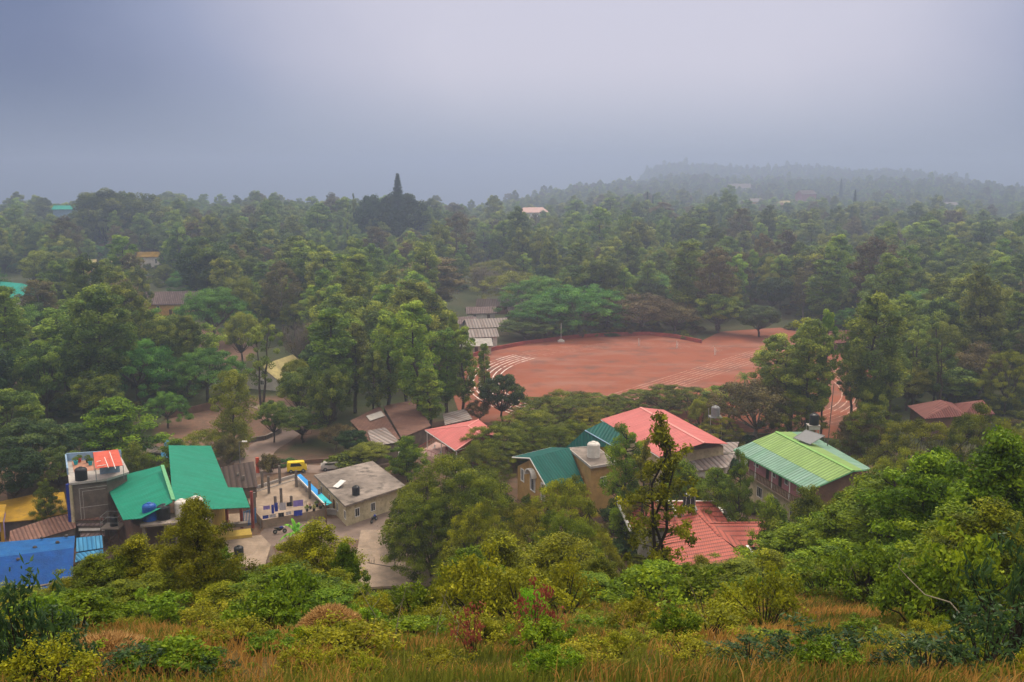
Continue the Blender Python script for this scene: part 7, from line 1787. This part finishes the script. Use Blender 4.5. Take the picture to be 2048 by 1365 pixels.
# dry grass hummocks
def hummock(px, py, d, wpx, hm, label):
    x, y, _ = D(px, py, d); g = gz(x, y); w_ = wpx / FPX * math.hypot(d, 14) / 2
    r = np.random.default_rng(int(px))
    n_ = 42; V, Fc = [], []
    for i in range(n_):
        for j in range(n_):
            u, v = (i / (n_ - 1)) * 2 - 1, (j / (n_ - 1)) * 2 - 1; rr = math.hypot(u, v)
            hh = max(0, 1 - rr ** 2.0) ** .9 * hm * (.88 + .24 * float(vnoise(u * 3 + px, v * 3, 1.0))) - .15
            V.append((u * w_, v * w_, hh + gz(x + u * w_, y + v * w_) - g))
    for i in range(n_ - 1):
        for j in range(n_ - 1): Fc.append([i * n_ + j, (i + 1) * n_ + j, (i + 1) * n_ + j + 1, i * n_ + j + 1])
    me = bpy.data.meshes.new('mound'); me.from_pydata(V, [], Fc); me.shade_smooth(); me.materials.append(plain('mound_earth', (.26, .14, .06), .95, .5, 2.0, bump=.1) if 'mound_earth' not in bpy.data.materials else bpy.data.materials['mound_earth'])
    root = thing('grass_mound', (x, y, g), label, 'mound')
    o = bpy.data.objects.new('mound', me); C.objects.link(o); o.parent = root
    m_ = 22000; u = r.uniform(-.95, .95, m_); v = r.uniform(-.95, .95, m_); ok = np.hypot(u, v) < .97; u, v = u[ok], v[ok]; m_ = len(u)
    gi_ = np.clip(((u + 1) / 2 * (n_ - 1)).round().astype(int), 0, n_ - 1); gj = np.clip(((v + 1) / 2 * (n_ - 1)).round().astype(int), 0, n_ - 1)
    Vn = np.array(V); base = Vn[gi_ * n_ + gj].copy(); base[:, 0] = u * w_; base[:, 1] = v * w_
    dirn = np.stack([u * .9 + r.normal(size=m_) * .35, v * .9 + r.normal(size=m_) * .35 - .3, np.full(m_, .45)], -1); hl = r.uniform(.10, .26, m_)
    dirn /= np.linalg.norm(dirn, axis=1, keepdims=True); c_n = base + dirn * hl[:, None] * .5
    nn = np.cross(dirn, r.normal(size=(m_, 3))); nn /= np.linalg.norm(nn, axis=1, keepdims=True); sd_ = np.cross(dirn, nn) * .014
    Q = np.stack([base - sd_, base + sd_, base + dirn * hl[:, None] + sd_ * .3, base + dirn * hl[:, None] - sd_ * .3], 1).reshape(-1, 3)
    m2 = bpy.data.meshes.new('dry_grass'); m2.vertices.add(m_ * 4); m2.vertices.foreach_set('co', Q.ravel()); m2.loops.add(m_ * 4); m2.loops.foreach_set('vertex_index', np.arange(m_ * 4)); m2.polygons.add(m_); m2.polygons.foreach_set('loop_start', np.arange(m_) * 4); m2.update()
    at = m2.attributes.new('tone', 'FLOAT', 'FACE'); at.data.foreach_set('value', r.random(m_).astype(np.float32)); m2.materials.append(bpy.data.materials['dry_mound_grass'] if 'dry_mound_grass' in bpy.data.materials else leaf_mat('dry_mound_grass', (.14, .075, .025), (.27, .155, .055), (.40, .26, .105), hue=0))
    o2 = bpy.data.objects.new('grass_cover', m2); C.objects.link(o2); o2.parent = root
hummock(665, 1262, 22.5, 128, .72, 'rounded tussock of dry brown grass beside the bright green shrub')
hummock(215, 1335, 17.5, 165, .55, 'low wide tussock of dry brown grass at the lower left')

GB = 'shrubs on the grassy slope'
SH = [('shrub_bright', 737, 1230, 1305, 95, 'small vivid green shrub right of the grass tussock'),
 ('shrub_green', 825, 1258, 1322, 130, 'dark green shrub right of the vivid green one'),
 ('shrub_green', 585, 1150, 1255, 140, 'tall dense green shrub left of the big grass tussock'),
 ('shrub_green', 525, 1190, 1310, 150, 'dense green shrub between the two grass tussocks'),
 ('shrub_olive', 470, 1230, 1290, 110, 'olive shrub right of the low wide tussock'),
 ('shrub_olive', 905, 1120, 1240, 110, 'tall open olive shrub before the right end of the cracked slab'),
 ('shrub_olive', 960, 1110, 1250, 170, 'tall olive shrub left of the centre of the slope'),
 ('shrub_olive', 1040, 1130, 1250, 170, 'wide olive shrub in the centre of the slope'),
 ('shrub_olive', 1130, 1120, 1240, 150, 'olive shrub right of the centre of the slope'),
 ('shrub_bright', 1065, 1175, 1270, 80, 'yellow green sprig shrub in the middle of the slope'),
 ('shrub_red', 1075, 1165, 1330, 100, 'shrub with blurred red leaves in the centre foreground'),
 ('shrub_red', 945, 1210, 1345, 80, 'shrub with pink red leaves left of the centre'),
 ('shrub_olive', 960, 1230, 1320, 130, 'leafy olive shrub under the pink red leaves'),
 ('shrub_green', 1080, 1240, 1345, 130, 'leafy green shrub under the red leaved shrub'),
 ('shrub_green', 1190, 1245, 1290, 110, 'green sprawling shrub right of the red leaved one'),
 ('shrub_olive', 1270, 1195, 1290, 130, 'round olive shrub below the slim dark stemmed oak'),
 ('shrub_olive', 1375, 1215, 1300, 110, 'round olive shrub right of the one below the slim oak'),
 ('shrub_green', 1310, 1130, 1225, 170, 'dark green shrub at the foot of the slim oak'),
 ('shrub_green', 1420, 1140, 1225, 150, 'dark green shrub below the lowest red tiles'),
 ('shrub_olive', 1535, 1125, 1270, 150, 'feathery olive shrub at the slope edge on the right'),
 ('shrub_olive', 1470, 1170, 1260, 110, 'low olive shrub left of the feathery one on the right'),
 ('shrub_green', 1645, 1120, 1215, 140, 'green shrub beside the orange grass patch'),
 ('shrub_green', 1740, 1090, 1225, 160, 'lush shrub behind the orange grass patch'),
 ('shrub_near', 1600, 1245, 1370, 170, 'dark leafed shrub with brown tips at the lower right'),
 ('shrub_near', 1500, 1275, 1380, 140, 'dark leafed shrub left of the brown tipped one'),
 ('shrub_near', 1720, 1262, 1385, 170, 'dark leafed shrub right of the brown tipped one'),
 ('shrub_green', 1655, 1290, 1390, 130, 'green shrub between two dark leafed ones at the lower right'),
 ('shrub_near', 1860, 1270, 1395, 180, 'dark leafed shrub in the lower right corner area'),
 ('shrub_near', 1980, 1190, 1390, 200, 'tall dark shrub at the lower right edge'),
 ('shrub_near', 2040, 1060, 1370, 200, 'tall dark shrub cut by the right edge'),
 ('shrub_green', 1850, 1120, 1260, 170, 'lush shrub with curved bare twig on the right'),
 ('shrub_green', 1930, 1060, 1260, 200, 'tall lush shrub behind the tall dark one on the right'),
 ('shrub_green', 1790, 1170, 1240, 120, 'low lush shrub above the orange grass patch'),
 ('shrub_near', 25, 1135, 1400, 200, 'near dark shrub with glossy narrow leaves at the left edge'),
 ('shrub_near', 100, 1205, 1385, 150, 'near dark shrub below the glossy leaved one at the left'),
 ('shrub_near', 255, 1292, 1392, 150, 'dark leafy shrub at the lower left in front of the low tussock'),
 ('shrub_near', 20, 1280, 1400, 170, 'dark shrub in the lower left corner'),
 ('shrub_green', 150, 1190, 1290, 170, 'dull green shrub above the low wide tussock'),
 ('shrub_green', 60, 1200, 1320, 160, 'dull green shrub behind the near dark ones at the left'),
 ('shrub_green', 300, 1190, 1260, 150, 'green shrub under the trees left of the centre'),
 ('shrub_olive', 400, 1205, 1270, 130, 'short olive shrub right of the trees with bare stems'),
 ('shrub_olive', 880, 1300, 1370, 130, 'olive shrub at the bottom edge left of the centre'),
 ('shrub_green', 1110, 1305, 1390, 110, 'green shrub at the bottom edge in the centre'),
 ('shrub_olive', 1380, 1290, 1375, 140, 'olive shrub at the bottom edge right of the centre'),
 ('shrub_olive', 610, 1320, 1385, 120, 'olive shrub at the bottom edge on the left half'),
 ('shrub_olive', 1240, 1290, 1350, 90, 'small olive shrub above the bottom edge right of the centre'),
 ('shrub_olive', 1340, 1250, 1320, 90, 'small olive shrub below the two round ones'),
 ('shrub_olive', 745, 1185, 1245, 90, 'olive shrub at the near edge of the concrete slab'),
 ('shrub_green', 820, 1170, 1240, 120, 'green shrub at the right corner of the concrete slab'),
 ('shrub_near', 430, 1330, 1390, 90, 'small dark shrub at the bottom edge left of the centre')]
for k_, px_, py_, pb_, w_, lb_ in SH:
    T(k_, px_, py_, dbase(pb_), w_, lb_, GB)
rs = np.random.default_rng(9)
# low plants too many to count
m_ = 8600
dd_ = np.sqrt(rs.uniform(14 ** 2, 100 ** 2, m_)); aa = rs.uniform(-.72, .72, m_); sx_, sy_ = dd_ * np.sin(aa), dd_ * np.cos(aa)
f_ = fbm(sx_ + 9, sy_, 6.0); dens = (f_ > np.where(dd_ < 22, .41, .48)) | (dd_ > 60); sx_, sy_, dd_ = sx_[dens], sy_[dens], dd_[dens]; m_ = len(sx_)
shr = [o for o in C.objects if o.get('group') == GB]
by_mesh = {}
for o in shr:
    if o.name.startswith('shrub') and 'bright' not in o['label'] and 'vivid' not in o['label'] and 'sprig' not in o['label']: 
        k_ = kids(o); by_mesh.setdefault(k_[0].data.name, k_)
sl = list(by_mesh.values())
big = np.where(dd_ > 66, 1.3, .14 + .6 * rs.random(m_) ** 4)
scatter('low_plants', np.stack([sx_, sy_, ground(sx_, sy_)], -1), rs.uniform(0, 6.28, m_), rs.uniform(.5, 1.3, m_) * big, rs.uniform(.25, .9, m_) * big, rs.integers(0, len(sl), m_) if True else 0,
        [[s[0] for s in sl], [s[1] for s in sl]], 'low green plants scattered through the grass of the slope', 'undergrowth')
# bare twigs and dry stems
TW = plain('dry_twig', (.30, .25, .18), .9, .3, 3)
def twig(pts, r0, label):
    q = [D(*p) for p in pts]; mb = MB()
    sm = []
    for i in range(len(q) - 1):
        for u in np.linspace(0, 1, 5)[:-1]: sm.append(np.array(q[i]) * (1 - u) + np.array(q[i + 1]) * u)
    sm.append(np.array(q[-1])); mb.tube(sm, list(np.linspace(r0, r0 * .3, len(sm))), 5)
    o = mb.build('bare_twig', TW); tag(o, label, 'twig')
twig([(2010, 1290, 18), (1950, 1262, 18.5), (1900, 1205, 19), (1850, 1190, 19.5), (1815, 1155, 20), (1797, 1135, 20), (1806, 1108, 20)], .018, 'curved pale bare twig arching over the shrubs at the right')
twig([(1745, 1375, 15), (1752, 1330, 15), (1775, 1290, 15), (1790, 1278, 15)], .012, 'short pale twig at the bottom right')
twig([(1448, 1330, 19), (1425, 1265, 20), (1400, 1225, 21), (1385, 1180, 21), (1370, 1150, 21)], .010, 'long thin dry stem leaning left below the red tiled roof')
twig([(2048, 1214, 17), (1980, 1228, 17), (1920, 1236, 17)], .008, 'thin straight twig entering from the right edge')
for k_, (px_, py_) in enumerate([(745, 1300), (790, 1290), (910, 1320), (870, 1300)]):
    x_, y_, z_ = D(px_, py_ + 60, 20); q0 = (x_, y_, gz(x_, y_)); mb = MB(); mb.tube([q0, (x_ + .1, y_, q0[2] + .6), (x_ + .28 * (1 if k_ % 2 else -1), y_, q0[2] + 1.3)], [.012, .009, .004], 4)
    for j in range(4): mb.tube([(x_ + .05, y_, q0[2] + .4 + .2 * j), (x_ + .05 + .2 * (-1) ** j, y_ + .05, q0[2] + .62 + .2 * j)], [.005, .002], 3)
    o = mb.build('dry_stalk', TW); tag(o, ['leftmost', 'second', 'rightmost', 'third'][k_] + ' of the four bare dry stalks left of the bottom centre', 'stalk', 'dry stalks')
# ------------------------------------------------------------------ haze
hb = MB(); hb.box((0, 1950, -110), (15200, 7500, 382))
HM = bpy.data.materials.new('haze'); HM.use_nodes = True; t = HM.node_tree; t.nodes.clear()
o_ = t.nodes.new('ShaderNodeOutputMaterial'); v_ = t.nodes.new('ShaderNodeVolumePrincipled')
v_.inputs['Color'].default_value = (.66, .76, .97, 1); v_.inputs['Density'].default_value = .00075; v_.inputs['Anisotropy'].default_value = .75
t.links.new(v_.outputs[0], o_.inputs['Volume'])
haze = hb.build('haze', HM); tag(haze, kind='stuff', label='pale blue haze lying over the whole valley', cat='haze')
HM.cycles.homogeneous_volume = True if hasattr(HM, 'cycles') and hasattr(HM.cycles, 'homogeneous_volume') else True
